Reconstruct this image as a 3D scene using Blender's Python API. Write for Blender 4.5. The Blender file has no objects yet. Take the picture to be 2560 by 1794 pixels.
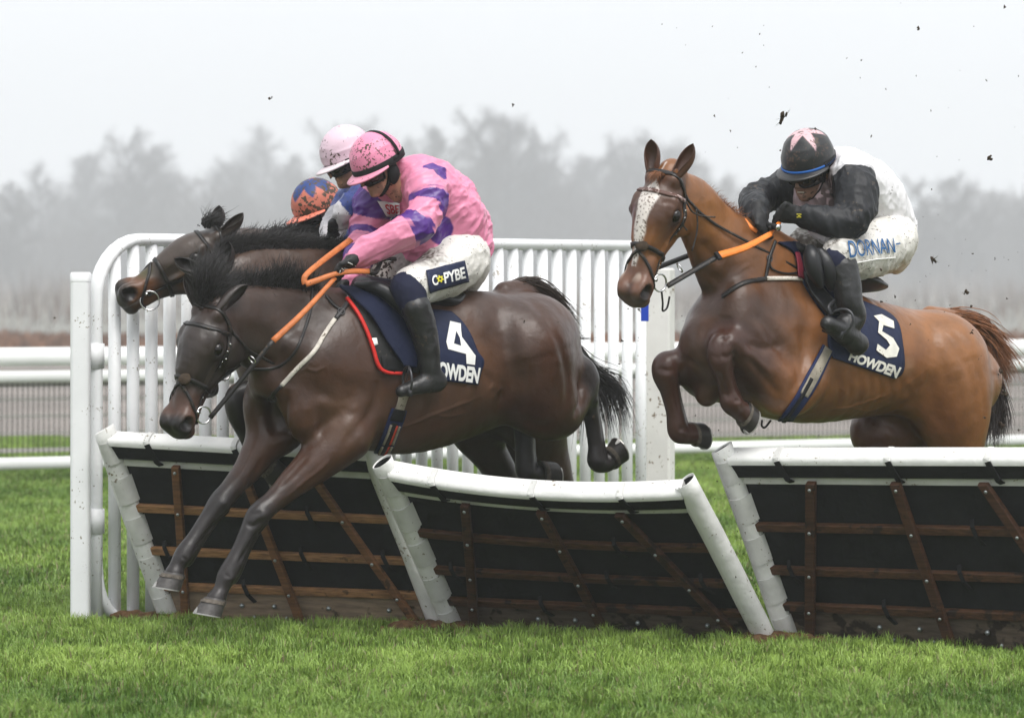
import bpy, bmesh, math, random
import numpy as np
from mathutils import Vector, Matrix
from mathutils.bvhtree import BVHTree

SC = bpy.context.scene
COL = SC.collection
rad = math.radians
random.seed(7)
RNG = np.random.default_rng(7)

# ---------------------------------------------------------------- camera, world, sun
CAMZ = 1.62
FPX = 8384.0            # focal length in photograph pixels (2560 wide)
CX, HY = 1280.0, 714.0  # principal column, horizon row
cam_d = bpy.data.cameras.new('camera')
cam = bpy.data.objects.new('camera', cam_d)
COL.objects.link(cam)
cam.location = (0, 0, CAMZ)
cam.rotation_euler = (rad(90), 0, 0)
cam_d.sensor_width = 36.0
cam_d.lens = FPX / 2560.0 * 36.0
cam_d.shift_y = (HY - 897.0) / 2560.0
cam_d.clip_start = 0.5
cam_d.clip_end = 4000
cam_d.dof.use_dof = True
cam_d.dof.focus_distance = 15.4
cam_d.dof.aperture_fstop = 3.3
SC.camera = cam

world = bpy.data.worlds.new('World')
SC.world = world
world.use_nodes = True
wn, wl = world.node_tree.nodes, world.node_tree.links
bg = wn['Background']
sky = wn.new('ShaderNodeTexSky')
sky.sky_type = 'NISHITA'
sky.sun_disc = False
sky.sun_elevation = rad(60)
sky.sun_rotation = rad(152)
sky.air_density = 1.0
sky.dust_density = 6.0
sky.ozone_density = 1.0
hsv = wn.new('ShaderNodeHueSaturation')
hsv.inputs['Saturation'].default_value = 0.12
wl.new(sky.outputs[0], hsv.inputs['Color'])
wmix = wn.new('ShaderNodeMix')
wmix.data_type = 'RGBA'
wmix.inputs['Factor'].default_value = 0.86
wl.new(hsv.outputs[0], wmix.inputs['A'])
wmix.inputs['B'].default_value = (8.2, 8.45, 8.8, 1)   # the even layer of low cloud
wl.new(wmix.outputs['Result'], bg.inputs['Color'])
bg.inputs['Strength'].default_value = 0.078

sun_d = bpy.data.lights.new('sun', 'SUN')
sun_d.energy = 1.7
sun_d.angle = rad(40)
sun_d.color = (1.0, 0.97, 0.93)
sun = bpy.data.objects.new('sun', sun_d)
COL.objects.link(sun)
sun.rotation_euler = (rad(27), rad(14), 0)

SC.view_settings.view_transform = 'Standard'
SC.view_settings.look = 'None'
SC.view_settings.exposure = 0.95
SC.view_settings.gamma = 1.0
SC.view_settings.use_curve_mapping = False
SC.cycles.use_denoising = True
try:
    SC.cycles.denoiser = 'OPENIMAGEDENOISE'
except Exception:
    pass
SC.cycles.max_bounces = 6
SC.cycles.volume_bounces = 1
SC.cycles.volume_step_rate = 4

# ---------------------------------------------------------------- points of the photograph
def D(x, y): return (1.115 * x, 1.115 * y)
def A(x, y): return (250 + .43554 * x, 300 + .43554 * y)
def B(x, y): return (350 + .34843 * x, 620 + .34843 * y)
def C(x, y): return (950 + .40392 * x, 600 + .40392 * y)
def E(x, y): return (1500 + .34843 * x, 300 + .34843 * y)
def G(x, y): return (1600 + .41812 * x, 750 + .41812 * y)
def H(x, y): return (150 + .43554 * x, 1000 + .43554 * y)
def I(x, y): return (900 + .43554 * x, 1100 + .43554 * y)
def J(x, y): return (1700 + .3853 * x, 1080 + .3853 * y)
def V(*a): return np.array(a, float)
def unit(v): v = np.asarray(v, float); return v / (np.linalg.norm(v) + 1e-12)
EYE = V(0, 0, CAMZ)
def ray(px, py): return V((px - CX) / FPX, 1.0, (HY - py) / FPX)
def P(p, Y): return EYE + ray(*p) * Y
def ground(px, Y, z=0.0): return V((px - CX) / FPX * Y, Y, z)

class Rig:
    """A body's own upright plane (heading theta) through one point; t is metres off that plane towards its near side."""
    def __init__(s, p, Y, theta):
        s.R = P(p, Y)
        a = rad(theta)
        s.f = V(-math.cos(a), -math.sin(a), 0)
        s.n = V(math.sin(a), -math.cos(a), 0)
        s.u = V(0, 0, 1)
    def at(s, p, t=0.0):
        d = ray(*p)
        return EYE + d * ((t + np.dot(s.R - EYE, s.n)) / np.dot(d, s.n))

# ---------------------------------------------------------------- object helpers
def link(o, parent=None):
    COL.objects.link(o)
    if parent is not None:
        o.parent = parent
    return o
def tag(o, label=None, cat=None, group=None, kind=None):
    if label: o['label'] = label
    if cat: o['category'] = cat
    if group: o['group'] = group
    if kind: o['kind'] = kind
    return o
def empty(name, loc=(0, 0, 0), label=None, cat=None, group=None, parent=None):
    o = bpy.data.objects.new(name, None)
    o.location = loc
    o.empty_display_size = .1
    link(o, parent)
    return tag(o, label, cat, group)
def mesh_obj(name, verts, faces, mat, parent=None, smooth=True, col=None, base=None):
    me = bpy.data.meshes.new(name)
    verts = np.asarray(verts, np.float32).reshape(-1, 3)
    org = None
    if parent is None and base is not False:
        org = V(*base) if base is not None else V(*(verts.min(0) + verts.max(0)) / 2)
        if base is None: org[2] = verts[:, 2].min()
        verts = verts - org.astype(np.float32)
    elif parent is not None:
        verts = verts - np.array(wloc(parent), np.float32)
    if isinstance(faces, np.ndarray):
        n, k = faces.shape
        me.vertices.add(len(verts)); me.vertices.foreach_set('co', verts.ravel())
        me.loops.add(n * k); me.loops.foreach_set('vertex_index', faces.astype(np.int32).ravel())
        me.polygons.add(n); me.polygons.foreach_set('loop_start', np.arange(0, n * k, k, dtype=np.int32))
        me.update(calc_edges=True)
    else:
        me.from_pydata(verts.tolist(), [], [tuple(int(i) for i in f) for f in faces])
    if smooth:
        me.polygons.foreach_set('use_smooth', np.ones(len(me.polygons), bool))
    if col is not None:
        a = me.attributes.new('col', 'FLOAT_COLOR', 'POINT')
        c = np.ones((len(verts), 4), np.float32); c[:, :3] = col
        a.data.foreach_set('color', c.ravel())
    if mat is not None:
        for m in (mat if isinstance(mat, (list, tuple)) else [mat]): me.materials.append(m)
    me.validate()
    o = bpy.data.objects.new(name, me)
    if org is not None: o.location = org
    return link(o, parent)
def wloc(o):
    v = V(0, 0, 0)
    while o is not None:
        v = v + V(*o.location); o = o.parent
    return v

class MB:
    """Collects shapes into one mesh."""
    def __init__(s): s.v = []; s.f = []
    def add(s, v, f):
        k = len(s.v); s.v.extend([tuple(map(float, p)) for p in v]); s.f.extend([tuple(i + k for i in q) for q in f])
    def hexa(s, c):   # 8 corners: bottom 4 then top 4
        s.add(c, [(0, 3, 2, 1), (4, 5, 6, 7), (0, 1, 5, 4), (1, 2, 6, 5), (2, 3, 7, 6), (3, 0, 4, 7)])
    def bar(s, a, b, w, h, up=(0, 0, 1)):
        a, b = V(*a), V(*b); t = unit(b - a); x = unit(np.cross(t, up)); y = np.cross(x, t)
        s.hexa([a - x*w/2 - y*h/2, a + x*w/2 - y*h/2, a + x*w/2 + y*h/2, a - x*w/2 + y*h/2,
                b - x*w/2 - y*h/2, b + x*w/2 - y*h/2, b + x*w/2 + y*h/2, b - x*w/2 + y*h/2])
    def tube(s, pts, r, n=10, cap=True, flat=None):
        pts = [V(*p) for p in pts]; m = len(pts)
        r = [r] * m if np.isscalar(r) else list(r)
        ref = None; vs = []
        for i, p in enumerate(pts):
            t = unit(pts[min(i + 1, m - 1)] - pts[max(i - 1, 0)])
            if ref is None:
                ref = V(0, 0, 1) if abs(t[2]) < .9 else V(1, 0, 0)
            x = unit(np.cross(t, ref)); y = np.cross(x, t); ref = y
            for k in range(n):
                a = 2 * math.pi * k / n
                vs.append(p + x * r[i] * math.cos(a) + y * r[i] * math.sin(a) * (flat or 1))
        fs = [(i*n + k, i*n + (k+1) % n, (i+1)*n + (k+1) % n, (i+1)*n + k) for i in range(m-1) for k in range(n)]
        if cap: fs += [tuple(range(n-1, -1, -1)), tuple((m-1)*n + k for k in range(n))]
        s.add(vs, fs)
    def build(s, name, mat, parent=None, smooth=True, **k):
        o = mesh_obj(name, s.v, s.f, mat, parent, smooth, **k)
        return o
def bevel(o, w=.004, seg=2):
    m = o.modifiers.new('edge', 'BEVEL'); m.width = w; m.segments = seg; m.limit_method = 'ANGLE'
    return o
def autosmooth(o, deg=40):
    try:
        o.data.set_sharp_from_angle(angle=rad(deg))
    except Exception:
        pass
    return o
def curve_pts(pts, n, extra=None):
    """Catmull-Rom through pts -> n points."""
    p = np.asarray(pts, float)
    if len(p) == 1: return np.repeat(p, n, 0)
    q = np.vstack([2*p[0] - p[1], p, 2*p[-1] - p[-2]])
    t = np.linspace(0, len(p) - 1, n); i = np.minimum(t.astype(int), len(p) - 2); f = (t - i)[:, None]
    a, b, c, d = q[i], q[i+1], q[i+2], q[i+3]
    return .5 * (2*b + (c-a)*f + (2*a - 5*b + 4*c - d)*f**2 + (3*b - a - 3*c + d)*f**3)
def sstep(x, a, b):
    t = np.clip((x - a) / (b - a), 0, 1); return t * t * (3 - 2 * t)

# ---------------------------------------------------------------- implicit bodies
class Sdf:
    def __init__(s, lo, hi, h):
        s.h = h; s.lo = np.asarray(lo, float); n = np.ceil((np.asarray(hi) - s.lo) / h).astype(int) + 1
        s.n = n; s.d = np.full(n, 1.0, np.float32)
    def _box(s, lo, hi):
        a = np.clip(np.floor((lo - s.lo) / s.h).astype(int), 0, s.n - 1)
        b = np.clip(np.ceil((hi - s.lo) / s.h).astype(int) + 1, 1, s.n)
        if np.any(b <= a): return None
        sl = tuple(slice(a[i], b[i]) for i in range(3))
        ax = [(s.lo[i] + s.h * np.arange(a[i], b[i])).astype(np.float32) for i in range(3)]
        return sl, ax[0][:, None, None], ax[1][None, :, None], ax[2][None, None, :]
    def _put(s, sl, d, k, sub):
        o = s.d[sl]
        if sub: d = -d; o2 = -o
        else: o2 = o
        if sub:
            hh = np.maximum(k - np.abs(o - d), 0) / k
            s.d[sl] = np.maximum(o, d) + hh * hh * k * .25
        else:
            hh = np.maximum(k - np.abs(o - d), 0) / k
            s.d[sl] = np.minimum(o, d) - hh * hh * k * .25
    def chain(s, pts, r, k=.04, w=None, axis=None, dens=4, sub=False, smooth=True):
        """Tapering limb through pts with radii r; w = half width along axis where it differs from r."""
        pts = np.asarray(pts, float); r = np.asarray(r, float)
        w = r if w is None else np.asarray(w, float)
        if len(pts) > 2 and smooth:
            n = (len(pts) - 1) * dens + 1
            z = curve_pts(np.column_stack([pts, r, w]), n); pts, r, w = z[:, :3], z[:, 3], z[:, 4]
        pad = 1.8 * k + 3 * s.h
        m = max(r.max(), w.max()) + pad
        bx = s._box((pts - m).min(0), (pts + m).max(0))
        if bx is None: return
        sl, X, Y, Z = bx
        out = np.full(s.d[sl].shape, 1.0, np.float32)
        off = [sl[i].start for i in range(3)]
        for i in range(len(pts) - 1):
            a, b = pts[i], pts[i+1]; mm = max(r[i], r[i+1], w[i], w[i+1]) + pad
            b2 = s._box(np.minimum(a, b) - mm, np.maximum(a, b) + mm)
            if b2 is None: continue
            sl2, X, Y, Z = b2
            loc = tuple(slice(sl2[j].start - off[j], sl2[j].stop - off[j]) for j in range(3))
            ab = b - a; L = float(ab @ ab) + 1e-9
            vx, vy, vz = X - np.float32(a[0]), Y - np.float32(a[1]), Z - np.float32(a[2])
            t = np.clip((vx * np.float32(ab[0]) + vy * np.float32(ab[1]) + vz * np.float32(ab[2])) / np.float32(L), 0, 1)
            vx = vx - t * np.float32(ab[0]); vy = vy - t * np.float32(ab[1]); vz = vz - t * np.float32(ab[2])
            rr = np.float32(r[i]) + t * np.float32(r[i+1] - r[i])
            d2 = vx*vx + vy*vy + vz*vz
            if axis is not None:
                q0, q1 = r[i] / w[i], r[i+1] / w[i+1]
                sc = np.float32(q0) + t * np.float32(q1 - q0)
                c = vx * np.float32(axis[0]) + vy * np.float32(axis[1]) + vz * np.float32(axis[2])
                d2 = d2 + (sc * sc - 1) * c * c
            np.minimum(out[loc], np.sqrt(np.maximum(d2, 0)) - rr, out=out[loc])
        s._put(sl, out, k, sub)
    def ell(s, c, R, axes=None, k=.04, sub=False):
        c = np.asarray(c, float); R = np.asarray(R, float) * np.ones(3)
        axes = np.eye(3) if axes is None else np.array([unit(a) for a in axes])
        ext = np.sqrt(((axes * R[:, None]) ** 2).sum(0)) + 2.6 * k + 3 * s.h
        bx = s._box(c - ext, c + ext)
        if bx is None: return
        sl, X, Y, Z = bx
        vx, vy, vz = X - np.float32(c[0]), Y - np.float32(c[1]), Z - np.float32(c[2])
        k0 = 0; k1 = 0
        for i in range(3):
            q = vx * np.float32(axes[i, 0]) + vy * np.float32(axes[i, 1]) + vz * np.float32(axes[i, 2])
            q = q / np.float32(R[i]); k0 = k0 + q * q; q = q / np.float32(R[i]); k1 = k1 + q * q
        k0 = np.sqrt(k0); k1 = np.sqrt(k1) + 1e-9
        s._put(sl, (k0 * (k0 - 1) / k1).astype(np.float32), k, sub)
    def mesh(s, relax=2):
        d = s.d; ins = d < 0
        n0, n1, n2 = d.shape
        cnt = np.zeros((n0-1, n1-1, n2-1), np.uint8)
        offs = [(i, j, k) for i in (0, 1) for j in (0, 1) for k in (0, 1)]
        for i, j, k in offs: cnt += ins[i:n0-1+i, j:n1-1+j, k:n2-1+k]
        act = np.argwhere((cnt > 0) & (cnt < 8)); del cnt
        val = np.stack([d[act[:, 0]+i, act[:, 1]+j, act[:, 2]+k] for i, j, k in offs], 1)
        acc = np.zeros((len(act), 3)); num = np.zeros(len(act))
        for a in range(8):
            for ax, bit in ((0, 4), (1, 2), (2, 1)):
                if a & bit: continue
                b = a | bit; va, vb = val[:, a], val[:, b]; m = (va < 0) != (vb < 0)
                t = va[m] / (va[m] - vb[m] + 1e-12)
                p = np.tile(np.array(offs[a], float), (m.sum(), 1)); p[:, ax] += t
                acc[m] += p; num[m] += 1
        v = s.lo + s.h * (act + acc / num[:, None])
        idx = np.full((n0-1, n1-1, n2-1), -1, np.int32)
        idx[act[:, 0], act[:, 1], act[:, 2]] = np.arange(len(act), dtype=np.int32)
        quads = []
        for ax in range(3):
            sa = [slice(None)] * 3; sb = [slice(None)] * 3
            sa[ax] = slice(0, -1); sb[ax] = slice(1, None)
            df = ins[tuple(sa)] != ins[tuple(sb)]
            e = np.argwhere(df); u, w = [(1, 2), (2, 0), (0, 1)][ax]
            lim = np.array(idx.shape)
            ok = (e[:, u] > 0) & (e[:, w] > 0) & (e[:, u] < lim[u]) & (e[:, w] < lim[w])
            e = e[ok]
            pos = ins[e[:, 0], e[:, 1], e[:, 2]]
            q = []
            for du, dw in ((1, 1), (0, 1), (0, 0), (1, 0)):
                f = e.copy(); f[:, u] -= du; f[:, w] -= dw
                q.append(idx[f[:, 0], f[:, 1], f[:, 2]])
            q = np.stack(q, 1)
            q[~pos] = q[~pos][:, ::-1]
            quads.append(q)
        q = np.vstack(quads); q = q[(q >= 0).all(1)]
        for _ in range(relax): v = relaxed(v, q)
        return v, q
def relaxed(v, q, lam=.5):
    a = np.concatenate([q[:, 0], q[:, 1], q[:, 2], q[:, 3]]); b = np.concatenate([q[:, 1], q[:, 2], q[:, 3], q[:, 0]])
    n = len(v); c = np.bincount(a, minlength=n) + np.bincount(b, minlength=n); c = np.maximum(c, 1)
    o = np.empty_like(v)
    for i in range(3):
        o[:, i] = (np.bincount(a, v[b, i], n) + np.bincount(b, v[a, i], n)) / c
    return v + lam * (o - v)
def bvh_of(v, q): return BVHTree.FromPolygons(np.asarray(v).tolist(), np.asarray(q).tolist())

def project(bvh, pix, n=30, off=.006, maxd=None):
    """Lay a line seen in the photograph on the surface it runs over."""
    pts, nor = [], []
    for p in curve_pts(pix, n):
        d = Vector(ray(*p)).normalized()
        loc, no, _, _ = bvh.ray_cast(Vector(EYE), d)
        if loc is None:
            near = bvh.find_nearest(Vector(P(p, 15.4))) if not pts else bvh.find_nearest(Vector(EYE) + d * (Vector(pts[-1]) - Vector(EYE)).dot(d))
            loc, no = near[0], near[1]
        if no.dot(d) > 0: no = -no
        pts.append(V(*loc) + V(*no) * off); nor.append(V(*no))
    return pts, nor
def wrap(bvh, c, a0, a1, ang0, ang1, n=40, off=.006):
    """Points round a body from inside point c, angle measured from a0 towards a1."""
    pts, nor = [], []
    for a in np.linspace(rad(ang0), rad(ang1), n):
        d = unit(math.cos(a) * np.asarray(a0) + math.sin(a) * np.asarray(a1))
        loc, no, _, dist = bvh.ray_cast(Vector(c), Vector(d))
        if loc is None: continue
        if no.dot(Vector(d)) < 0: no = -no
        pts.append(V(*loc) + V(*no) * off); nor.append(V(*no))
    return pts, nor
def ribbon(pts, nor, width, th=.004, mb=None):
    """A flat strap along pts, lying against the given normals."""
    mb = mb or MB()
    pts = np.asarray(pts, float); m = len(pts)
    if m > 4:
        for _ in range(2): pts[1:-1] = .5 * pts[1:-1] + .25 * (pts[:-2] + pts[2:])
    vs = []
    w = [width] * m if np.isscalar(width) else np.interp(np.linspace(0, 1, m), np.linspace(0, 1, len(width)), width)
    for i in range(m):
        t = unit(pts[min(i+1, m-1)] - pts[max(i-1, 0)]); nn = nor[i] if len(np.shape(nor)) > 1 else nor
        x = unit(np.cross(t, nn)); y = unit(np.cross(x, t))
        h = w[i] / 2
        vs += [pts[i] - x*h - y*th/2, pts[i] + x*h - y*th/2, pts[i] + x*h*.86 + y*th/2, pts[i] - x*h*.86 + y*th/2]
    fs = [(i*4+k, i*4+(k+1) % 4, i*4+4+(k+1) % 4, i*4+4+k) for i in range(m-1) for k in range(4)]
    fs += [(3, 2, 1, 0), tuple((m-1)*4+k for k in range(4))]
    mb.add(vs, fs)
    return mb
def ring(c, axis, R, r, n=24, k=8, mb=None, squash=1.0, up=None):
    mb = mb or MB(); axis = unit(axis); x = unit(np.cross(axis, V(.3, .2, 1) if up is None else up)); y = np.cross(axis, x)
    vs = []
    for i in range(n):
        a = 2*math.pi*i/n; d = x*math.cos(a) + y*math.sin(a)*squash
        for j in range(k):
            b = 2*math.pi*j/k; vs.append(c + d*R + unit(d)*r*math.cos(b) + axis*r*math.sin(b))
    fs = [(i*k+j, i*k+(j+1) % k, ((i+1) % n)*k+(j+1) % k, ((i+1) % n)*k+j) for i in range(n) for j in range(k)]
    mb.add(vs, fs); return mb
def ball(c, R, axes=None, n=14, m=9, mb=None):
    mb = mb or MB(); axes = np.eye(3) if axes is None else np.array(axes); R = np.asarray(R) * np.ones(3)
    vs = [c + axes[2]*R[2]]
    for i in range(1, m):
        th = math.pi*i/m
        for j in range(n):
            ph = 2*math.pi*j/n
            vs.append(c + axes[0]*R[0]*math.sin(th)*math.cos(ph) + axes[1]*R[1]*math.sin(th)*math.sin(ph) + axes[2]*R[2]*math.cos(th))
    vs.append(c - axes[2]*R[2]); e = len(vs)-1
    fs = [(0, 1+j, 1+(j+1) % n) for j in range(n)]
    fs += [(1+(i-1)*n+j, 1+i*n+j, 1+i*n+(j+1) % n, 1+(i-1)*n+(j+1) % n) for i in range(1, m-1) for j in range(n)]
    fs += [(e, 1+(m-2)*n+(j+1) % n, 1+(m-2)*n+j) for j in range(n)]
    mb.add(vs, fs); return mb
def strands(guides, n, r, jit=.02, curl=.0, seed=1, steps=10, tipfan=1.6, lenvar=.25):
    """Hair: n thin tapering locks spread between neighbouring guide lines."""
    g = np.random.default_rng(seed); gd = [curve_pts(x, steps) for x in guides]
    V_, F_ = [], []
    k = 0
    for _ in range(n):
        u = g.random() * (len(gd) - 1) if len(gd) > 1 else 0; i = min(int(u), max(len(gd) - 2, 0)); f = u - i
        base = gd[i] * (1-f) + gd[min(i+1, len(gd)-1)] * f
        o = g.normal(0, jit, 3); o2 = g.normal(0, jit*tipfan, 3)
        s = np.linspace(0, 1, steps)[:, None]
        L = 1 - lenvar * g.random()
        idx = np.linspace(0, (steps-1)*L, steps); i0 = np.minimum(idx.astype(int), steps-2); ff = (idx-i0)[:, None]
        p = base[i0]*(1-ff) + base[i0+1]*ff + o*(.4+.6*s) + o2*s*s
        p = p + curl*np.sin(s*6 + g.random()*6) * g.normal(0, 1, 3)*s
        rr = r * (.6 + .8*g.random()) * (1 - .92*np.linspace(0, 1, steps)**1.6)
        t = np.gradient(p, axis=0); t /= np.linalg.norm(t, axis=1)[:, None] + 1e-9
        x = np.cross(t, g.normal(0, 1, 3)); x /= np.linalg.norm(x, axis=1)[:, None] + 1e-9; y = np.cross(t, x)
        ring3 = [p + (x*math.cos(a) + y*math.sin(a)) * rr[:, None] for a in (0, 2.094, 4.189)]
        V_.append(np.stack(ring3, 1).reshape(-1, 3))
        q = np.array([(j*3+c, j*3+(c+1) % 3, j*3+3+(c+1) % 3, j*3+3+c) for j in range(steps-1) for c in range(3)]) + k
        F_.append(q); k += steps*3
    return np.vstack(V_), np.vstack(F_)

# ---------------------------------------------------------------- materials
def mat(name, color=(.5, .5, .5), rough=.5, spec=.5, metal=0, var=.0, vscale=20, bump=.0, bscale=80, attr=False, splat=0, splat_col=(.028, .02, .013),
        splat_scale=40, sheen=0, coat=0, grain=None, transl=0, detail=4, splat2=0, rvar=0, bump2=0, b2scale=9):
    m = bpy.data.materials.new(name); m.use_nodes = True
    nt = m.node_tree; N, L = nt.nodes, nt.links; b = N['Principled BSDF']
    b.inputs['Roughness'].default_value = rough; b.inputs['Metallic'].default_value = metal
    b.inputs['Specular IOR Level'].default_value = spec
    b.inputs['Sheen Weight'].default_value = sheen
    b.inputs['Coat Weight'].default_value = coat
    tc = N.new('ShaderNodeTexCoord'); co = tc.outputs['Object']
    if grain is not None:
        mp = N.new('ShaderNodeMapping'); mp.inputs['Scale'].default_value = grain; L.new(co, mp.inputs[0]); gco = mp.outputs[0]
    else: gco = co
    if attr:
        at = N.new('ShaderNodeAttribute'); at.attribute_name = 'col'; c = at.outputs['Color']
    else:
        rg = N.new('ShaderNodeRGB'); rg.outputs[0].default_value = (*color, 1); c = rg.outputs[0]
    def noise(scale, detail=4, co_=None, rough_=.55):
        n = N.new('ShaderNodeTexNoise'); n.inputs['Scale'].default_value = scale; n.inputs['Detail'].default_value = detail
        n.inputs['Roughness'].default_value = rough_
        L.new(co_ if co_ is not None else gco, n.inputs['Vector']); return n.outputs['Fac']
    if var:
        n = noise(vscale, detail)
        mr = N.new('ShaderNodeMapRange'); mr.inputs['From Min'].default_value = .3; mr.inputs['From Max'].default_value = .7
        mr.inputs['To Min'].default_value = 1 - var; mr.inputs['To Max'].default_value = 1 + var; L.new(n, mr.inputs['Value'])
        mx = N.new('ShaderNodeVectorMath'); mx.operation = 'MULTIPLY'; L.new(c, mx.inputs[0]); L.new(mr.outputs[0], mx.inputs[1]); c = mx.outputs[0]
    def mixc(c, fac, col):
        mx = N.new('ShaderNodeMix'); mx.data_type = 'RGBA'; L.new(fac, mx.inputs['Factor']); L.new(c, mx.inputs['A'])
        mx.inputs['B'].default_value = (*col, 1); return mx.outputs['Result']
    def spots(scale, amount, reg):
        a = noise(scale, 3, co); big = noise(reg, 2, co)
        ad = N.new('ShaderNodeMath'); ad.operation = 'MULTIPLY_ADD'; L.new(big, ad.inputs[0]); ad.inputs[1].default_value = .55; L.new(a, ad.inputs[2])
        r = N.new('ShaderNodeMapRange'); th = .98 - amount; r.inputs['From Min'].default_value = th; r.inputs['From Max'].default_value = th + .05
        L.new(ad.outputs[0], r.inputs['Value']); return r.outputs[0]
    if splat: c = mixc(c, spots(splat_scale, splat, splat_scale*.12), splat_col)
    if splat2:
        f = spots(6, splat2, 2.5); ml = N.new('ShaderNodeMath'); ml.operation = 'MULTIPLY'; L.new(f, ml.inputs[0]); ml.inputs[1].default_value = .55
        c = mixc(c, ml.outputs[0], tuple(2.2*x for x in splat_col))
    L.new(c, b.inputs['Base Color'])
    if rvar:
        n = noise(14, 3); mr = N.new('ShaderNodeMapRange'); mr.inputs['To Min'].default_value = rough - rvar; mr.inputs['To Max'].default_value = rough + rvar
        L.new(n, mr.inputs['Value']); L.new(mr.outputs[0], b.inputs['Roughness'])
    last = None
    for bs, sc_ in ((bump2, b2scale), (bump, bscale)):
        if bs:
            bp = N.new('ShaderNodeBump'); bp.inputs['Strength'].default_value = min(bs, 1); bp.inputs['Distance'].default_value = .25/sc_
            L.new(noise(sc_, 4), bp.inputs['Height'])
            if last is not None: L.new(last, bp.inputs['Normal'])
            last = bp.outputs[0]
    if last is not None: L.new(last, b.inputs['Normal'])
    return m
M = {}
M['coat'] = mat('horse_coat', attr=True, rough=.37, spec=.4, var=.24, vscale=9, bump=.3, bscale=230, bump2=.3, b2scale=18, rvar=.12, detail=7)
M['eye'] = mat('dark_eye', (.006, .004, .003), .1, .35)
M['shoe'] = mat('worn_steel', (.4, .39, .37), .4, metal=.7, var=.2, vscale=60)
M['hoof_grey'] = mat('grey_hoof', (.045, .04, .038), .5, var=.35, vscale=60, bump=.3, bscale=50)
M['hoof_dark'] = mat('dark_hoof', (.02, .016, .014), .45, var=.3, vscale=60, bump=.3, bscale=50)
M['hair_black'] = mat('black_hair', (.014, .012, .012), .5, .5, var=.3, vscale=30)
M['hair_brown'] = mat('dark_brown_hair', (.035, .02, .014), .5, .5, var=.3, vscale=30)
M['hair_ginger'] = mat('ginger_hair', (.22, .082, .028), .5, .5, var=.3, vscale=30)
M['hair_tip'] = mat('dark_tail_hair', (.02, .01, .008), .5, .5, var=.3, vscale=30)
M['turf'] = mat('turf', (.06, .075, .02), .9, .1, var=.6, vscale=6, bump=.4, bscale=30)
M['grass'] = mat('grass_blades', attr=True, rough=.45, spec=.35)
M['field'] = mat('pale_field', (.2, .2, .18), .95, .1, var=.2, vscale=.05)
M['track'] = mat('brown_track', (.2, .18, .165), .95, .1, var=.35, vscale=.3)
M['bracken'] = mat('bracken', attr=True, rough=.9, spec=.1)
M['bark'] = mat('tree_bark', (.05, .043, .038), .9, .2, var=.3, vscale=4)
M['twig'] = mat('bare_twigs', (.055, .046, .042), .9, .2)
M['white_plastic'] = mat('white_plastic', (.8, .81, .82), .38, .4, var=.04, vscale=6, splat=.02, splat_scale=70, splat_col=(.3, .27, .22), bump2=.06, b2scale=5)
M['white_rail'] = mat('white_rail_paint', (.8, .81, .8), .45, .4, var=.05, vscale=3)
M['white_vinyl'] = mat('white_vinyl', (.7, .7, .68), .42, .4, var=.08, vscale=8, splat=.02, splat_scale=60, splat_col=(.22, .18, .13), bump=.1, bscale=30, bump2=.3, b2scale=7)
M['flap_vinyl'] = mat('flap_vinyl', (.58, .58, .56), .5, .35, var=.1, vscale=9, splat=.025, splat_scale=60, splat_col=(.2, .17, .12), bump2=.3, b2scale=9)
M['muddy_white'] = mat('muddy_white_board', (.7, .69, .66), .6, .3, var=.1, vscale=4, splat=.04, splat_scale=45, splat_col=(.2, .15, .1))
M['black_rubber'] = mat('black_rubber', (.010, .0105, .011), .7, .16, var=.3, vscale=14, bump=.12, bscale=60, bump2=.3, b2scale=5)
M['black_strap'] = mat('black_strap', (.008, .008, .009), .7, .25)
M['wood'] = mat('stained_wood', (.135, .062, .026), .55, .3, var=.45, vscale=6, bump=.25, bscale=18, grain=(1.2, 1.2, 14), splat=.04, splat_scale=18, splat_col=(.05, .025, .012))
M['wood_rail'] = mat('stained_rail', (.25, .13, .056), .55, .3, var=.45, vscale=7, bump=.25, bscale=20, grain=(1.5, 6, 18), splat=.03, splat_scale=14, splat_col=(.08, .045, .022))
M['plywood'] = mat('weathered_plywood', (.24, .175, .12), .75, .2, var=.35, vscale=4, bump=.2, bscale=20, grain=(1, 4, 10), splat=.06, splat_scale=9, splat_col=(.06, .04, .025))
M['bolt'] = mat('galvanised_bolt', (.33, .36, .36), .4, metal=.8)
M['soil'] = mat('fresh_soil', (.11, .062, .032), .95, .1, var=.5, vscale=30, bump=.8, bscale=40)
M['mud'] = mat('wet_mud', (.045, .031, .02), .8, .2, var=.4, vscale=60)
M['turf_clod'] = mat('turf_clod', (.035, .04, .014), .9, .2, var=.5, vscale=60)
M['blue_sign'] = mat('blue_sign', (.01, .05, .42), .4, .4)
M['wire'] = mat('fence_wire', (.03, .028, .025), .6, metal=.3)
M['tape'] = mat('pale_slat', (.42, .4, .38), .7, .2)
M['shaded_wood'] = mat('shaded_wet_wood', (.05, .022, .011), .55, .25, var=.45, vscale=6, bump=.25, bscale=18, grain=(1.2, 1.2, 14), splat=.12, splat_scale=18, splat_col=(.02, .012, .008))  # three timber copies with shade, and some wet, coloured in
M['shaded_rail'] = mat('shaded_wet_rail', (.062, .028, .013), .55, .25, var=.5, vscale=7, bump=.25, bscale=20, grain=(1.5, 6, 18), splat=.13, splat_scale=12, splat_col=(.02, .012, .008))
M['shaded_ply'] = mat('shaded_wet_plywood', (.10, .075, .056), .7, .2, var=.4, vscale=4, bump=.2, bscale=20, grain=(1, 4, 10), splat=.12, splat_scale=9, splat_col=(.025, .017, .012))
M['coronet'] = mat('dusty_coronet', (.10, .085, .07), .7, .2, var=.4, vscale=50, splat=.1, splat_scale=80)
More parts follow.
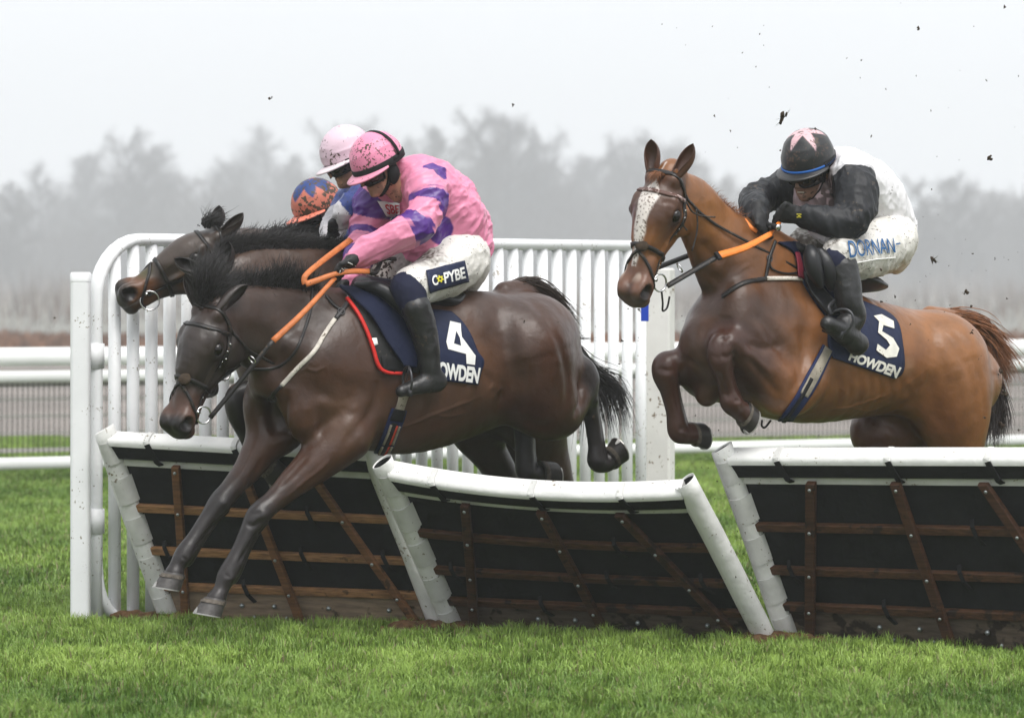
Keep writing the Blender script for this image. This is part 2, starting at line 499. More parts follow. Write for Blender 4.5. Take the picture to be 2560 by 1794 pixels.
# ---------------------------------------------------------------- ground
def sheet(name, x0, x1, y0, y1, z, m, n=1):
    v = [(x0, y0, z), (x1, y0, z), (x1, y1, z), (x0, y1, z)]
    return tag(mesh_obj(name, v, [(0, 1, 2, 3)], m, None, False, base=(0, 0, 0)), kind='structure')
sheet('ground', -1500, 1500, -60, 3000, -.012, M['turf'])
sheet('far_field', -1500, 1500, 104, 2900, -.004, M['field'])
sheet('sand_track', -600, 600, 36, 104, -.008, M['track'])

def vnoise(x, y, s, seed):
    g = np.random.default_rng(seed); t = g.random((64, 64)); u, v = x*s, y*s
    i, j = np.floor(u).astype(int), np.floor(v).astype(int); fu, fv = u-i, v-j
    fu, fv = fu*fu*(3-2*fu), fv*fv*(3-2*fv); i %= 64; j %= 64; i1, j1 = (i+1) % 64, (j+1) % 64
    return (t[i, j]*(1-fu)+t[i1, j]*fu)*(1-fv) + (t[i, j1]*(1-fu)+t[i1, j1]*fu)*fv
def grass_patch(name, y0, y1, dens, hmin, hmax, width, margin, label, seed, half=.156):
    g = np.random.default_rng(seed)
    w1 = y1*half + margin
    n = int(dens*(y1-y0)*2*w1)
    x = g.uniform(-w1, w1, n); y = g.uniform(y0, y1, n)
    k = np.abs(x) < y*half + margin; x, y = x[k], y[k]
    c1 = vnoise(x+50, y, 2.2, seed+1); c2 = vnoise(x+50, y, 7., seed+2); c3 = vnoise(x+50, y, .7, seed+3); c4 = vnoise(x+50, y, 16., seed+6)
    k = g.random(len(x)) < .12 + 1.1*np.clip(1.6*(.4*c2+.25*c1+.35*c4)-.3, 0, 1)
    x, y, c1, c2, c3, c4 = x[k], y[k], c1[k], c2[k], c3[k], c4[k]; n = len(x)
    hgt = (hmin + (hmax-hmin)*np.clip(1.9*(.25*c1+.35*c2+.4*c4)-.45, 0, 1)**1.3) * g.uniform(.55, 1.2, n)
    az0 = vnoise(x+50, y, 9., seed+4)*9; az = np.where(g.random(n) < .6, az0 + g.normal(0, .6, n), g.uniform(0, 6.283, n))
    lean = np.clip(g.gamma(2.2, .28, n), .05, 1.6); wd = width*g.uniform(.6, 1.35, n)
    dx, dy = np.cos(az), np.sin(az)
    tw = g.uniform(0, 6.283, n); px, py = np.cos(tw)*wd/2, np.sin(tw)*wd/2
    o = np.empty((n, 5, 3), np.float32); z0 = -.012
    m1 = .55; fl = lean*hgt
    o[:, 0] = np.stack([x-px, y-py, np.full(n, z0)], 1); o[:, 1] = np.stack([x+px, y+py, np.full(n, z0)], 1)
    mx, my, mz = x+dx*fl*.3, y+dy*fl*.3, hgt*m1
    o[:, 2] = np.stack([mx-px*.8, my-py*.8, mz], 1); o[:, 3] = np.stack([mx+px*.8, my+py*.8, mz], 1)
    o[:, 4] = np.stack([x+dx*fl, y+dy*fl, hgt*np.clip(1-lean*.32, .35, 1)], 1)
    b = np.arange(n)[:, None]*5
    f = np.stack([b+np.array([0, 1, 3]), b+np.array([0, 3, 2]), b+np.array([2, 3, 4])], 1).reshape(-1, 3)
    hue = np.clip(2.1*(.4*c3+.3*c1+.15*c2)-.55+.42*g.random(n), 0, 1)
    ca, cb = np.array([.066, .145, .017]), np.array([.255, .375, .068])
    base = ca*(1-hue[:, None]) + cb*hue[:, None]
    dry = (g.random(n) < .06)[:, None]; base = np.where(dry, np.array([.22, .19, .1]), base)
    col = np.repeat(base[:, None, :], 5, 1)
    o_ = mesh_obj(name, o.reshape(-1, 3), f.astype(np.int32), M['grass'], None, False, col.reshape(-1, 3), base=(0, 0, 0))
    return tag(o_, label, 'grass', kind='stuff')
grass_patch('grass', 12.1, 17.6, 11500, .02, .078, .0042, .9, 'short green turf in front of and under the hurdles', 11)
grass_patch('grass', 17.6, 35.8, 3200, .025, .065, .0065, 1.2, 'blurred green turf beyond the hurdles and the wing', 12)

# brown bracken strip far behind the rails
def bracken():
    g = np.random.default_rng(3); n = 9000
    x = g.uniform(-22, 22, n); y = g.uniform(80, 104, n); h = g.uniform(.1, .32, n)*(.4+vnoise(x+60, y, .25, 9)); r = g.uniform(.05, .16, n)
    a = g.uniform(0, 6.28, n); o = np.empty((n, 3, 3)); o[:, 0] = np.stack([x-r, y, x*0], 1); o[:, 1] = np.stack([x+r, y+.05, x*0], 1)
    o[:, 2] = np.stack([x+.1*np.cos(a), y+.1*np.sin(a), h], 1)
    c = np.array([.2, .085, .035])*(.6+.9*g.random(n)[:, None]); c = np.where((vnoise(x+60, y, .12, 4) > .55)[:, None], c*.6+.05, c)
    tag(mesh_obj('bracken', o.reshape(-1, 3), np.arange(3*n).reshape(-1, 3), M['bracken'], None, False, np.repeat(c, 3, 0), base=(0, 0, 0)),
        'low rust brown bracken strip far beyond the white rails', 'bracken', kind='stuff')
bracken()

# ---------------------------------------------------------------- far trees in the mist
def tree_geo(seed, Ht, spread, fork=3):
    g = np.random.default_rng(seed); T = MB(); tv, tf = [], []
    def twig(p, d, L, r, lev):
        nonlocal tv, tf
        d = unit(d); q = p + d*L
        x = unit(np.cross(d, g.normal(0, 1, 3))); y = np.cross(d, x); k = len(tv)
        for s_, pp in ((r, p), (r*.45, q)):
            for a in (0, 2.1, 4.2): tv.append(pp + (x*math.cos(a)+y*math.sin(a))*s_)
        tf += [(k, k+1, k+4, k+3), (k+1, k+2, k+5, k+4), (k+2, k, k+3, k+5)]
        if lev <= 0: return
        for _ in range(3 if lev > 1 else 4):
            nd = d + g.normal(0, .55, 3) + V(0, 0, .12); u = g.uniform(.35, 1)
            twig(p + d*L*u, nd, L*g.uniform(.5, .75), r*.55, lev-1)
    pts = [V(0, 0, -.2), V(g.normal(0, .1), g.normal(0, .1), Ht*.3), V(g.normal(0, .3), g.normal(0, .3), Ht*.62), V(g.normal(0, .4), g.normal(0, .4), Ht*.9)]
    T.tube(curve_pts(pts, 9), np.linspace(Ht*.015, Ht*.003, 9), 7)
    line = curve_pts(pts, 60)
    for i in range(44):
        u = .1 + .88*(i/43); p = line[int(u*59)]; a = g.uniform(0, 6.28)
        L = spread*(1.15 - .75*u)*g.uniform(.55, 1.05); up = .35 + .9*u
        d = V(math.cos(a), math.sin(a), up)
        T.tube([p, p+unit(d)*L*.5, p+unit(d + V(0, 0, .2))*L*.75], [Ht*.008*(1.2-u), Ht*.005*(1.2-u), Ht*.003], 5)
        for _ in range(8):
            q = p + unit(d)*L*g.uniform(.2, .8); twig(q, d + g.normal(0, .6, 3), L*g.uniform(.3, .5), .034, 3)
    return T, np.array(tv), np.array(tf)
TREES = []
for sd, Ht, sp in ((1, 13, 4.2), (2, 15, 3.6), (3, 11, 4.6), (4, 14, 5.0)):
    T, tv, tf = tree_geo(sd, Ht, sp)
    a = T.build('trunk', M['bark'], base=(0, 0, 0)); b = mesh_obj('crown', tv, tf, M['twig'], base=(0, 0, 0), smooth=False)
    TREES.append((a.data, b.data, Ht)); bpy.data.objects.remove(a); bpy.data.objects.remove(b)
def far_tree(k, px, topy, Y, label, wide=1.0):
    ta, tb, Ht = TREES[k]; X = (px*1.115-CX)/FPX*Y; top = CAMZ + (HY-topy*1.115)/FPX*Y
    s = top/(Ht*1.02)
    r = empty('bare_tree', (X, Y, 0), label, 'tree', 'misty bare trees along the skyline')
    r.scale = (s*wide, s*wide, s); r.rotation_euler = (0, 0, px*.37)
    for nm, me in (('trunk', ta), ('crown', tb)):
        o = bpy.data.objects.new(nm, me); link(o, r)
TL = [(20, 395, 190), (95, 350, 225), (190, 330, 240), (290, 280, 215), (345, 305, 230), (430, 375, 260), (520, 350, 235), (590, 275, 260), (655, 330, 245), (735, 250, 275),
      (800, 262, 280), (900, 300, 250), (985, 265, 215), (1075, 225, 205), (1150, 238, 210), (1215, 275, 225), (1320, 330, 250), (1400, 285, 230), (1475, 290, 240), (1540, 325, 225),
      (1620, 380, 260), (1700, 400, 280), (1790, 420, 285), (1880, 415, 260), (1985, 405, 215), (2060, 380, 190), (2140, 385, 195), (2230, 420, 220), (2290, 430, 215), (-60, 370, 220), (2370, 400, 210)]
SIDE = [(-170, 350, 230), (-290, 380, 215), (-420, 340, 240), (-560, 370, 225), (2480, 390, 225), (2600, 350, 215), (2740, 370, 235), (2880, 330, 220)]
WHERE = ['at the left edge', 'left of the white wing post', 'above the curved white wing rail', 'above the stretched out horse head', 'left of the blue and orange cap',
         'behind the pink capped riders', 'behind the bent pink back', 'above the middle of the white wing', 'above the gap between the two riders', 'left of the chestnut ears', 'behind the chestnut neck',
         'behind the black capped rider', 'right of the black capped rider', 'at the right edge']
for i, (px, ty, Y) in enumerate(TL):
    w = WHERE[min(int(max(px, 0)/2296*13.99), 13)]
    tall = 'tall' if ty < 300 else ('low' if ty > 390 else 'middling')
    pale = 'palest' if Y > 255 else ('darker' if Y < 222 else 'grey')
    far_tree(i % 4, px, ty, Y*2.6, f'{pale} {tall} bare tree in the mist {w}' + (', set back' if Y > 240 and pale != 'palest' else ''), 1.15)
for i, (px, ty, Y) in enumerate(SIDE): far_tree(i % 4, px, ty, Y*2.6, 'bare tree of the misty wood beyond the edge of the picture', 1.2)
# the thinner wood behind them, whose trees run into one another
GW = np.random.default_rng(77)
for i in range(46):
    px = -80 + 2460*(i+.5)/46 + GW.normal(0, 14); ty = np.interp(px, [0, 300, 460, 600, 800, 1000, 1150, 1260, 1420, 1560, 1650, 1850, 2050, 2200, 2300], [400, 330, 400, 320, 320, 310, 275, 340, 320, 340, 430, 450, 420, 430, 450]) + GW.uniform(0, 70)
    far_tree(i % 4, px, ty, GW.uniform(560, 760), 'faint bare tree merging with its neighbours in the wood behind the front row', GW.uniform(1.2, 1.6))
# undergrowth along the foot of the wood
def scrub():
    g = np.random.default_rng(8); n = 60000
    x = g.uniform(-125, 125, n); y = g.uniform(520, 640, n); base = g.random(n)**1.6*(5+14*vnoise(x+250, y*.1, .07, 5)); d = g.normal(0, 1, (n, 3)); d[:, 2] = np.abs(d[:, 2])+.8
    d /= np.linalg.norm(d, axis=1)[:, None]; L = g.uniform(1.2, 3.6, n)[:, None]; p = np.stack([x, y, base], 1); q = p + d*L; s = np.cross(d, [0, 1, 0])*.11
    v = np.stack([p-s, p+s, q], 1).reshape(-1, 3)
    tag(mesh_obj('undergrowth', v, np.arange(3*n).reshape(-1, 3), M['twig'], None, False, base=(0, 0, 0)), 'grey brown undergrowth along the foot of the misty trees', 'undergrowth', kind='stuff')
scrub()

def saplings():
    g = np.random.default_rng(21); n = 13000
    y = g.uniform(118, 430, n)**1.0; x = g.uniform(-1, 1, n)*y*.2; cl = vnoise(x*.6+200, y*.15, .35, 31)
    k = g.random(n) < .25 + .9*cl; x, y, cl = x[k], y[k], cl[k]; n = len(x)
    h = g.uniform(.5, 1.0, n)*(.8 + 2.6*cl**2)*(y/190); w = g.uniform(.012, .035, n)*(y/150); l = g.normal(0, .12, n)*h
    v = np.stack([np.stack([x-w, y, x*0], 1), np.stack([x+w, y, x*0], 1), np.stack([x+l, y+.1, h], 1)], 1)
    pal = np.array([[.30, .27, .24], [.12, .085, .065], [.2, .19, .18], [.08, .06, .05]])[g.integers(0, 4, n)]*(.7+.6*g.random(n)[:, None])
    tag(mesh_obj('saplings', v.reshape(-1, 3), np.arange(3*n).reshape(-1, 3), M['bracken'], None, False, np.repeat(pal, 3, 0), base=(0, 0, 0)),
        'pale dead stalks and saplings between the bracken and the misty wood', 'saplings', kind='stuff')
saplings()
# ---------------------------------------------------------------- running rail and mesh fence behind the hurdles
def run_rail(sh=0.0, label='long white running rail with wire mesh crossing behind the hurdles', mesh=True):
    a, b = V(-4.214, 27.6+sh, 0), V(4.87, 31.9+sh, 0); d = b-a; u = unit(d); a0, b0 = a-u*3.5, b+u*4
    r = empty('running_rail', tuple(a0), label, 'rail fence')
    def rail(nm, z, hh, ww):
        mb = MB(); n = 14; vs = []
        for p in (a0, b0):
            for k in range(n):
                t = 2*math.pi*k/n; vs.append(p + V(0, 0, z + math.sin(t)*hh/2) + np.cross(u, V(0, 0, 1))*math.cos(t)*ww/2)
        mb.add(vs, [(k, (k+1) % n, n+(k+1) % n, n+k) for k in range(n)] + [tuple(range(n-1, -1, -1)), tuple(range(n, 2*n))])
        mb.build(nm, M['white_rail'], r)
    rail('top_rail', 1.02, .13, .09)
    if mesh: rail('middle_rail', .87, .1, .06); rail('bottom_rail', .155, .10, .06)
    for px in (-120, 332, 380, 620, 1010, 1480, 1560, 1755, 2020, 2141, 2440, 2700):
        t = (px-CX)/FPX; s = (t*a[1]-a[0])/(d[0]-t*d[1]); p = a + d*s; w = .13 if px == 2020 else .07
        mb = MB(); back = np.cross(u, V(0, 0, 1)); back = back if back[1] > 0 else -back
        mb.bar(p + back*.07, p + back*.07 + V(0, 0, .98), w, .07); bevel(mb.build('post', M['white_rail'], r, False), .01)
    if not mesh: return
    mb = MB(); L = np.linalg.norm(b0-a0)
    for s in np.arange(0, L, .045):
        p = a0 + u*s + V(0, .03, 0); mb.bar(p + V(0, 0, .18), p + V(0, 0, .84), .0062, .0062, up=(0, 1, 0))
    mb.build('wire_mesh', M['wire'], r, False)
    back = np.cross(u, V(0, 0, 1)); back = back if back[1] > 0 else -back
    for z in (.26, .4, .54, .68, .8):
        mb = MB(); mb.bar(a0 + back*.05 + V(0, 0, z), b0 + back*.05 + V(0, 0, z), .012, .035); mb.build('slat', M['tape'], r, False)
run_rail()
run_rail(1.5, 'plain white running rail standing just behind the rail with the wire mesh', False)

# ---------------------------------------------------------------- the wing
def wing():
    s0 = V(-2.02, 16.25, 0); u = unit(V(.7, .714, 0)); nrm = np.cross(u, V(0, 0, 1))
    r = empty('hurdle_wing', tuple(s0), 'tall white wing of closely set upright bars beside the first hurdle', 'fence')
    Ht = 1.845; L = 4.03
    path = [s0 + V(0, 0, -.02), s0 + V(0, 0, .6), s0 + V(0, 0, Ht-.36)]
    for a in np.linspace(0, 90, 9)[1:]:
        path.append(s0 + V(0, 0, Ht-.31) + u*.27*(1-math.cos(rad(a))) + V(0, 0, .31*math.sin(rad(a))))
    path.append(s0 + u*L + V(0, 0, Ht))
    def oval(pts, ru, rn, n=16):
        vs = []; m = len(pts)
        for i, p in enumerate(pts):
            t = unit(pts[min(i+1, m-1)] - pts[max(i-1, 0)]); x = unit(np.cross(t, nrm))
            for k in range(n):
                q = 2*math.pi*k/n; vs.append(p + x*ru*math.cos(q) + nrm*rn*math.sin(q))
        return vs, [(i*n+k, i*n+(k+1) % n, (i+1)*n+(k+1) % n, (i+1)*n+k) for i in range(m-1) for k in range(n)] + [tuple(range(n-1, -1, -1)), tuple((m-1)*n+k for k in range(n))]
    mb = MB(); mb.add(*oval(path, .031, .044)); mb.build('top_rail', M['white_plastic'], r)
    for z in (.42, 1.22):
        mb = MB(); mb.tube([s0 + V(0, 0, z), s0 + V(0, 0, z+.12)], .046, 16); mb.build('sleeve', M['white_plastic'], r)
    # foot of the rail bends along the wing
    foot = [s0 + V(0, 0, .3), s0 + u*.02 + V(0, 0, .14), s0 + u*.09 + V(0, 0, .03), s0 + u*.2 + V(0, 0, -.01)]
    mb = MB(); mb.add(*oval(curve_pts(foot, 8), .03, .042)); mb.build('foot_rail', M['white_plastic'], r)
    for k in range(34):
        p = s0 + u*(.12 + .1155*k) + V(0, 0, 0)
        zt = Ht-.02 if k > 2 else Ht - .31 + .31*math.sin(math.acos(max(0, 1-(.12+.1155*k)/.27))) - .015
        mb = MB(); mb.tube([p + V(0, 0, -.03), p + V(0, 0, min(zt, Ht-.02))], .031, 12); mb.build('upright', M['white_plastic'], r)
    # padded post at the near end and the boxed post at the far end
    q = P((204.5, 700), 16.2); c = V(q[0], 16.16, 0)
    mb = MB(); w = .047; seg = 8; ring_ = []
    for cx_, cy_, a0 in ((w-.022, w-.022, 0), (-w+.022, w-.022, 90), (-w+.022, -w+.022, 180), (w-.022, -w+.022, 270)):
        for a in np.linspace(a0, a0+90, 5): ring_.append((cx_ + .022*math.cos(rad(a)), cy_ + .022*math.sin(rad(a))))
    n = len(ring_); vs = []
    for z, k in ((-.03, 1), (1.64, 1), (1.641, 1.03), (1.675, 1.03), (1.685, .9)): vs += [c + V(x*k, y*k, z) for x, y in ring_]
    mb.add(vs, [(i*n+k, i*n+(k+1) % n, (i+1)*n+(k+1) % n, (i+1)*n+k) for i in range(4) for k in range(n)] + [tuple(4*n+k for k in range(n))])
    o = autosmooth(mb.build('wing_post', M['white_plastic'], base=(c[0], c[1], 0)), 50)
    tag(o, 'thick white square capped post standing at the left end of the wing', 'post')
    e = s0 + u*(L+.06)
    o = MB(); o.bar(e + V(0, 0, -.02), e + V(0, 0, 1.72), .15, .16, up=(.25, 1, 0)); o.bar(e + V(-.01, -.1, -.02), e + V(-.01, -.1, 1.2), .04, .03)
    tag(bevel(o.build('end_post', M['muddy_white'], None, False), .012), 'broad mud spattered white post at the far end of the wing', 'post')
    k = s0
    o = MB(); p = P((1612, 775), 18.6); o.hexa([p + V(x, y, z) for z in (-.062, .04) for x, y in ((-.022, 0), (.022, 0), (.022, .02), (-.022, .02))])
    tag(bevel(o.build('blue_tag', M['blue_sign'], None, False), .003), 'small blue plastic plate tied to the wing below the chestnut chin', 'plate')
wing()

# ---------------------------------------------------------------- hurdles
def gpt(p): Y = CAMZ*FPX/(p[1]-HY); return P(p, Y)
def hurdle(label, bl, br, tl, ytl, tr, ytr, sag=0.0, right_tube=True, left_tube=True, timber=('wood_rail', 'wood', 'plywood')):
    BL, BR = gpt(bl), gpt(br); TL_, TR_ = P(tl, ytl), P(tr, ytr)
    root = empty('hurdle', tuple((BL+BR)/2), label, 'hurdle', 'padded brush-type hurdles in a row')
    nr = unit(np.cross(BR-BL, TL_-BL)); nr = nr if nr[1] < 0 else -nr      # towards the camera
    def S(u, v, o=0.0):
        p = (BL*(1-u)+BR*u)*(1-v) + (TL_*(1-u)+TR_*u)*v
        return p + nr*o - V(0, 0, 1)*sag*4*u*(1-u)*v*v
    def slab(nm, u0, u1, v0, v1, o0, o1, m, nu=14, nv=1, bev=.004):
        vs = []; 
        for o_ in (o0, o1):
            for j in range(nv+1):
                for i in range(nu+1): vs.append(S(u0+(u1-u0)*i/nu, v0+(v1-v0)*j/nv, o_))
        N1 = (nu+1)*(nv+1); f = []
        def a(l, j, i): return l*N1 + j*(nu+1)+i
        for j in range(nv):
            for i in range(nu):
                f.append((a(0, j, i), a(0, j+1, i), a(0, j+1, i+1), a(0, j, i+1))); f.append((a(1, j, i), a(1, j, i+1), a(1, j+1, i+1), a(1, j+1, i)))
        for i in range(nu):
            f.append((a(0, 0, i), a(0, 0, i+1), a(1, 0, i+1), a(1, 0, i))); f.append((a(0, nv, i), a(1, nv, i), a(1, nv, i+1), a(0, nv, i+1)))
        for j in range(nv):
            f.append((a(0, j, 0), a(1, j, 0), a(1, j+1, 0), a(0, j+1, 0))); f.append((a(0, j, nu), a(0, j+1, nu), a(1, j+1, nu), a(1, j, nu)))
        o = mesh_obj(nm, vs, f, m, root, False)
        return bevel(o, bev) if bev else o
    # face: ply at the foot, rubber sheet above, pale stripe, padded head and white top
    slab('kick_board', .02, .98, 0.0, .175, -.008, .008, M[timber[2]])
    slab('rubber_sheet', .02, .98, .175, .845, -.014, -.002, M['black_rubber'])
    slab('pale_stripe', .03, .985, .842, .885, -.006, .012, M['flap_vinyl'])
    # padded roll along the head, rounded
    def roll(nm, prof, m, u0=.02, u1=.985, nu=18):
        vs = []; n = len(prof)
        for i in range(nu+1):
            for (v, o_) in prof: vs.append(S(u0+(u1-u0)*i/nu, v, o_))
        f = [(i*n+k, i*n+(k+1) % n, (i+1)*n+(k+1) % n, (i+1)*n+k) for i in range(nu) for k in range(n)]
        f += [tuple(range(n-1, -1, -1)), tuple(nu*n+k for k in range(n))]
        return mesh_obj(nm, vs, f, m, root, True)
    autosmooth(roll('head_pad', [(.885, .015), (.892, .035), (.97, .047), (.975, .04), (.975, -.045), (.89, -.04), (.885, -.01)], M['black_rubber']), 30)
    top = [(.966, .052), (.985, .053), (1.0, .045), (1.008, .02), (1.01, -.02), (1.0, -.05), (.97, -.055), (.976, -.04), (.978, 0), (.974, .042)]
    autosmooth(roll('white_top', top, M['white_vinyl']), 50)
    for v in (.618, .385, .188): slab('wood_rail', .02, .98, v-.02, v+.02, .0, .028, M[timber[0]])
    ups = [(.25, .075), (.5, .51), (.755, .945)]
    for ut, ub in ups:
        d0, d1 = S(ub, -.01), S(ut, .875); vs = []; n = 12
        for j in range(n+1):
            v = -.01+.885*j/n; u = ub+(ut-ub)*j/n; hw = .0145
            for du, o_ in ((-hw, .030), (hw, .030), (hw, .062), (-hw, .062)): vs.append(S(u+du, v, o_))
        f = [(i*4+k, i*4+(k+1) % 4, i*4+4+(k+1) % 4, i*4+4+k) for i in range(n) for k in range(4)] + [(3, 2, 1, 0), (n*4, n*4+1, n*4+2, n*4+3)]
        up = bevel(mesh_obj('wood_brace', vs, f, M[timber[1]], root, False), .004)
        mb = MB()
        for v in (.845, .618, .385, .188):
            c = S(ub+(ut-ub)*(v+.01)/.885, v, .066); ball(c, [.0085, .0085, .006], [unit(BR-BL), np.cross(nr, unit(BR-BL)), nr], 8, 5, mb)
        mb.build('bolt', M['bolt'], up)
    mb = MB()
    for u in (.3, .42, .62, .84):
        c = S(u, .095, .014); ball(c, [.012, .012, .012], None, 8, 5, mb); c = S(u+.03, .03, .014); ball(c, [.008, .008, .01], None, 8, 5, mb)
    mb.build('board_bolt', M['bolt'], root)
    # straps holding the pad, and ties over the rails
    for u in (.17, .5, .79):
        pr = [(.86, .02), (.885, .042), (.965, .056), (.99, .058), (1.004, .05), (1.013, .02), (1.013, -.03)]
        mb = MB(); pts = [S(u + .012*(1.0-v)*8, v, o_) for v, o_ in pr]; nn = [nr, nr, nr, nr, unit(nr + V(0, 0, 1)), V(0, 0, 1), V(0, 0, 1)]
        ribbon(pts[:4], nn[:4], .03, .005, mb); mb.build('strap', M['black_strap'], root, False)
        mb = MB(); ribbon(pts[3:], nn[3:], .03, .005, mb); mb.build('top_strap', M['flap_vinyl'], root, False)
    for u, v in ((.09, .385), (.34, .188), (.68, .618), (.9, .385), (.6, .385)):
        mb = MB(); pts = [S(u-.004, v+.05, .004), S(u, v+.03, .034), S(u+.004, v-.02, .036), S(u+.012, v-.075, .01)]
        ribbon(pts, [nr]*4, .022, .004, mb); mb.build('tie', M['black_strap'], root, False)
    # side tubes in white sleeves with overlapping flaps
    def side(u, flaps):
        a, b = S(u, -.02, .0), S(u, 1.03, .0); t = unit(b-a); R = .052
        x = unit(np.cross(t, nr)); x = x if x[0] > 0 else -x; y = unit(np.cross(x, t)); y = y if y @ nr > 0 else -y
        n = 24; vs = []; rows = 16; Ltot = np.linalg.norm(b-a); g = np.random.default_rng(int(abs(u*1000)) + int(tl[0]))
        ph = g.uniform(0, 6, 4)
        for j in range(rows+1):
            s = j/rows
            for k in range(n):
                q = 2*math.pi*k/n
                rr = R*(1 + .05*math.sin(3*q+ph[0]+s*7) * (.4+.6*math.sin(s*9+ph[1])**2)) * (1.0 - .08*max(0, 1-s*8))
                cut = (1-s > .02)*0
                vs.append(a + t*(Ltot*s + (0.02*math.cos(q-.4) if j == rows else 0)) + (x*math.cos(q) + y*math.sin(q))*rr)
        for s, rr in ((1.0, .93), (.86, .9)):
            for k in range(n):
                q = 2*math.pi*k/n; vs.append(a + t*(Ltot*s + (.02*math.cos(q-.4) if s == 1.0 else 0)) + (x*math.cos(q)+y*math.sin(q))*R*rr)
        f = [(i*n+k, i*n+(k+1) % n, (i+1)*n+(k+1) % n, (i+1)*n+k) for i in range(rows+2) for k in range(n)]
        tube = mesh_obj('side_tube', vs, f, M['white_vinyl'], root, True)
        mb = MB(); 
        c = a + t*(Ltot-.012); vs = []
        for rr, dz in ((.925, 0), (.72, .006), (.66, -.01), (.6, -.09)):
            for k in range(n):
                q = 2*math.pi*k/n; vs.append(c + t*(dz+.015*math.cos(q-.4)) + (x*math.cos(q)+y*math.sin(q))*R*rr)
        mb.add(vs, [(i*n+k, i*n+(k+1) % n, (i+1)*n+(k+1) % n, (i+1)*n+k) for i in range(3) for k in range(n)] + [tuple(3*n+k for k in range(n))])
        mb.build('tube_liner', M['black_rubber'], tube)
        if flaps:
            for j in range(5):
                s0_ = .02 + .205*j; s1_ = s0_ + .13; vs = []; m = 10
                if j == 4: s1_ = .95
                for layer in (0, 1):
                    for s in (s0_, s1_):
                        for k in range(m):
                            q = rad(112 - 112*k/(m-1)); lift = .001 + .007*max(0, (k-(m-3))/2)*(1 if j % 2 else .4) + (.003 if layer else 0)
                            vs.append(a + t*(Ltot*s) + (x*math.cos(q)+y*math.sin(q))*(R*1.02+lift))
                N1 = 2*m; f = []
                for k in range(m-1):
                    f.append((k, k+1, m+k+1, m+k)); f.append((N1+k, N1+m+k, N1+m+k+1, N1+k+1))
                    f.append((k, N1+k, N1+k+1, k+1)); f.append((m+k, m+k+1, N1+m+k+1, N1+m+k))
                f.append((0, m, N1+m, N1)); f.append((m-1, N1+m-1, N1+2*m-1, 2*m-1))
                autosmooth(mesh_obj('flap', vs, f, M['flap_vinyl'], tube, True), 35)
    if left_tube: side(0.0, True)
    if right_tube: side(1.0, False)
    return root
hurdle('left hurdle beside the wing, its brown timbers coloured lighter as if lit', H(625, 1252), H(2185, 1300), H(262, 200), 16.02, H(1790, 288), 15.62, right_tube=True)
hurdle('middle hurdle sagging and knocked low between two white sleeves', I(540, 1075), (1917, 1598), I(140, 150), 15.32, I(1880, 262), 14.86, sag=.05, timber=('shaded_rail', 'shaded_wood', 'shaded_ply'))  # timbers here and on the right hurdle are the copies darkened for shade
hurdle('right hurdle below the chestnut horse, running out of the picture', (1972, 1594), (2817, 1640), J(285, 135), 15.08, (2660, 1132), 14.5, timber=('shaded_rail', 'shaded_wood', 'shaded_ply'))

# loose soil at the feet of the sleeves
def soil(px, label, w=.16):
    g = np.random.default_rng(int(px[0])); S_ = Sdf(V(-.4, -.3, -.1), V(.4, .3, .15), .012)
    for i in range(26):
        S_.ell(V(-.2 + .4*i/25, g.normal(0, .03), g.uniform(-.012, .012)), .035, None, .02)
        S_.ell(V(np.clip(g.normal(0, w), -.25, .25), g.normal(0, .05), g.uniform(-.01, .02)), g.uniform(.012, .032, 3), None, .012)
    v, q = S_.mesh(1); v = v + gpt(px) + V(0, -.03, 0)
    tag(mesh_obj('soil_heap', v, q, M['soil'], None), label, 'soil', 'loose soil heaps under the hurdle sleeves')
soil((395, 1545), 'crumbly brown soil heap at the foot of the leftmost sleeve')
soil((1090, 1570), 'crumbly brown soil heap under the sleeve between left and middle hurdle')
soil((1950, 1600), 'crumbly brown soil heap where the two right hand sleeves meet')

# ---------------------------------------------------------------- the damp air
def haze():
    v = [(x, y, z) for z in (-1.5, 62) for x, y in ((-420, -20), (420, -20), (420, 1040), (-420, 1040))]
    m = bpy.data.materials.new('haze'); m.use_nodes = True; nt = m.node_tree; nt.nodes.clear()
    out = nt.nodes.new('ShaderNodeOutputMaterial'); pv = nt.nodes.new('ShaderNodeVolumePrincipled')
    pv.inputs['Color'].default_value = (.93, .95, .97, 1); pv.inputs['Density'].default_value = .0015; pv.inputs['Anisotropy'].default_value = .2
    nt.links.new(pv.outputs[0], out.inputs['Volume'])
    o = mesh_obj('haze', v, [(0, 3, 2, 1), (4, 5, 6, 7), (0, 1, 5, 4), (1, 2, 6, 5), (2, 3, 7, 6), (3, 0, 4, 7)], m, None, False, base=(0, 0, 0))
    tag(o, 'cold grey mist filling the racecourse', 'mist', kind='stuff')
haze()
# ---------------------------------------------------------------- horses
class HeadFrame:
    """x runs from poll to lips, y out of the forehead, z to the near side (metres, head 0.6 long)."""
    def __init__(s, poll, Hd, face, scale=1.0, wide=1.0):
        s.o = np.asarray(poll, float); s.H = unit(Hd); f = np.asarray(face, float)
        s.D = unit(f - (f @ s.H) * s.H); s.L = np.cross(s.D, s.H)
        if s.L @ V(0, -1, 0) + s.L @ V(.6, 0, 0) < 0: s.L = -s.L
        s.k = scale; s.w = scale*wide
    def at(s, x, y, z=0): return s.o + s.k*x*s.H + s.w*(y*s.D + z*s.L)
    def dir(s, x, y, z): return x*s.H + y*s.D + z*s.L

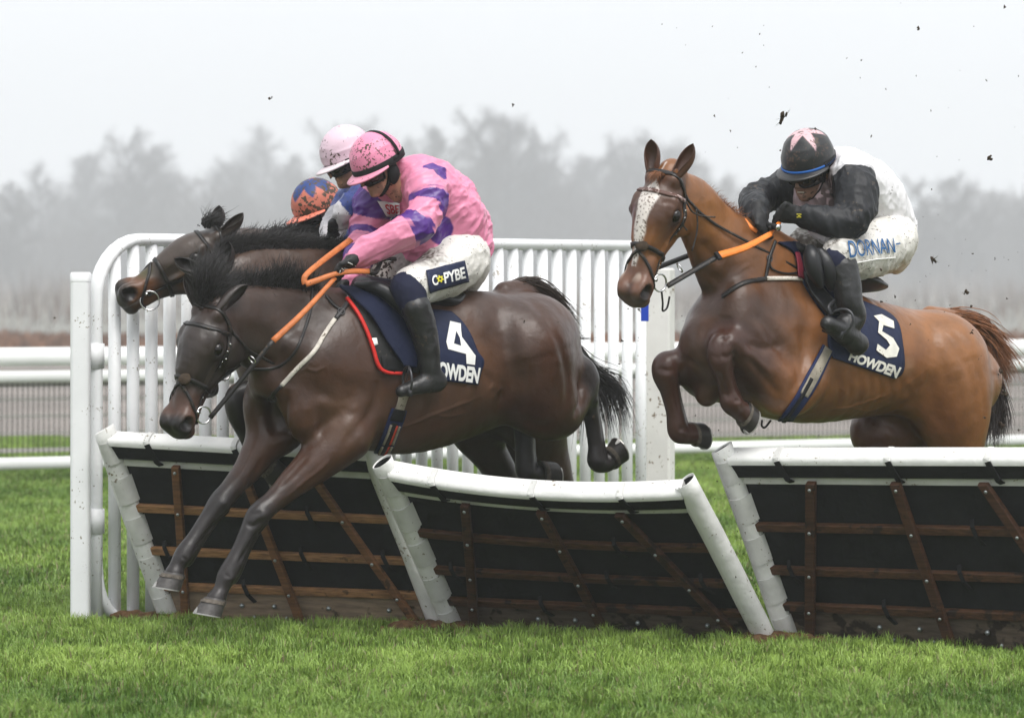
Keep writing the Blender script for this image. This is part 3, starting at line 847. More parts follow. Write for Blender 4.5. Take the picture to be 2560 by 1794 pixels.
def head_sdf(S, hf, mouth=.006, flare=1.0):
    a, k_ = hf.at, hf.k
    ax3 = [hf.H, hf.D, hf.L]
    def el(c, R, k, sub=False, axes=None): S.ell(a(*c), np.array(R)*np.array([k_, hf.w, hf.w]), axes or ax3, k, sub)
    def ch(pts, r, k, w=None, sub=False):
        S.chain([a(*p) for p in pts], np.array(r)*hf.w, k, None if w is None else np.array(w)*hf.w, hf.L, 3, sub)
    # skull, forehead and nasal bone
    ch([(-.01, -.085), (.08, -.075), (.17, -.065), (.25, -.066), (.34, -.076), (.43, -.088), (.5, -.098)],
       [.07, .085, .098, .09, .07, .058, .054], .025, [.058, .08, .094, .07, .05, .046, .046])
    # jaw
    ch([(.06, -.18), (.13, -.205), (.22, -.185), (.31, -.155), (.40, -.142), (.49, -.148)], [.045, .056, .05, .04, .034, .03], .025,
       [.05, .06, .05, .04, .036, .034])
    for s in (1, -1):
        el((.13, -.155, .058*s), (.1, .1, .036), .022)                 # cheek
        el((.138, -.026, .076*s), (.045, .026, .024), .02)              # brow ridge
        el((.176, -.052, .078*s), (.046, .036, .028), .02)
        ch([(.225, -.092, .07*s), (.3, -.098, .062*s), (.37, -.104, .05*s)], [.013, .012, .006], .015)   # facial crest
        el((.25, -.03, .04*s), (.08, .02, .016), .025)
        el((.52, -.078, .04*s), (.06, .046, .034), .022)               # nostril rim
        el((.545, -.06, .03*s), (.034, .03, .03), .02)
        el((.43, -.078, .042*s), (.06, .03, .012), .025)
        el((.178, -.046, .114*s), (.036, .03, .026), .008, True)        # eye socket
        nx = [unit(hf.H*.8 - hf.D*.6), unit(hf.D*.8 + hf.H*.6), hf.L]
        el((.533, -.074, .078*s), (.037*flare, .026*flare, .044), .008, True, nx)   # nostril opening
        el((.545, -.062, .066*s), (.02*flare, .02*flare, .03), .01, True, nx)
        el((.09, -.1, .09*s), (.045, .025, .012), .02, True)           # hollow above the eye
        el((.03, -.02, .05*s), (.03, .024, .024), .03)                     # root of the ear
    el((.56, -.108), (.042, .05, .052), .025)                          # upper lip
    el((.548, -.155), (.038, .028, .038), .015)                        # lower lip and chin
    for s in (1, -1):
        ch([(.61, -.134, 0), (.57, -.134, .04*s), (.5, -.129, .06*s), (.44, -.122, .066*s)], [mouth, mouth, mouth, mouth*.4], .006, sub=True)
        c = a(.178, -.052, .083*s)                                      # lids round the eye
        for ang0, ang1, rr in ((15, 165, .0075), (195, 345, .006)):
            pts = []
            for q in np.linspace(rad(ang0), rad(ang1), 7):
                pts.append(a(.178 + .038*math.cos(q), -.047 + .028*math.sin(q), (.097 - .009*abs(math.cos(q)) - .006*math.sin(q))*s))
            S.chain(pts, [rr*.6, rr*.9, rr*1.1, rr*1.1, rr*1.1, rr*.9, rr*.6], .008, smooth=False)

def ear_geom(hf, side, dirv, open_dir, length=.16, width=.034):
    """A curled leaf: closed behind, open towards open_dir."""
    base = hf.at(.015, -.02, .05*side); t = unit(dirv); o = unit(open_dir - (np.asarray(open_dir) @ t)*t); x = np.cross(t, o)
    n, m = 16, 13; vs = []
    for i in range(n):
        u = i/(n-1); w = width*(.72 + 1.25*u)*(1-u**2.2)**.75 if u < 1 else 0
        w = max(w, .0015); c = base + t*(length*u) - o*(.012*math.sin(u*2.2)) + o*.02*u*u
        for layer in (0, 1):
            ww = w - (.004 if layer else 0)*(1 if w > .006 else .3)
            for j in range(m):
                a_ = rad(-150 + 300*j/(m-1)) if u < .25 else rad((-150 + (u-.25)*70) + (300 - (u-.25)*140)*j/(m-1))
                vs.append(c - o*ww*math.cos(a_)*.8 + x*ww*math.sin(a_) + (o*.004*0))
    def id_(i, l, j): return i*2*m + l*m + j
    fs = []
    for i in range(n-1):
        for j in range(m-1):
            fs.append((id_(i, 0, j), id_(i, 0, j+1), id_(i+1, 0, j+1), id_(i+1, 0, j)))
            fs.append((id_(i, 1, j), id_(i+1, 1, j), id_(i+1, 1, j+1), id_(i, 1, j+1)))
        for j in (0, m-1):
            q = (id_(i, 0, j), id_(i+1, 0, j), id_(i+1, 1, j), id_(i, 1, j)); fs.append(q)
    return np.array(vs), np.array(fs)

def hoof(parent, top, sole, toe, w=.058, mats=None, shoe=True, back=.95):
    """top = centre of coronet, sole = centre of ground face, toe = direction of the toe."""
    top, sole = V(*top), V(*sole); ax = unit(sole - top); toe = unit(V(*toe) - (V(*toe) @ ax)*ax); side = np.cross(ax, toe)
    n = 28; vs = []; Lh = np.linalg.norm(sole-top)
    def outline(c, r, f, y0):
        out = []
        for i in range(n):
            a = 2*math.pi*i/n; ca, sa = math.cos(a), math.sin(a)
            q = r*(1.12 if ca > 0 else back)
            # the wall reaches lower at the toe
            out.append(c + toe*(ca*q + f) + side*sa*r*(.98) + ax*y0)
        return out
    rows = [(.0, .84, -.006, -.012), (.0, .92, -.002, 0), (.35, .98, .006, 0), (.7, 1.05, .013, 0), (1.0, 1.1, .02, 0)]
    for u, g, f, y0 in rows: vs += outline(top + (sole-top)*u, w*g, f, y0)
    fs = [(i*n+k, i*n+(k+1) % n, (i+1)*n+(k+1) % n, (i+1)*n+k) for i in range(len(rows)-1) for k in range(n)]
    k = (len(rows)-1)*n
    vs.append(sole + toe*.012 - ax*.012); e = len(vs)-1
    fs += [(k+i, k+(i+1) % n, e) for i in range(n)]
    fs += [tuple(range(n-1, -1, -1))]
    h = mesh_obj('hoof', vs, fs, M[mats[0]], parent)
    autosmooth(h, 60)
    if shoe:
        bv_ = []
        for u, g, f in ((-.06, .9, -.004), (.1, .965, .002), (.2, .985, .004)): bv_ += outline(top + (sole-top)*u, w*g+.002, f, 0)
        mesh_obj('coronet_band', bv_, [(i*n+k_, i*n+(k_+1) % n, (i+1)*n+(k_+1) % n, (i+1)*n+k_) for i in range(2) for k_ in range(n)], M['coronet'], h)
    if shoe:
        mb = MB(); vv = []
        idx = [i for i in range(-10, 11)]
        for i in idx:
            a = 2*math.pi*i/n; ca, sa = math.cos(a), math.sin(a)
            q = w*1.11*(1.12 if ca > 0 else back)
            for rr, dz in ((1.012, .0), (1.012, .006), (.8, .006), (.8, .0)):
                vv.append(sole + toe*(ca*q*rr + .02) + side*sa*w*1.09*rr + ax*(dz - .001))
        ff = [(j*4+c, j*4+(c+1) % 4, j*4+4+(c+1) % 4, j*4+4+c) for j in range(len(idx)-1) for c in range(4)]
        ff += [(3, 2, 1, 0), tuple((len(idx)-1)*4+c for c in range(4))]
        mb.add(vv, ff)
        # toe clip
        c0 = sole + toe*(w*1.11*1.12+.021)
        mb.add([c0 - side*.012, c0 + side*.012, c0 + side*.004 - ax*.026 - toe*.009, c0 - side*.004 - ax*.026 - toe*.009,
                c0 - side*.012 - toe*.006, c0 + side*.012 - toe*.006, c0 - ax*.024 - toe*.016, c0 - ax*.025 - toe*.016],
               [(0, 1, 2, 3), (4, 7, 6, 5), (0, 4, 5, 1), (1, 5, 6, 2), (2, 6, 7, 3), (3, 7, 4, 0)])
        s = mb.build('horseshoe', M['shoe'], h, smooth=False)
    return h

def vnoise3(p, s, seed=0):
    g = np.random.default_rng(seed); T = g.random((32, 32, 32)); u = p*s; i = np.floor(u).astype(int); f = u-i; f = f*f*(3-2*f); i %= 32; j = (i+1) % 32
    a = lambda x, y, z: T[x, y, z]
    def L(x, y, t): return x*(1-t)+y*t
    c00 = L(a(i[:, 0], i[:, 1], i[:, 2]), a(j[:, 0], i[:, 1], i[:, 2]), f[:, 0]); c10 = L(a(i[:, 0], j[:, 1], i[:, 2]), a(j[:, 0], j[:, 1], i[:, 2]), f[:, 0])
    c01 = L(a(i[:, 0], i[:, 1], j[:, 2]), a(j[:, 0], i[:, 1], j[:, 2]), f[:, 0]); c11 = L(a(i[:, 0], j[:, 1], j[:, 2]), a(j[:, 0], j[:, 1], j[:, 2]), f[:, 0])
    return L(L(c00, c10, f[:, 1]), L(c01, c11, f[:, 1]), f[:, 2])
def carve(v, q, lines):
    """Grooves (depth > 0) and veins or ridges (depth < 0) worked into a body along lines seen in the photograph."""
    b = bvh_of(v, q); n = normals(v, q); d = np.zeros(len(v))
    for pix, depth, w in lines:
        pts, _ = project(b, pix, 36, 0)
        pts = np.array(pts); jump = np.linalg.norm(np.diff(pts, axis=0), axis=1) > .12
        lo, hi = pts.min(0)-3*w, pts.max(0)+3*w; near = np.where(((v > lo) & (v < hi)).all(1))[0]
        if len(near) == 0: continue
        x = v[near]; best = np.full(len(near), 9.); tt = np.zeros(len(near))
        for i in range(len(pts)-1):
            if jump[i]: continue
            a, ab = pts[i], pts[i+1]-pts[i]; t = np.clip(((x-a) @ ab)/(ab @ ab + 1e-9), 0, 1)
            dd = np.linalg.norm(x - a - t[:, None]*ab, axis=1); m = dd < best; best[m] = dd[m]; tt[m] = (i+t[m])/(len(pts)-1)
        fade = np.clip(np.minimum(tt, 1-tt)*5, 0, 1)
        d[near] += depth*np.exp(-(best/w)**2)*fade
    return v - n*d[:, None]
def normals(v, q):
    n = np.cross(v[q[:, 2]] - v[q[:, 0]], v[q[:, 3]] - v[q[:, 1]]); o = np.zeros_like(v)
    for k in range(4):
        for i in range(3): o[:, i] += np.bincount(q[:, k], n[:, i], len(v))
    return o / (np.linalg.norm(o, axis=1)[:, None] + 1e-12)
def horse(key, label, rg, hf, Ld, h=.007, ears=None, coat='coat', group='racehorses jumping the hurdles', flare=1.0, mouth=.008):
    """Ld: 'trunk','neck' = [(pixel, t, r, w)], 'legs' = [[(pixel, t, r, dark)]...], 'muscle' = [(pixel, t, R, k, (ax))]; returns root, bvh, verts."""
    pts = []
    def reg(p): pts.append(p); return p
    trunk = [(reg(rg.at(p, t)), r, w) for p, t, r, w in Ld['trunk']]
    neck = [(reg(rg.at(p, t)), r, w) for p, t, r, w in Ld['neck']]
    legs = [[(reg(rg.at(q[0], q[1])), q[2], q[3]) for q in leg] for leg in Ld['legs']]
    lo = np.min(pts + [hf.at(.62, -.2), hf.at(0, .05), hf.at(.3, -.3)], 0) - .36
    hi = np.max(pts + [hf.at(.62, -.2), hf.at(0, .05), hf.at(.3, -.3)], 0) + .36
    S = Sdf(lo, hi, h)
    S.chain([a for a, _, _ in trunk], [r for _, r, _ in trunk], .05, [w for _, _, w in trunk], rg.n, 4)
    # the neck turns from the body's plane into the head's
    nn = neck + [(hf.at(.06, -.1), .1*hf.k, .072*hf.k)]
    S.chain([a for a, _, _ in nn], [r for _, r, _ in nn], .045, [w for _, _, w in nn], unit(rg.n + .5*hf.L), 5)
    for p, t, R, k, axs in Ld['muscle']:
        axes = None if axs is None else [unit(axs[0]*rg.f + axs[1]*rg.u), unit(axs[1]*rg.f - axs[0]*rg.u), rg.n]
        S.ell(rg.at(p, t), R, axes or [rg.f, rg.u, rg.n], k)
    for leg in legs:
        S.chain([a for a, _, _ in leg], [r for _, r, _ in leg], .055, None, None, 8)
        # sinew behind the cannon bone, bony knee or hock
        pz = [a for a, _, _ in leg]; rz = [r for _, r, _ in leg]; dz = [d for _, _, d in leg]
        if len(leg) >= 7:
            i0 = next((i for i, d in enumerate(dz) if d >= .95), len(leg)-4); i1 = len(leg)-3; sg = np.sign(np.cross(-rg.u, rg.n) @ -rg.f)
            bk = []
            for i in range(i0, i1+1):
                d_ = unit(pz[min(i+1, len(pz)-1)] - pz[max(i-1, 0)]); bk.append(pz[i] + np.cross(d_, rg.n)*sg*rz[i]*.92)
            if len(bk) >= 2: S.chain(bk, np.linspace(.017, .02, len(bk)), .008)
            for sd in (1, -1): S.ell(pz[i0] + rg.n*.024*sd, [.034, .034, .024], None, .015)
            for sd in (1, -1): S.ell(pz[-3] + rg.n*.018*sd, [.032, .032, .022], None, .012)
    for p, t, R, k, axs in Ld.get('hollow', []):
        axes = [unit(axs[0]*rg.f + axs[1]*rg.u), unit(axs[1]*rg.f - axs[0]*rg.u), rg.n]
        S.ell(rg.at(p, t), R, axes, k, True)
    if 'dock' in Ld: S.chain(Ld['dock'], [.05, .04, .032, .022], .03)
    for c, R in Ld.get('knobs', []): S.ell(c, R, None, .02)
    head_sdf(S, hf, mouth, flare)
    v, q = S.mesh(4)
    del S
    if 'carve' in Ld:
        v = carve(v, q, Ld['carve'])
        n = normals(v, q); v = v + n*((vnoise3(v, 11, 3)-.5)*.0045 + (vnoise3(v*np.array([1, 1, .6]), 26, 4)-.5)*.0014)[:, None]
    bv = bvh_of(v, q)
    # coat colours that belong to the animal: dark points, muzzle, patches of sweat and mud
    col = np.tile(np.array(Ld['base'], float), (len(v), 1))
    wob = (np.sin(v[:, 0]*23 + 3*np.sin(v[:, 2]*17)) + np.sin(v[:, 2]*31 + 2*np.sin(v[:, 1]*19)))*.012
    for c, r0, r1, cc, st in Ld['patch']:
        dd = np.linalg.norm(v - c, axis=1) + wob*min(1, r1*6)
        m = ((1 - sstep(dd, r0, r1)) * st)[:, None]; col = col*(1-m) + np.array(cc)*m
    for leg in legs:
        z = curve_pts(np.column_stack([[*a, r, d] for a, r, d in leg]).T, 30)
        best = np.full(len(v), 9.); dark = np.zeros(len(v))
        for a in z:
            d_ = np.linalg.norm(v - a[:3], axis=1) / (a[3]*1.35 + .012); m = d_ < best; best[m] = d_[m]; dark[m] = a[4]
        m = ((1 - sstep(best, .95, 1.35)) * np.clip(dark, 0, 1))[:, None]; col = col*(1-m) + np.array(Ld['points'])*m
    loc = v - hf.o
    x, y, z = (loc @ hf.H)/hf.k, (loc @ hf.D)/hf.w, (loc @ hf.L)/hf.w
    near = (np.abs(z) < .16) & (y > -.3) & (x > -.05) & (x < .7) & (y < .12)
    hw = Ld['headcol'](x, y, z, wob) # list of (mask, colour)
    for m, cc in hw:
        m = (np.clip(m, 0, 1)*near)[:, None]; col = col*(1-m) + np.array(cc)*m
    nv = len(v)
    if ears:
        for side, dv, od, ln in ears:
            ev, ef = ear_geom(hf, side, dv, od, ln)
            v = np.vstack([v, ev]); q = np.vstack([q, ef + len(v) - len(ev)])
            ec = np.tile(np.array(Ld['earcol'], float), (len(ev), 1)); col = np.vstack([col, ec])
    root = mesh_obj('horse', v, q, M[coat], None, True, col, base=(trunk[1][0][0], trunk[1][0][1], 0))
    tag(root, label, 'horse', group)
    for s in (1, -1):
        c = hf.at(.178, -.046, .088*s)
        o = ball(c, [.031*hf.k, .027*hf.k, .025*hf.w], [hf.H, hf.D, hf.L]).build('eye', M['eye'], root)
    return root, bv, v
def yawed(deg, up=0): return V(-math.sin(rad(deg)), -math.cos(rad(deg)), up)
def lerpmask(a, lo, hi): return sstep(a, lo, hi)
# ---- the dark bay in front
R4 = Rig(B(1130, 900), 15.4, 33)
HF4 = HeadFrame(R4.at(B(478, 405), .13), V(-.2, -.13, -.57), yawed(34), 1.0, 1.14)
def head4(x, y, z, w):
    return [(lerpmask(x, -.02, .1)*(1-lerpmask(x, .36, .46)), (.027, .019, .016)),
            (lerpmask(x+w, .36, .46), (.075, .036, .024)),
            (lerpmask(x + y*.5 + w*.5, .475, .53), (.012, .009, .008)),
            ((1-lerpmask(np.hypot((x-.545)/1.3, (y+.07)), .02, .045)), (.01, .008, .008)),
            ((1-lerpmask(np.hypot((x-.178), (y+.052)*1.3), .02, .05))*(np.abs(z) > .05), (.018, .013, .012))]
H4 = dict(
    trunk=[(( 735, 945), 0, .215, .19), ((850, 915), 0, .355, .25), ((1000, 930), 0, .385, .285), ((1140, 915), 0, .345, .285),
           ((1250, 885), 0, .30, .27), ((1310, 875), 0, .275, .25), ((1350, 905), 0, .20, .19)],
    neck=[(( 930, 900), 0, .30, .19), (B(1330, 760), 0, .285, .165), (B(1130, 670), 0, .25, .13), (B(890, 585), .03, .2, .105), (B(700, 520), .06, .15, .085)],
    legs=[
        # near fore, far fore
        [(H(1640, 210), .15, .12, 0), (H(1500, 330), .13, .098, 0), (H(1360, 455), .12, .073, .1), (H(1230, 575), .12, .053, .6), (H(1140, 655), .12, .054, 1), (H(1085, 745), .12, .042, 1),
         (H(1035, 850), .12, .037, 1), (H(985, 955), .12, .044, 1), (H(955, 1010), .12, .043, 1), (H(925, 1085), .12, .036, 1), (H(895, 1140), .12, .046, 1)],
        [(H(1260, 170), -.12, .115, 0), (H(1165, 265), -.12, .088, .1), (H(1075, 400), -.12, .066, .3), (H(985, 510), -.12, .052, .8), (H(915, 590), -.12, .054, 1), (H(855, 670), -.12, .041, 1),
         (H(785, 775), -.12, .037, 1), (H(725, 865), -.12, .044, 1), (H(700, 905), -.12, .042, 1), (H(672, 955), -.12, .036, 1), (H(655, 1000), -.12, .046, 1)],
        # near hind: thigh, stifle, gaskin up to hock, cannon down to the foot
        [(C(880, 700), .13, .25, 0), (C(930, 880), .14, .22, 0), (C(1030, 1030), .16, .16, 0), (C(1110, 1060), .16, .12, 0), (C(1205, 960), .15, .085, .2), (C(1262, 860), .14, .062, .8)],
        [(C(1268, 795), .14, .043, .8), (C(1270, 880), .14, .054, .9), (C(1288, 990), .14, .045, 1), (C(1315, 1130), .13, .038, 1), (C(1335, 1270), .13, .038, 1), (C(1345, 1365), .13, .048, 1),
         (C(1395, 1385), .13, .042, 1), (C(1440, 1350), .13, .046, 1)],
        # far hind
        [(C(900, 760), -.14, .24, 0), (C(860, 950), -.14, .15, .2), (C(885, 1090), -.13, .06, 1), (C(892, 1200), -.13, .05, 1), (C(895, 1320), -.13, .047, 1), (C(905, 1430), -.13, .052, 1),
         (C(950, 1455), -.13, .044, 1), (C(1000, 1450), -.13, .048, 1)],
    ],
    dock=[R4.at(C(770, 320), -.02), R4.at(C(860, 298), -.04), R4.at(C(945, 312), -.07), R4.at(C(1005, 375), -.09)],
    muscle=[
        (B(1170, 1150), .11, (.1, .15, .085), .03, None),             # near breast muscle
        (B(880, 1130), -.12, (.09, .17, .09), .03, None),
        (B(1420, 840), .15, (.1, .3, .08), .08, (.35, -1)),       # shoulder blade
        (B(1560, 1170), .16, (.17, .13, .09), .05, (.6, -1)),      # triceps
        (B(1420, 1120), .16, (.1, .14, .07), .05, (.6, -1)),
        (C(600, 520), .1, (.22, .14, .12), .08, None),                # croup
        (C(930, 620), .12, (.19, .24, .14), .08, (.3, 1)),
        (C(1040, 830), .13, (.09, .2, .11), .06, (.25, 1)),
        (B(1250, 430), .0, (.16, .09, .06), .05, None),              # withers
    ],
    hollow=[(B(960, 1180), .01, (.07, .2, .045), .06, (0, 1)), (B(1275, 1230), .245, (.03, .15, .03), .05, (.25, 1)),
            ],
    base=(.052, .0215, .0115), points=(.017, .0135, .0135),
    patch=[], headcol=head4, earcol=(.03, .022, .02))
R4a = R4.at
H4['patch'] = [
    (R4a(B(1050, 450), .1), .1, .42, (.036, .023, .018), .8),          # darker neck
    (R4a(B(560, 600), .1), .1, .3, (.035, .022, .018), .7),
    (R4a(C(520, 760), .25), .03, .36, (.115, .056, .03), .75),           # warm flank
    (R4a(C(250, 1120), .2), .1, .4, (.085, .043, .026), .6),
    (R4a(B(1420, 1230), .22), .02, .2, (.1, .052, .03), .6),
    (R4a(C(760, 420), .2), .05, .3, (.05, .03, .024), .7),
    (R4a(C(1150, 480), .1), .0, .16, (.1, .05, .027), .5),
    (R4a(H(1500, 520), .12), .03, .16, (.075, .03, .018), .7),
    (R4a(B(960, 1150), 0), .02, .14, (.03, .02, .017), .6)]
EAR4 = [(1, R4.u*.62 + V(.62, -.02, 0)*1.0 + V(0, .35, 0), V(.5, -.6, -.6), .185),
        (-1, V(-.34, .1, .95), V(-.5, -1, 0), .165)]
H4['carve'] = [
    ([B(1330, 480), B(1230, 700), B(1090, 900), B(1015, 1050)], .009, .045),
    ([B(1065, 1010), B(1035, 1150), B(1045, 1270), B(1090, 1370)], .016, .022),
    ([B(955, 1030), B(955, 1200), B(1010, 1390)], .02, .035),
    ([B(1250, 1010), B(1400, 1090), B(1560, 1060)], .009, .03),
    ([B(1450, 1480), B(1530, 1330), B(1620, 1230), B(1690, 1100), B(1690, 950)], .011, .03),
    ([B(1240, 1330), B(1340, 1260), B(1450, 1190)], .007, .03),
    ([C(690, 1040), C(775, 960), C(805, 850), C(790, 700), C(740, 560)], .013, .04),
    ([C(680, 900), C(715, 920), C(745, 945)], -.006, .02), ([C(640, 800), C(690, 890), C(720, 960)], .006, .02),
    ([C(900, 330), C(1020, 480), C(1120, 680), C(1165, 900), C(1140, 1100)], .010, .03),
    ([C(690, 380), C(740, 480), C(800, 600), C(860, 800), C(900, 960)], .008, .045),
    ([C(1000, 420), C(1070, 560), C(1100, 700), C(1100, 860)], -.006, .035),
    ([C(1220, 880), C(1240, 980), C(1200, 1110)], .010, .02),
    ([C(860, 1090), C(960, 1140), C(1080, 1150)], .007, .03),
    ([B(740, 800), B(900, 800), B(1010, 870)], .010, .025), ([B(690, 560), B(900, 640), B(1100, 820)], .008, .05), ([B(800, 420), B(1000, 440), B(1250, 520)], .006, .05),
    ([C(-60, 1180), C(150, 1150), C(330, 1080), C(520, 1010), C(640, 960)], -.004, .009), ([C(330, 1080), C(430, 1090), C(560, 1060)], -.003, .008),
    ([B(1120, 900), B(1190, 870), B(1270, 880), B(1340, 840)], -.003, .007), ([B(1190, 870), B(1230, 800)], -.003, .007),
    ([H(1290, 570), H(1400, 470), H(1490, 400), H(1560, 330)], -.0045, .009), ([H(1310, 610), H(1430, 520), H(1530, 450)], .006, .014), ([H(1250, 500), H(1350, 400), H(1440, 300)], .007, .02),
    ([H(1050, 560), H(1110, 440), H(1160, 330)], .006, .016), ([H(1020, 480), H(1060, 380), H(1110, 280)], -.004, .01),
    ([H(1075, 640), H(1120, 650), H(1160, 640)], .004, .012), ([H(1060, 700), H(1110, 720), H(1170, 690)], .005, .012),
    ([H(1130, 760), H(1075, 850), H(1015, 950)], .006, .010), ([H(900, 690), H(830, 780), H(765, 870)], .006, .010),
    ([H(940, 1000), H(985, 1015)], .006, .012), ([H(690, 900), H(740, 915)], .006, .012),
    ([B(560, 800), B(510, 890), B(470, 980), B(430, 1060)], -.003, .007), ([B(640, 700), B(600, 800), B(560, 900)], .005, .02),
    ([B(300, 560), B(290, 700), B(270, 860)], .003, .016), ([B(330, 620), B(350, 760), B(330, 900)], -.002, .006)]
for i in range(7):
    x = 1760 + i*105
    H4['carve'].append(([B(x, 760 + i*14), B(x + 22, 1000), B(x + 10, 1220 - i*10)], .004, .022))
horse4, bv4, v4 = horse('4', 'dark bay horse in front with cloth numbered 4, forelegs reaching for the grass', R4, HF4, H4, .0065, EAR4)
for c0, s0, toe in ((H(888, 1150), H(872, 1235), None), (H(652, 1005), H(638, 1085), None)):
    t = .12 if c0[0] > 500 else -.12
    hoof(horse4, R4.at(c0, t), R4.at(s0, t), R4.f*1.0 + V(0, 0, -.1), .056, ('hoof_grey',))
hoof(horse4, R4.at(C(1430, 1355), .13), R4.at(C(1482, 1318), .13), V(.55, 0, .75), .058, ('hoof_dark',))
hoof(horse4, R4.at(C(1000, 1438), -.13), R4.at(C(1082, 1432), -.13), V(-.15, -.1, -1), .063, ('hoof_dark',))
# ---- the chestnut
R5 = Rig(G(700, 300), 15.25, 38)
HF5 = HeadFrame(R5.at(E(445, 362), .13), V(-.19, -.12, -.575), yawed(31), 1.0, 1.14)
G5 = np.random.default_rng(5)
def head5(x, y, z, w):
    sp = G5.random(len(x)); blaze_w = np.interp(x, [.05, .12, .2, .3, .42, .5], [0, .036, .03, .02, .014, .01])
    bl = sstep(blaze_w*1.15 - np.abs(z + .008) + w*.25, -.004, .005)*(y > -.05)
    mud = (sp < np.interp(x, [.1, .2, .35, .5], [.12, .1, .2, .5]))
    return [(lerpmask(x, -.05, .05)*(1-lerpmask(x, .2, .34))*(y > -.09), (.07, .031, .018)),
            (lerpmask(x, .36, .46), (.13, .058, .034)),
            ((1-lerpmask(np.hypot((x-.178), (y+.052)*1.3), .025, .06))*(np.abs(z) > .05), (.045, .02, .013)),
            (bl*(x < .44), (.62, .57, .53)), (bl*mud*(x < .44), (.09, .055, .035)),
            (sstep(w + .02*np.sin(90*z), .005, .02)*lerpmask(x, .4, .44)*(1-lerpmask(x, .47, .52))*(y > -.06), (.35, .27, .22)),
            (lerpmask(x - y*.2 + w*.5, .545, .6)*.8, (.10, .062, .048)),
            ((1-lerpmask(np.hypot((x-.54)/1.3, (y+.07)), .022, .04)), (.016, .011, .01))]
H5 = dict(
    trunk=[((1803, 865), 0, .2, .18), ((1895, 846), 0, .335, .245), ((2010, 876), 0, .335, .275), ((2130, 892), 0, .285, .27),
           ((2230, 900), 0, .255, .265), ((2330, 925), 0, .245, .25), ((2370, 965), 0, .195, .19)],
    neck=[((1945, 800), 0, .29, .18), (E(1110, 1150), 0, .265, .15), (E(930, 995), .01, .205, .12), (E(785, 800), .03, .15, .095), (E(655, 610), .07, .128, .082)],
    legs=[
        [(G(930, 480), .17, .14, 0), (G(860, 530), .17, .125, 0), (G(740, 420), .18, .1, .3), (G(610, 320), .18, .07, .7), (G(510, 250), .18, .062, 1), (G(475, 340), .18, .056, 1),
         (G(500, 440), .17, .042, 1), (G(525, 540), .16, .04, 1), (G(545, 610), .16, .05, 1), (G(585, 650), .16, .046, 1), (G(620, 675), .16, .05, 1)],
        [(G(520, 420), -.12, .13, .6), (G(400, 460), -.12, .105, .8), (G(270, 410), -.12, .07, 1), (G(165, 380), -.12, .058, 1), (G(150, 440), -.12, .06, 1), (G(175, 540), -.12, .043, 1),
         (G(205, 660), -.12, .04, 1), (G(228, 780), -.12, .048, 1), (G(265, 800), -.12, .045, 1), (G(310, 795), -.12, .05, 1)],
        [(G(1790, 380), .11, .235, 0), (G(1830, 520), .13, .215, 0), (G(1855, 660), .14, .19, 0), (G(1880, 800), .14, .15, 0), (G(1920, 960), .14, .1, .2), (G(1990, 1120), .14, .07, .6), (G(2010, 1240), .14, .055, 1), (G(1960, 1420), .14, .042, 1),
         (G(1920, 1580), .14, .05, 1), (G(1890, 1640), .14, .045, 1)],
        [(G(1700, 520), -.14, .22, 0), (G(1520, 740), -.14, .17, .2), (G(1430, 800), -.14, .135, .4), (G(1560, 930), -.14, .1, .6), (G(1720, 1080), -.14, .07, .8), (G(1760, 1200), -.14, .055, 1), (G(1690, 1400), -.14, .042, 1),
         (G(1660, 1560), -.14, .05, 1), (G(1630, 1620), -.14, .045, 1)],
    ],
    dock=[R5.at((2325, 790), -.02), R5.at((2385, 795), -.04), R5.at((2440, 825), -.07), R5.at((2466, 870), -.09)],
    muscle=[
        (G(480, 230), .0, (.1, .2, .15), .05, None),                       # breast
        (G(365, 260), -.12, (.08, .18, .085), .04, None),
        (G(600, 120), .12, (.12, .2, .1), .06, None),
        (G(840, 250), .17, (.1, .28, .08), .07, (.35, -1)),
        (G(880, 470), .18, (.12, .17, .07), .05, (.2, -1)),
        (G(400, 560), -.02, (.05, .06, .06), .05, None),
        (G(1780, 300), .1, (.2, .16, .12), .08, None),
        (G(1880, 520), .11, (.17, .3, .12), .1, (.2, 1)),
        (E(1300, 960), 0, (.14, .08, .06), .05, None)],
    hollow=[(G(560, 330), .06, (.05, .15, .04), .05, (0, 1)), (G(1560, 560), .30, (.03, .1, .03), .07, (.3, 1))],
    base=(.19, .076, .025), points=(.045, .018, .012), patch=[], headcol=head5, earcol=(.075, .033, .02))
a5 = R5.at
H5['patch'] = [
    (a5(G(450, 250), .05), .25, .46, (.052, .025, .016), .95),     # breast soaked dark
    (a5(G(850, 20), .2), .02, .2, (.062, .03, .018), .7),
    (a5(G(860, 450), .25), .02, .17, (.19, .075, .026), .7),
    (a5(E(880, 1060), .15), .05, .2, (.07, .033, .019), .75),
    (a5(E(800, 700), .12), .05, .2, (.26, .105, .028), .6),
    (a5(G(1150, 620), .2), .1, .36, (.16, .07, .03), .6),
    (a5(G(1800, 200), .2), .1, .42, (.25, .108, .038), .6),
    (a5(G(1640, 380), .25), .02, .16, (.12, .045, .018), .5),
    (a5(G(1585, 400), .25), .0, .07, (.42, .3, .2), .22),
    (a5(G(1480, 800), -.14), .15, .3, (.06, .024, .014), .8)]
EAR5 = [(1, V(.55, .06, .9), V(-.6, -.8, .3), .17), (-1, V(-.0, .05, 1), V(-.35, -1, 0), .15)]
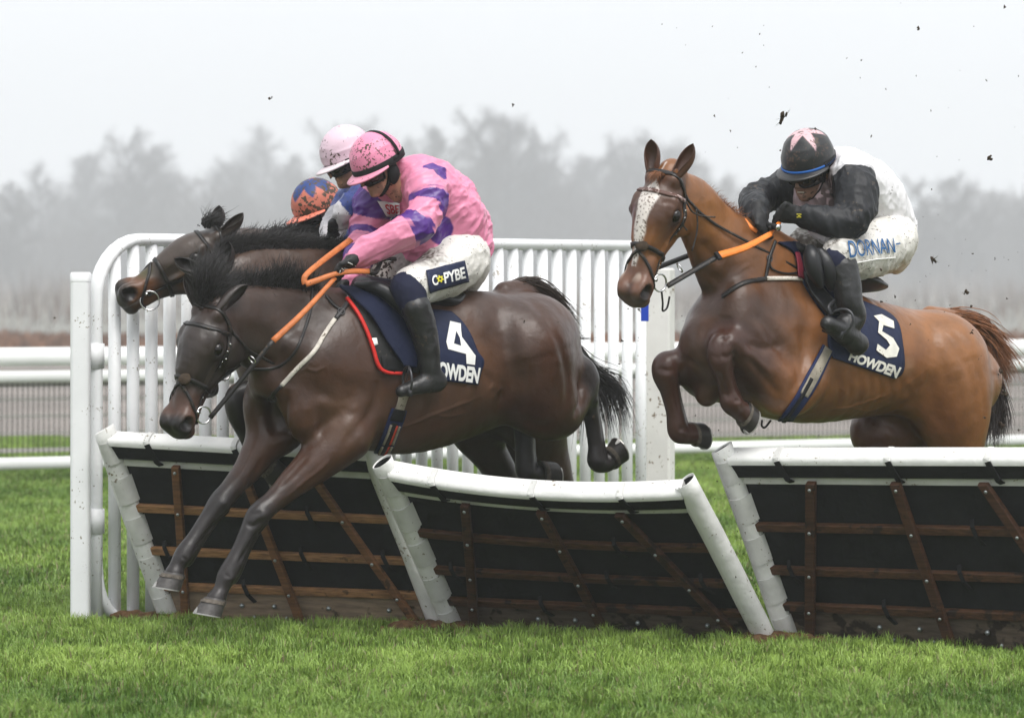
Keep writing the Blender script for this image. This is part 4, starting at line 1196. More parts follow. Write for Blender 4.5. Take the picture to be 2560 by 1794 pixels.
H5['carve'] = [
    ([G(520, 90), G(480, 250), G(440, 420)], .016, .04), ([G(400, 130), G(380, 300), G(400, 450)], .008, .03),
    ([G(650, 50), G(800, 190), G(860, 330)], .012, .04), ([G(955, 140), G(985, 300), G(950, 480), G(870, 600)], .014, .03),
    ([G(700, 120), G(760, 260), G(850, 330)], -.006, .03),
    ([G(620, 255), G(740, 290), G(850, 270)], .010, .02), ([G(640, 330), G(740, 460), G(840, 580)], .011, .02), ([G(600, 290), G(700, 370), G(800, 450)], -.005, .016),
    ([G(480, 330), G(530, 340), G(575, 300)], .006, .014), ([G(480, 205), G(510, 225), G(545, 205)], .005, .012),
    ([G(470, 420), G(500, 520), G(530, 600)], .006, .012), ([G(190, 450), G(215, 560), G(235, 680)], .007, .012), ([G(100, 400), G(150, 420), G(215, 420)], .006, .014),
    ([G(560, 600), G(600, 600)], .007, .012), ([G(230, 770), G(290, 770)], .007, .012),
    ([G(250, 340), G(350, 400), G(420, 480)], .008, .02),
    ([G(1600, 500), G(1625, 590), G(1530, 650)], .009, .04), ([G(1590, 470), G(1625, 520), G(1640, 570)], -.004, .02),
    ([G(1850, 230), G(1960, 400), G(2010, 600), G(2020, 800)], .010, .035), ([G(1690, 430), G(1750, 600), G(1800, 800)], .011, .045), ([G(1840, 140), G(1980, 320), G(2050, 560), G(2060, 760)], .006, .025),
    ([G(1750, 180), G(1850, 330), G(1900, 480)], -.006, .04), ([G(1450, 720), G(1600, 800), G(1720, 860)], .008, .03),
    ([G(1120, 650), G(1250, 640), G(1380, 600), G(1500, 560)], -.0035, .008), ([G(1250, 640), G(1350, 660), G(1460, 640)], -.003, .007),
    ([E(700, 860), E(800, 960), E(900, 1020)], .011, .03), ([E(720, 560), E(900, 740), E(1100, 960)], .007, .05), ([E(680, 1050), E(760, 1100), E(900, 1180)], .008, .03),
    ([E(900, 990), E(950, 940), E(1000, 900)], -.003, .008), ([E(960, 1120), E(1030, 1060), E(1080, 1040)], -.003, .008),
    ([E(400, 760), E(360, 880), E(330, 980)], -.003, .008), ([E(540, 700), E(520, 820), E(480, 900)], .006, .02), ([E(440, 600), E(500, 590), E(560, 620)], .004, .012),
    ([E(330, 960), E(400, 980), E(440, 1020)], .004, .012), ([E(640, 700), E(650, 820), E(600, 940)], -.003, .01)]
for i in range(7):
    x = 1180 + i*62
    H5['carve'].append(([G(x, 420), G(x + 14, 540), G(x - 6, 640)], .004, .02))
horse5, bv5, v5 = horse('5', 'chestnut horse with a white blaze and cloth numbered 5, knees tucked over the hurdle', R5, HF5, H5, .0065, EAR5)
hoof(horse5, a5(G(620, 668), .16), a5(G(662, 690), .16), V(-.25, -.4, -.9), .056, ('hoof_dark',))
hoof(horse5, a5(G(310, 795), -.12), a5(G(372, 780), -.12), V(.1, 0, -1), .054, ('hoof_dark',))
hoof(horse5, a5(G(1885, 1650), .14), a5(G(1860, 1730), .14), R5.f, .056, ('hoof_dark',))
hoof(horse5, a5(G(1625, 1630), -.14), a5(G(1600, 1710), -.14), R5.f, .056, ('hoof_dark',))
# ---- the two dark horses on the far side
def headD(x, y, z, w):
    return [(lerpmask(x, .4, .5), (.06, .035, .024)), (lerpmask(x, .52, .56), (.016, .012, .011))]
RD = Rig((850, 850), 16.12, 36)
HFD = HeadFrame(RD.at((533, 676), .02), V(-.1, -.1, -.58), yawed(34), .98, 1.0)
HD = dict(
    trunk=[((690, 900), 0, .2, .18), ((800, 860), 0, .34, .25), ((950, 890), 0, .355, .28), ((1090, 925), 0, .32, .28), ((1190, 945), 0, .28, .26), ((1270, 970), 0, .25, .24), ((1320, 1000), 0, .18, .18)],
    neck=[((880, 800), 0, .3, .18), ((800, 748), 0, .25, .13), ((700, 722), 0, .2, .11), ((610, 700), .01, .14, .09)],
    legs=[
        [((760, 960), .13, .12, .2), ((700, 975), .13, .09, .6), ((640, 985), .13, .07, 1), ((598, 990), .13, .062, 1), ((596, 1030), .13, .056, 1), ((618, 1090), .13, .042, 1), ((645, 1140), .13, .048, 1), ((668, 1155), .13, .044, 1)],
        [((800, 1000), -.1, .11, .2), ((760, 1050), -.1, .075, .6), ((735, 1090), -.1, .06, 1), ((770, 1150), -.1, .042, 1), ((805, 1185), -.1, .046, 1), ((820, 1190), -.1, .044, 1)],
        [((1290, 960), .13, .21, 0), ((1335, 1060), .13, .16, 0), ((1365, 1120), .13, .11, 0), ((1385, 1180), .13, .09, .3), ((1410, 1260), .13, .06, 1), ((1400, 1400), .13, .042, 1), ((1385, 1480), .13, .048, 1)],
        [((1230, 960), -.13, .2, 0), ((1190, 1050), -.13, .15, .1), ((1215, 1120), -.13, .1, .3), ((1260, 1190), -.13, .075, .6), ((1290, 1260), -.13, .056, 1), ((1280, 1400), -.13, .042, 1), ((1260, 1480), -.13, .048, 1)]],
    carve=[([A(850, 760), A(1000, 745), A(1150, 760)], -.004, .012), ([A(900, 800), A(1100, 830), A(1300, 880)], .006, .04)], muscle=[((680, 960), .08, (.1, .16, .1), .04, None), ((1270, 930), .1, (.18, .18, .13), .07, None)],
    hollow=[], base=(.058, .03, .02), points=(.014, .011, .011), patch=[], headcol=headD, earcol=(.02, .016, .015))
HD['patch'] = [(RD.at((700, 720), .1), .1, .4, (.075, .05, .038), .8), (RD.at((1370, 1110), .13), .0, .2, (.05, .022, .015), .6)]
horseD, bvD, vD = horse('D', 'dark brown horse mostly hidden behind the dark bay, black mane and one ear showing', RD, HFD, HD, .009,
    [(1, V(.16, .1, .9), V(-.5, -.8, 0), .16), (-1, V(-.95, -.05, .42), V(-.2, -1, .5), .17)])
hoof(horseD, RD.at((668, 1158), .13), RD.at((700, 1180), .13), V(-.3, -.3, -.9), .055, ('hoof_dark',))
hoof(horseD, RD.at((820, 1190), -.1), RD.at((856, 1195), -.1), V(0, 0, -1), .055, ('hoof_dark',))
hoof(horseD, RD.at((1384, 1484), .13), RD.at((1370, 1525), .13), RD.f, .055, ('hoof_dark',))
hoof(horseD, RD.at((1258, 1484), -.13), RD.at((1245, 1525), -.13), RD.f, .055, ('hoof_dark',))

RA = Rig((850, 830), 16.8, 34)
HFA = HeadFrame(RA.at(A(678, 612), .08), V(-.45, -.10, -.235), V(-.5, -.42, .75), 1.0, 1.12)
def headA(x, y, z, w):
    return [(x*0+.9, (.05, .037, .03)),
            ((1-lerpmask(np.hypot((x-.47), (y+.1)*1.2), .06, .11))*.9, (.14, .06, .028)),
            ((1-lerpmask(np.hypot((x-.26), (y+.13)), .02, .07))*.7, (.13, .06, .02)),
            ((1-lerpmask(np.hypot((x-.545)/1.3, (y+.07)), .025, .045)), (.01, .008, .008)),
            (lerpmask(x-y*.2+w, .565, .61), (.02, .016, .014)),
            ((1-lerpmask(np.hypot((x-.42), (y-.0)), .02, .07))*sstep(w, -.005, .015), (.075, .07, .028))]
HA = dict(
    trunk=[((690, 880), 0, .2, .18), ((800, 840), 0, .34, .25), ((940, 870), 0, .355, .28), ((1070, 905), 0, .32, .28), ((1170, 925), 0, .28, .26), ((1250, 950), 0, .25, .24), ((1300, 980), 0, .18, .18)],
    neck=[((880, 790), 0, .3, .18), ((800, 720), 0, .25, .13), ((700, 675), 0, .19, .11), ((610, 640), .03, .14, .09)],
    legs=[
        [((760, 930), .13, .12, .2), ((690, 965), .13, .075, .8), ((650, 990), .13, .06, 1), ((660, 1060), .13, .042, 1), ((680, 1120), .13, .046, 1)],
        [((800, 980), -.1, .11, .2), ((740, 1020), -.1, .07, .8), ((720, 1050), -.1, .06, 1), ((740, 1110), -.1, .042, 1), ((760, 1150), -.1, .046, 1)],
        [((1240, 940), .13, .2, 0), ((1270, 1050), .13, .13, 0), ((1300, 1150), .13, .08, .3), ((1330, 1240), .13, .056, 1), ((1310, 1380), .13, .042, 1), ((1300, 1450), .13, .046, 1)],
        [((1200, 940), -.13, .2, 0), ((1180, 1040), -.13, .13, .1), ((1220, 1140), -.13, .08, .5), ((1250, 1230), -.13, .056, 1), ((1230, 1370), -.13, .042, 1), ((1215, 1440), -.13, .046, 1)]],
    muscle=[], hollow=[], base=(.05, .03, .022), points=(.016, .013, .012), patch=[], carve=[([A(560, 700), A(480, 830), A(420, 900)], .005, .02), ([A(430, 800), A(360, 880)], -.003, .008)], headcol=headA, earcol=(.035, .026, .022))
horseA, bvA, vA = horse('A', 'muddy brown horse at the far left with its head stretched out in profile', RA, HFA, HA, .008,
    [(1, V(.82, .1, .72), V(-.7, -.6, .2), .155), (-1, V(.1, .1, .4), V(-.5, -.8, 0), .12)], flare=1.1)
for p, t in (((683, 1126), .13), ((763, 1156), -.1), ((1298, 1456), .13), ((1213, 1446), -.13)):
    hoof(horseA, RA.at(p, t), RA.at((p[0]+8, p[1]+36), t), RA.f, .055, ('hoof_dark',), shoe=False)
# ---------------------------------------------------------------- riders
def crumple(v, q, amp, s, seed=0, along=None):
    """Cloth folds: creases pushed along the normal, drawn out along one direction."""
    n = normals(v, q); p = v
    if along is not None:
        d0 = unit(along); p = v - .68*(v @ d0)[:, None]*d0
    w = np.stack([vnoise3(p + 3*i, s*.5, seed+9+i) for i in range(3)], 1)*(.6/s)
    def crease(k, o): return (1 - np.abs(2*vnoise3(p + w*o + o, k, seed+int(o*10)) - 1))**2.2
    d = (crease(s*.8, 1.) - .35)*amp + (crease(s*1.7, .6) - .35)*amp*.55 + (crease(s*3.4, .3) - .35)*amp*.22
    for _ in range(2): d = relaxed(d[:, None].repeat(3, 1), q, .5)[:, 0]
    return v + n*d[:, None]
def soft(mask_lo, x, wdt=.005): return np.clip((x - mask_lo)/wdt + .5, 0, 1)
class Skull:
    """f = where the face looks, u = crown, s = near side; origin midway between the ears."""
    def __init__(s, c, f, u):
        s.o = V(*c); s.f = unit(f); u = V(*u); s.u = unit(u - (u @ s.f)*s.f); s.s = np.cross(s.f, s.u)
        if s.s @ V(.3, -1, 0) < 0: s.s = -s.s
    def at(s, f, u, t=0): return s.o + f*s.f + u*s.u + t*s.s
def face_sdf(S, k, mouth='shut'):
    ax = [k.f, k.u, k.s]; a = k.at
    el = lambda c, R, kk, sub=False: S.ell(a(*c), R, ax, kk, sub)
    el((-.01, .035), (.097, .098, .076), .02); el((.025, -.045), (.066, .07, .06), .03); el((.055, -.088), (.034, .03, .036), .03); el((-.005, -.07), (.06, .04, .052), .03)
    S.chain([a(.088, .012), a(.104, -.012), a(.114, -.034)], [.009, .011, .0125], .015, smooth=False)
    for t in (1, -1):
        el((.1, -.037, .012*t), (.012, .009, .009), .008); el((.067, -.03, .042*t), (.022, .018, .018), .02)
        el((.08, .022, .03*t), (.016, .009, .024), .015); el((.088, .0, .032*t), (.014, .012, .016), .01, True)
        el((-.012, -.012, .078*t), (.02, .032, .012), .012); el((-.006, -.01, .092*t), (.01, .017, .006), .008, True)
    el((.084, -.064), (.016, .007, .024), .008); el((.082, -.078), (.014, .007, .02), .008); el((.082, -.1), (.016, .014, .018), .015)
    if mouth == 'shut': el((.1, -.0705), (.012, .0025, .02), .004, True)
    else: el((.095, -.071), (.02, .0075, .02), .005, True)
    S.chain([a(-.02, -.08), a(-.055, -.15)], [.052, .056], .03, smooth=False)
def helmet(k, root, matl, paint, peak_mat, R=(.13, .125, .112), seed=1, peak=.055, lift=0.0):
    n, m = 110, 48; vs = []; cu = .045 + lift
    for i in range(m+1):
        th = rad(104)*i/m
        for j in range(n):
            a = 2*math.pi*j/n; st, ct = math.sin(th), math.cos(th)
            x, t, z = R[0]*st*math.cos(a), R[2]*st*math.sin(a), R[1]*ct
            z = max(z, -.028 - .03*(math.cos(a) < -.2)*abs(math.cos(a)) - .012*abs(math.sin(a)))
            vs.append(k.at(x-.008, z+cu, t))
    vs = np.array(vs)
    for j in range(n): vs[j] = k.at(-.008, R[1]+cu)
    f = np.array([(i*n+j, (i+1)*n+j, (i+1)*n+(j+1) % n, i*n+(j+1) % n) for i in range(m) for j in range(n)])
    loc = vs - k.o; L3 = np.stack([loc @ k.f, loc @ k.u, loc @ k.s], 1)
    d = 1 - np.abs(2*vnoise3(L3*np.array([9, 26, 9]) + 5, 1.0, seed) - 1)
    out = vs - k.at(-.008, cu); out /= np.linalg.norm(out, axis=1)[:, None] + 1e-9
    vs = vs + out*(d**2*.004)[:, None]
    h = mesh_obj('helmet', vs, f, matl, root, True, paint(L3))
    sd = h.modifiers.new('thick', 'SOLIDIFY'); sd.thickness = .004
    # peak
    pv, rows, cols = [], 5, 25
    for i in range(rows):
        u = i/(rows-1)
        for j in range(cols):
            a = rad(-78 + 156*j/(cols-1)); w = math.cos(a*90/84)**.6 if abs(a) < rad(80) else 0
            rr = 1 + 0*u
            pv.append(k.at(-.01 + (R[0]+.002 + peak*u*w)*math.cos(a), lift + .012 - .016*u*w - .006*math.cos(a) + .004*(1-u), (R[2]+.002 + peak*.55*u*w)*math.sin(a)))
    pf = [(i*cols+j, i*cols+j+1, (i+1)*cols+j+1, (i+1)*cols+j) for i in range(rows-1) for j in range(cols-1)]
    p = mesh_obj('peak', pv, pf, peak_mat, h, True); s2 = p.modifiers.new('thick', 'SOLIDIFY'); s2.thickness = .006; s2.offset = 0
    return h
def head_band(k, root, name, m, u0, du, R, width, a0=-180, a1=180, tilt=0, th=.003, parent=None):
    pts, nor = [], []
    for a in np.linspace(rad(a0), rad(a1), 60):
        pts.append(k.at(-.008 + R[0]*math.cos(a), u0 + tilt*math.cos(a) + du*math.sin(a), R[1]*math.sin(a))); nor.append(unit(k.f*math.cos(a)/R[0] + k.s*math.sin(a)/R[1]))
    mb = ribbon(pts, nor, width, th); return mb.build(name, m, parent or root, True)
def over_strap(k, h, m, R, f0, w, a0=-95, a1=95):
    pts, nor = [], []
    for a in np.linspace(rad(a0), rad(a1), 40):
        pts.append(k.at(f0 - .03*abs(math.sin(a)), .045 + R[1]*math.cos(a)*math.sqrt(max(.05, 1-(f0/.13)**2)), R[0]*math.sin(a)*.99)); nor.append(unit(k.u*math.cos(a) + k.s*math.sin(a)))
    ribbon(pts, nor, w, .003).build('strap', m, h, True)
def goggles(k, root, lens, frame, du=0.0):
    n, m = 30, 9; vs = []
    for i in range(m):
        v = i/(m-1)*2-1
        for j in range(n):
            a = rad(-74 + 148*j/(n-1)); nose = max(0, 1-abs(a)/.35)
            h = .036*(1 - .25*(abs(a)/1.3)**2); vv = v*h; 
            if v < 0: vv *= (1 - .55*nose)
            rr = 1 - .1*v*v
            vs.append(k.at(.012 + .111*rr*math.cos(a), -.006 + du + vv, .094*rr*math.sin(a)))
    f = [(i*n+j, i*n+j+1, (i+1)*n+j+1, (i+1)*n+j) for i in range(m-1) for j in range(n-1)]
    g = mesh_obj('goggles', vs, f, lens, root, True); s = g.modifiers.new('thick', 'SOLIDIFY'); s.thickness = .008; s.offset = -1
    edge = [vs[j] for j in range(n)] + [vs[i*n+n-1] for i in range(1, m)] + [vs[(m-1)*n+j] for j in range(n-2, -1, -1)] + [vs[i*n] for i in range(m-2, 0, -1)]
    mb = MB(); mb.tube(edge + [edge[0]], .0055, 8); mb.build('goggle_rim', frame, g)
    return g
def glove(root, w, kn, curl, near, m, thumb_side=1, span=.085, grip=None, line=None, name='glove'):
    """A closed hand: w wrist, kn knuckle centre, curl = where fingertips fold to, near = direction across the knuckles."""
    w, kn, curl = V(*w), V(*kn), V(*curl); ax = unit(kn-w); x = unit(near - (near @ ax)*ax); back = np.cross(ax, x)
    if back @ (kn - curl) < 0: back = -back
    lo = np.minimum(np.minimum(w, kn), curl) - .12; hi = np.maximum(np.maximum(w, kn), curl) + .12
    S = Sdf(lo, hi, .003)
    S.chain([w - ax*.04, w, w + ax*.03], [.034, .03, .031], .01, [.036, .034, .037], x, 3)
    S.chain([w + ax*.01, (w+kn)/2, kn - ax*.008], [.021, .021, .017], .012, [.033, .041, .042], x, 3)
    for i in range(4):
        o = (i-1.5)*.0225; b = kn + x*o - back*.002 - ax*(.004*abs(i-1.2)); sc = (.94, 1.03, 1.0, .84)[i]
        p1 = b + (ax*.5 + (unit(curl-kn))*.75)*.036*sc + back*.006; p2 = p1 + (unit(curl-kn)*.9 - ax*.45)*.026*sc; p3 = p2 + (-ax*.95 - back*.1)*.022*sc
        S.chain([b - ax*.012, b + back*.003, p1, p2, p3], [.0115, .0118, .0102, .0096, .008], .006, smooth=False)
    tb = w + ax*.035 + x*thumb_side*.03 - back*.006
    S.chain([tb - ax*.01, tb + ax*.03 + x*thumb_side*.016 - back*.006, tb + ax*.055 + x*thumb_side*.004 - back*.02, tb + ax*.066 - x*thumb_side*.016 - back*.028], [.015, .0125, .0115, .0088], .008, smooth=False)
    v, q = S.mesh(1); v = crumple(v, q, .0016, 55, 3)
    g = mesh_obj(name, v, q, m, root)
    return g
def chain_mesh(chains, h=.006, amp=0, s=20, seed=0, pad=.03, extra=None, k=.03, along=None):
    """Cloth round limbs: chains = [(pts, radii, widths, axis, k)]."""
    allp = np.vstack([np.asarray(c[0]) for c in chains]); mr = max(max(c[1]) for c in chains)
    S = Sdf(allp.min(0) - mr*1.5 - pad, allp.max(0) + mr*1.5 + pad, h)
    for c in chains: S.chain(c[0], c[1], c[4] if len(c) > 4 else k, c[2] if len(c) > 2 else None, c[3] if len(c) > 3 else None, 5)
    if extra: extra(S)
    v, q = S.mesh(2)
    if amp: v = crumple(v, q, amp, s, seed, along)
    return v, q
M['skin'] = mat('muddy_skin', (.48, .26, .175), .5, .35, var=.2, vscale=30, splat=.1, splat_scale=60, splat_col=(.045, .03, .02), splat2=.25, bump=.2, bscale=200)
M['teeth'] = mat('teeth', (.6, .55, .45), .3)
M['lens'] = mat('dark_goggle_lens', (.006, .006, .007), .22, .4, splat=.2, splat_scale=50, splat_col=(.05, .035, .025))
M['black_foam'] = mat('black_foam', (.012, .012, .013), .75, .2)
M['black_glove'] = mat('black_glove', (.012, .012, .013), .6, .35, bump=.25, bscale=140)
M['black_silk'] = mat('black_silk', (.016, .017, .02), .42, .5, bump=.15, bscale=120, splat=.14, splat_scale=50, splat_col=(.06, .045, .032))
M['silk'] = mat('racing_silk', attr=True, rough=.34, spec=.45, bump2=.2, b2scale=13, grain=(1, 1, 1.6), splat=.0, splat_scale=60, splat_col=(.10, .06, .05))
M['silk_muddy'] = mat('muddy_silk', attr=True, rough=.45, spec=.35, sheen=.1, bump=.12, bscale=120, bump2=.35, b2scale=24, splat=.05, splat_scale=90, splat_col=(.035, .024, .016))
M['cap'] = mat('cap_silk', attr=True, rough=.42, spec=.4, sheen=.1, bump=.1, bscale=150, bump2=.2, b2scale=30, splat=.10, splat_scale=80, splat_col=(.07, .045, .032))
M['cap_filthy'] = mat('filthy_cap_silk', attr=True, rough=.5, spec=.3, bump=.1, bscale=150, splat=.2, splat_scale=50, splat_col=(.065, .045, .03))
M['breeches'] = mat('white_breeches', (.69, .67, .63), .5, .3, var=.06, vscale=8, bump=.12, bscale=160, bump2=.4, b2scale=14, splat=.03, splat_scale=80, splat_col=(.06, .042, .03))
M['breeches_muddy'] = mat('muddy_breeches', (.70, .66, .61), .55, .3, var=.1, vscale=8, bump=.15, bscale=140, bump2=.4, b2scale=14, splat=.15, splat_scale=55, splat_col=(.05, .034, .024))
M['boot'] = mat('black_riding_boot', (.014, .014, .015), .4, .5, var=.3, vscale=12, bump=.1, bscale=60, bump2=.45, b2scale=10, splat=.04, splat_scale=60, splat_col=(.05, .036, .026))
M['navy_sock'] = mat('navy_sock', (.012, .014, .035), .8, .2, bump=.3, bscale=150)
PINK, PURPLE = np.array([.70, .235, .37]), np.array([.075, .02, .20])
def chain_coord(v, pts):
    """Distance along a limb (0..1) and from its axis."""
    p = curve_pts(pts, 40); best = np.full(len(v), 9.); u = np.zeros(len(v))
    for i, a in enumerate(p):
        d = np.linalg.norm(v-a, axis=1); m = d < best; best[m] = d[m]; u[m] = i/39
    return u, best
# ======================= rider of the front horse, in pink
r4 = R4.at
def pink_rider():
    k = Skull(r4(A(1600, 272), .0), V(-.72, -.52, -.44), V(-.3, -.2, .93))
    torso = [r4(A(2085, 700), 0), r4(A(2030, 610), 0), r4(A(1930, 470), 0), r4(A(1830, 370), 0), r4(A(1760, 310), 0)]
    armN = [r4(A(1865, 400), .17), r4(A(1880, 500), .24), r4(A(1810, 600), .27), r4(A(1660, 680), .24), r4(A(1530, 752), .2), r4(A(1462, 785), .18)]
    armF = [r4(A(1640, 420), -.17), r4(A(1560, 510), -.2), r4(A(1530, 640), -.21), r4(A(1500, 760), -.16), r4(A(1440, 880), -.1), r4(A(1425, 925), -.08)]
    legN = [r4(A(2060, 780), .1), r4(A(1950, 880), .18), r4(A(1790, 970), .30), r4(A(1815, 1100), .335), r4(A(1870, 1300), .34), r4(A(1900, 1440), .34)]
    legF = [r4(A(2000, 780), -.1), r4(A(1820, 860), -.2), r4(A(1580, 930), -.28), r4(A(1640, 1100), -.31), r4(A(1700, 1300), -.32), r4(A(1730, 1440), -.32)]
    pts = np.vstack(torso + armN + armF + legN + legF + [k.o])
    S = Sdf(pts.min(0)-.2, pts.max(0)+.2, .0065)
    S.chain(torso, [.09, .1, .11, .09, .055], .04, [.12, .12, .15, .13, .055], R4.n)
    for a in (armN, armF): S.chain(a, [.05, .045, .04, .036, .03, .025], .02)
    for a in (legN, legF): S.chain(a, [.09, .075, .055, .045, .04, .032], .03)
    face_sdf(S, k)
    v, q = S.mesh(1)
    root = mesh_obj('person', v, q, M['skin'], None, True, base=tuple(r4(A(1900, 900), 0)))
    tag(root, 'person in pink silks with purple hoops and spots, crouched on the dark bay', 'jockey', 'jockeys riding the horses')
    # jacket
    jt = [r4(A(2092, 715), 0), r4(A(2035, 610), 0), r4(A(1930, 470), 0), r4(A(1835, 375), 0), r4(A(1765, 320), 0)]
    v, q = chain_mesh([(jt, [.12, .158, .166, .132, .075], [.15, .175, .2, .18, .08], R4.n, .05), (armN, [.095, .084, .078, .066, .053, .042], None, None, .04), (armF, [.095, .088, .08, .065, .05, .05], None, None, .03)],
                      .0048, .02, 15, 4, along=V(-.8, 0, -.5), extra=lambda S: S.ell(r4(A(1850, 660), .06), [.12, .1, .12], None, .06))
    col = np.tile(PINK, (len(v), 1)).astype(float)
    for arm in (armN, armF):
        u, d = chain_coord(v, arm)
        wv = .012*np.sin(v[:, 2]*60); m = 0
        for a, b in ((.12, .235), (.36, .47)) if arm is armN else ((.1, .26), (.4, .5), (.6, .68)):
            m = np.maximum(m, soft(a, u+wv, .012)*(1-soft(b, u+wv, .012))*(1-soft(.13, d, .01)))
        col = col*(1-m[:, None]) + PURPLE*m[:, None]
    b0 = bvh_of(v, q)
    for c, r in ((lay(b0, [A(1932, 280)], 0)[0], .082), (lay(b0, [A(1960, 632)], 0)[0], .086)):
        d = np.linalg.norm(v - c, axis=1); m = (1-soft(r*.8, d, .006))[:, None]; col = col*(1-m) + PURPLE*m
    g = np.random.default_rng(4)
    jk = mesh_obj('silk_jacket', v, q, M['silk'], root, True, col)
    jb = bvh_of(v, q)
    # collar and the lettered chest panel
    cp = decal('chest_panel', [A(1588, 462), A(1728, 474), A(1728, 540), A(1640, 548)], jb, .018, M['white_cloth'], jk, 10, 5)
    text_decal('SBE', [A(1632, 482), A(1722, 486), A(1722, 534), A(1648, 540)], bvh_of(*flat_vq(cp)), .006, M['red_print'], jk, bold=.02)
    # breeches
    def seat(S): S.ell(r4(A(2085, 798), 0), [.122, .122, .165], None, .05)
    v, q = chain_mesh([([r4(A(2095, 745), .06), r4(A(2060, 800), .1), r4(A(1950, 885), .18), r4(A(1800, 955), .27)], [.1, .135, .115, .092], None, None, .04),
                       ([r4(A(2050, 745), -.06), r4(A(1960, 800), -.1), r4(A(1800, 860), -.2), r4(A(1640, 900), -.27)], [.1, .125, .11, .088], None, None, .04)], .006, .010, 17, 9, along=V(-.8, 0, -.45), extra=seat)
    br = mesh_obj('breeches', v, q, M['breeches_mix'], root, True, muddy_cols(v, [(r4(A(1700, 830), .0), .06, .3), (r4(A(1850, 830), .2), .02, .16)], .8)); bb = bvh_of(v, q)
    tp = decal('thigh_patch', [A(1868, 870), A(2085, 808), A(2112, 925), A(1888, 992)], bb, .012, M['navy_cloth'], br, 14, 8)
    tb = bvh_of(*flat_vq(tp))
    text_decal('C', [A(1900, 895), A(1932, 887), A(1940, 945), A(1908, 953)], tb, .006, M['white_print'], br, bold=.03)
    text_decal('PYBE', [A(1968, 878), A(2088, 842), A(2098, 906), A(1976, 938)], tb, .006, M['white_print'], br, bold=.03)
    gear_decal(A(1950, 912), 21, tb, .006, M['yellow_print'], br)
    # navy knee socks, boots, irons hold them
    v, q = chain_mesh([([r4(A(1755, 955), .28), r4(A(1775, 985), .3), r4(A(1800, 1060), .325)], [.07, .078, .066])], .006, .003, 30, 2)
    mesh_obj('sock', v, q, M['navy_sock'], root)
    v, q = chain_mesh([([r4(A(1500, 960), -.27), r4(A(1530, 935), -.27), r4(A(1600, 1000), -.29)], [.055, .07, .066])], .006, .003, 30, 2)
    mesh_obj('sock', v, q, M['navy_sock'], root)
    v, q = boot_geo([r4(A(1812, 1075), .335), r4(A(1845, 1170), .335), r4(A(1878, 1300), .335), r4(A(1892, 1400), .335), r4(A(1905, 1470), .335)], [.068, .064, .056, .05, .048],
                    [r4(A(1935, 1500), .335), r4(A(1840, 1520), .335), r4(A(1730, 1556), .335)], [.046, .04, .027])
    mesh_obj('boot', v, q, M['boot'], root)
    v, q = boot_geo([r4(A(1600, 1060), -.30), r4(A(1650, 1200), -.32), r4(A(1700, 1350), -.33), r4(A(1720, 1440), -.33)], [.066, .06, .052, .048],
                    [r4(A(1740, 1480), -.33), r4(A(1660, 1500), -.33), r4(A(1580, 1530), -.33)], [.046, .04, .027])
    mesh_obj('boot', v, q, M['boot'], root)
    # cap
    def paint(L):
        c = np.tile(PINK*1.02, (len(L), 1)); return c
    h = helmet(k, root, M['cap'], paint, M['pink_peak'], seed=3)
    head_band(k, root, 'goggle_band', M['black_foam'], .022, 0, (.136, .117), .036, parent=h, tilt=-.004)
    over_strap(k, h, M['black_strap'], (.117, .13), -.03, .016)
    head_band(k, root, 'goggle_strap', M['black_strap'], .03, 0, (.137, .1175), .022, 95, 180, parent=h)
    goggles(k, root, M['lens'], M['black_foam'], -.006)
    # chin strap
    mb = MB(); pts = [k.at(.0, .01, .085), k.at(.01, -.045, .078), k.at(.035, -.09, .058), k.at(.06, -.118, .02), k.at(.06, -.118, -.02)]
    ribbon(curve_pts(pts, 16), [unit(p - k.at(.0, -.05)) for p in curve_pts(pts, 16)], .02, .005, mb); mb.build('chin_strap', M['black_strap'], root)
    v, q = chain_mesh([([k.at(-.02, .0, .088), k.at(-.012, -.04, .09), k.at(.0, -.07, .078)], [.02, .03, .02], [.012, .014, .01], k.s)], .004); mesh_obj('ear_pad', v, q, M['black_foam'], root)
    gl = glove(root, r4(A(1470, 795), .19), r4(A(1365, 850), .19), r4(A(1370, 930), .17), unit(R4.n + V(0, 0, .6)), M['black_glove'], -1)
    glove_lines(gl, [[A(1335, 815), A(1365, 808), A(1420, 815), A(1468, 838)], [A(1338, 822), A(1350, 850), A(1392, 850), A(1402, 880)], [A(1400, 850), A(1445, 858)], [A(1378, 862), A(1372, 895)]])
    glove(root, r4(A(1425, 930), -.08), r4(A(1370, 960), -.06), r4(A(1375, 1010), -.05), unit(R4.n + V(0, 0, .6)), M['black_glove'], -1)
    return root, jb, bb, k
# ---- flat lettering and patches that lie on cloth
def quad_rays(corners, uv):
    c = [V(*p) for p in corners]; out = []
    for u, v in uv: out.append((c[3]*(1-u)+c[2]*u)*(1-v) + (c[0]*(1-u)+c[1]*u)*v)
    return out
def lay(bvh, pix, off, far=1e9):
    """Cloth lying on a surface: each point of the outline dropped on what it covers."""
    out = [None]*len(pix); ds = []
    for i, p in enumerate(pix):
        d = Vector(ray(*p)).normalized(); loc, no, _, dist = bvh.ray_cast(Vector(EYE), d)
        if loc is not None: out[i] = (loc, no, d); ds.append(dist)
    md = np.median(ds) if ds else 15.4
    pts = []
    for i, p in enumerate(pix):
        if out[i] is None or abs((out[i][0]-Vector(EYE)).length - md) > far:
            d = Vector(ray(*p)).normalized(); near = bvh.find_nearest(Vector(EYE) + d*md); out[i] = (near[0], near[1], d)
        loc, no, d = out[i]
        if no.dot(d) > 0: no = -no
        pts.append(V(*loc) + V(*no)*off*.6 - V(*d)*off*.4)
    return np.array(pts)
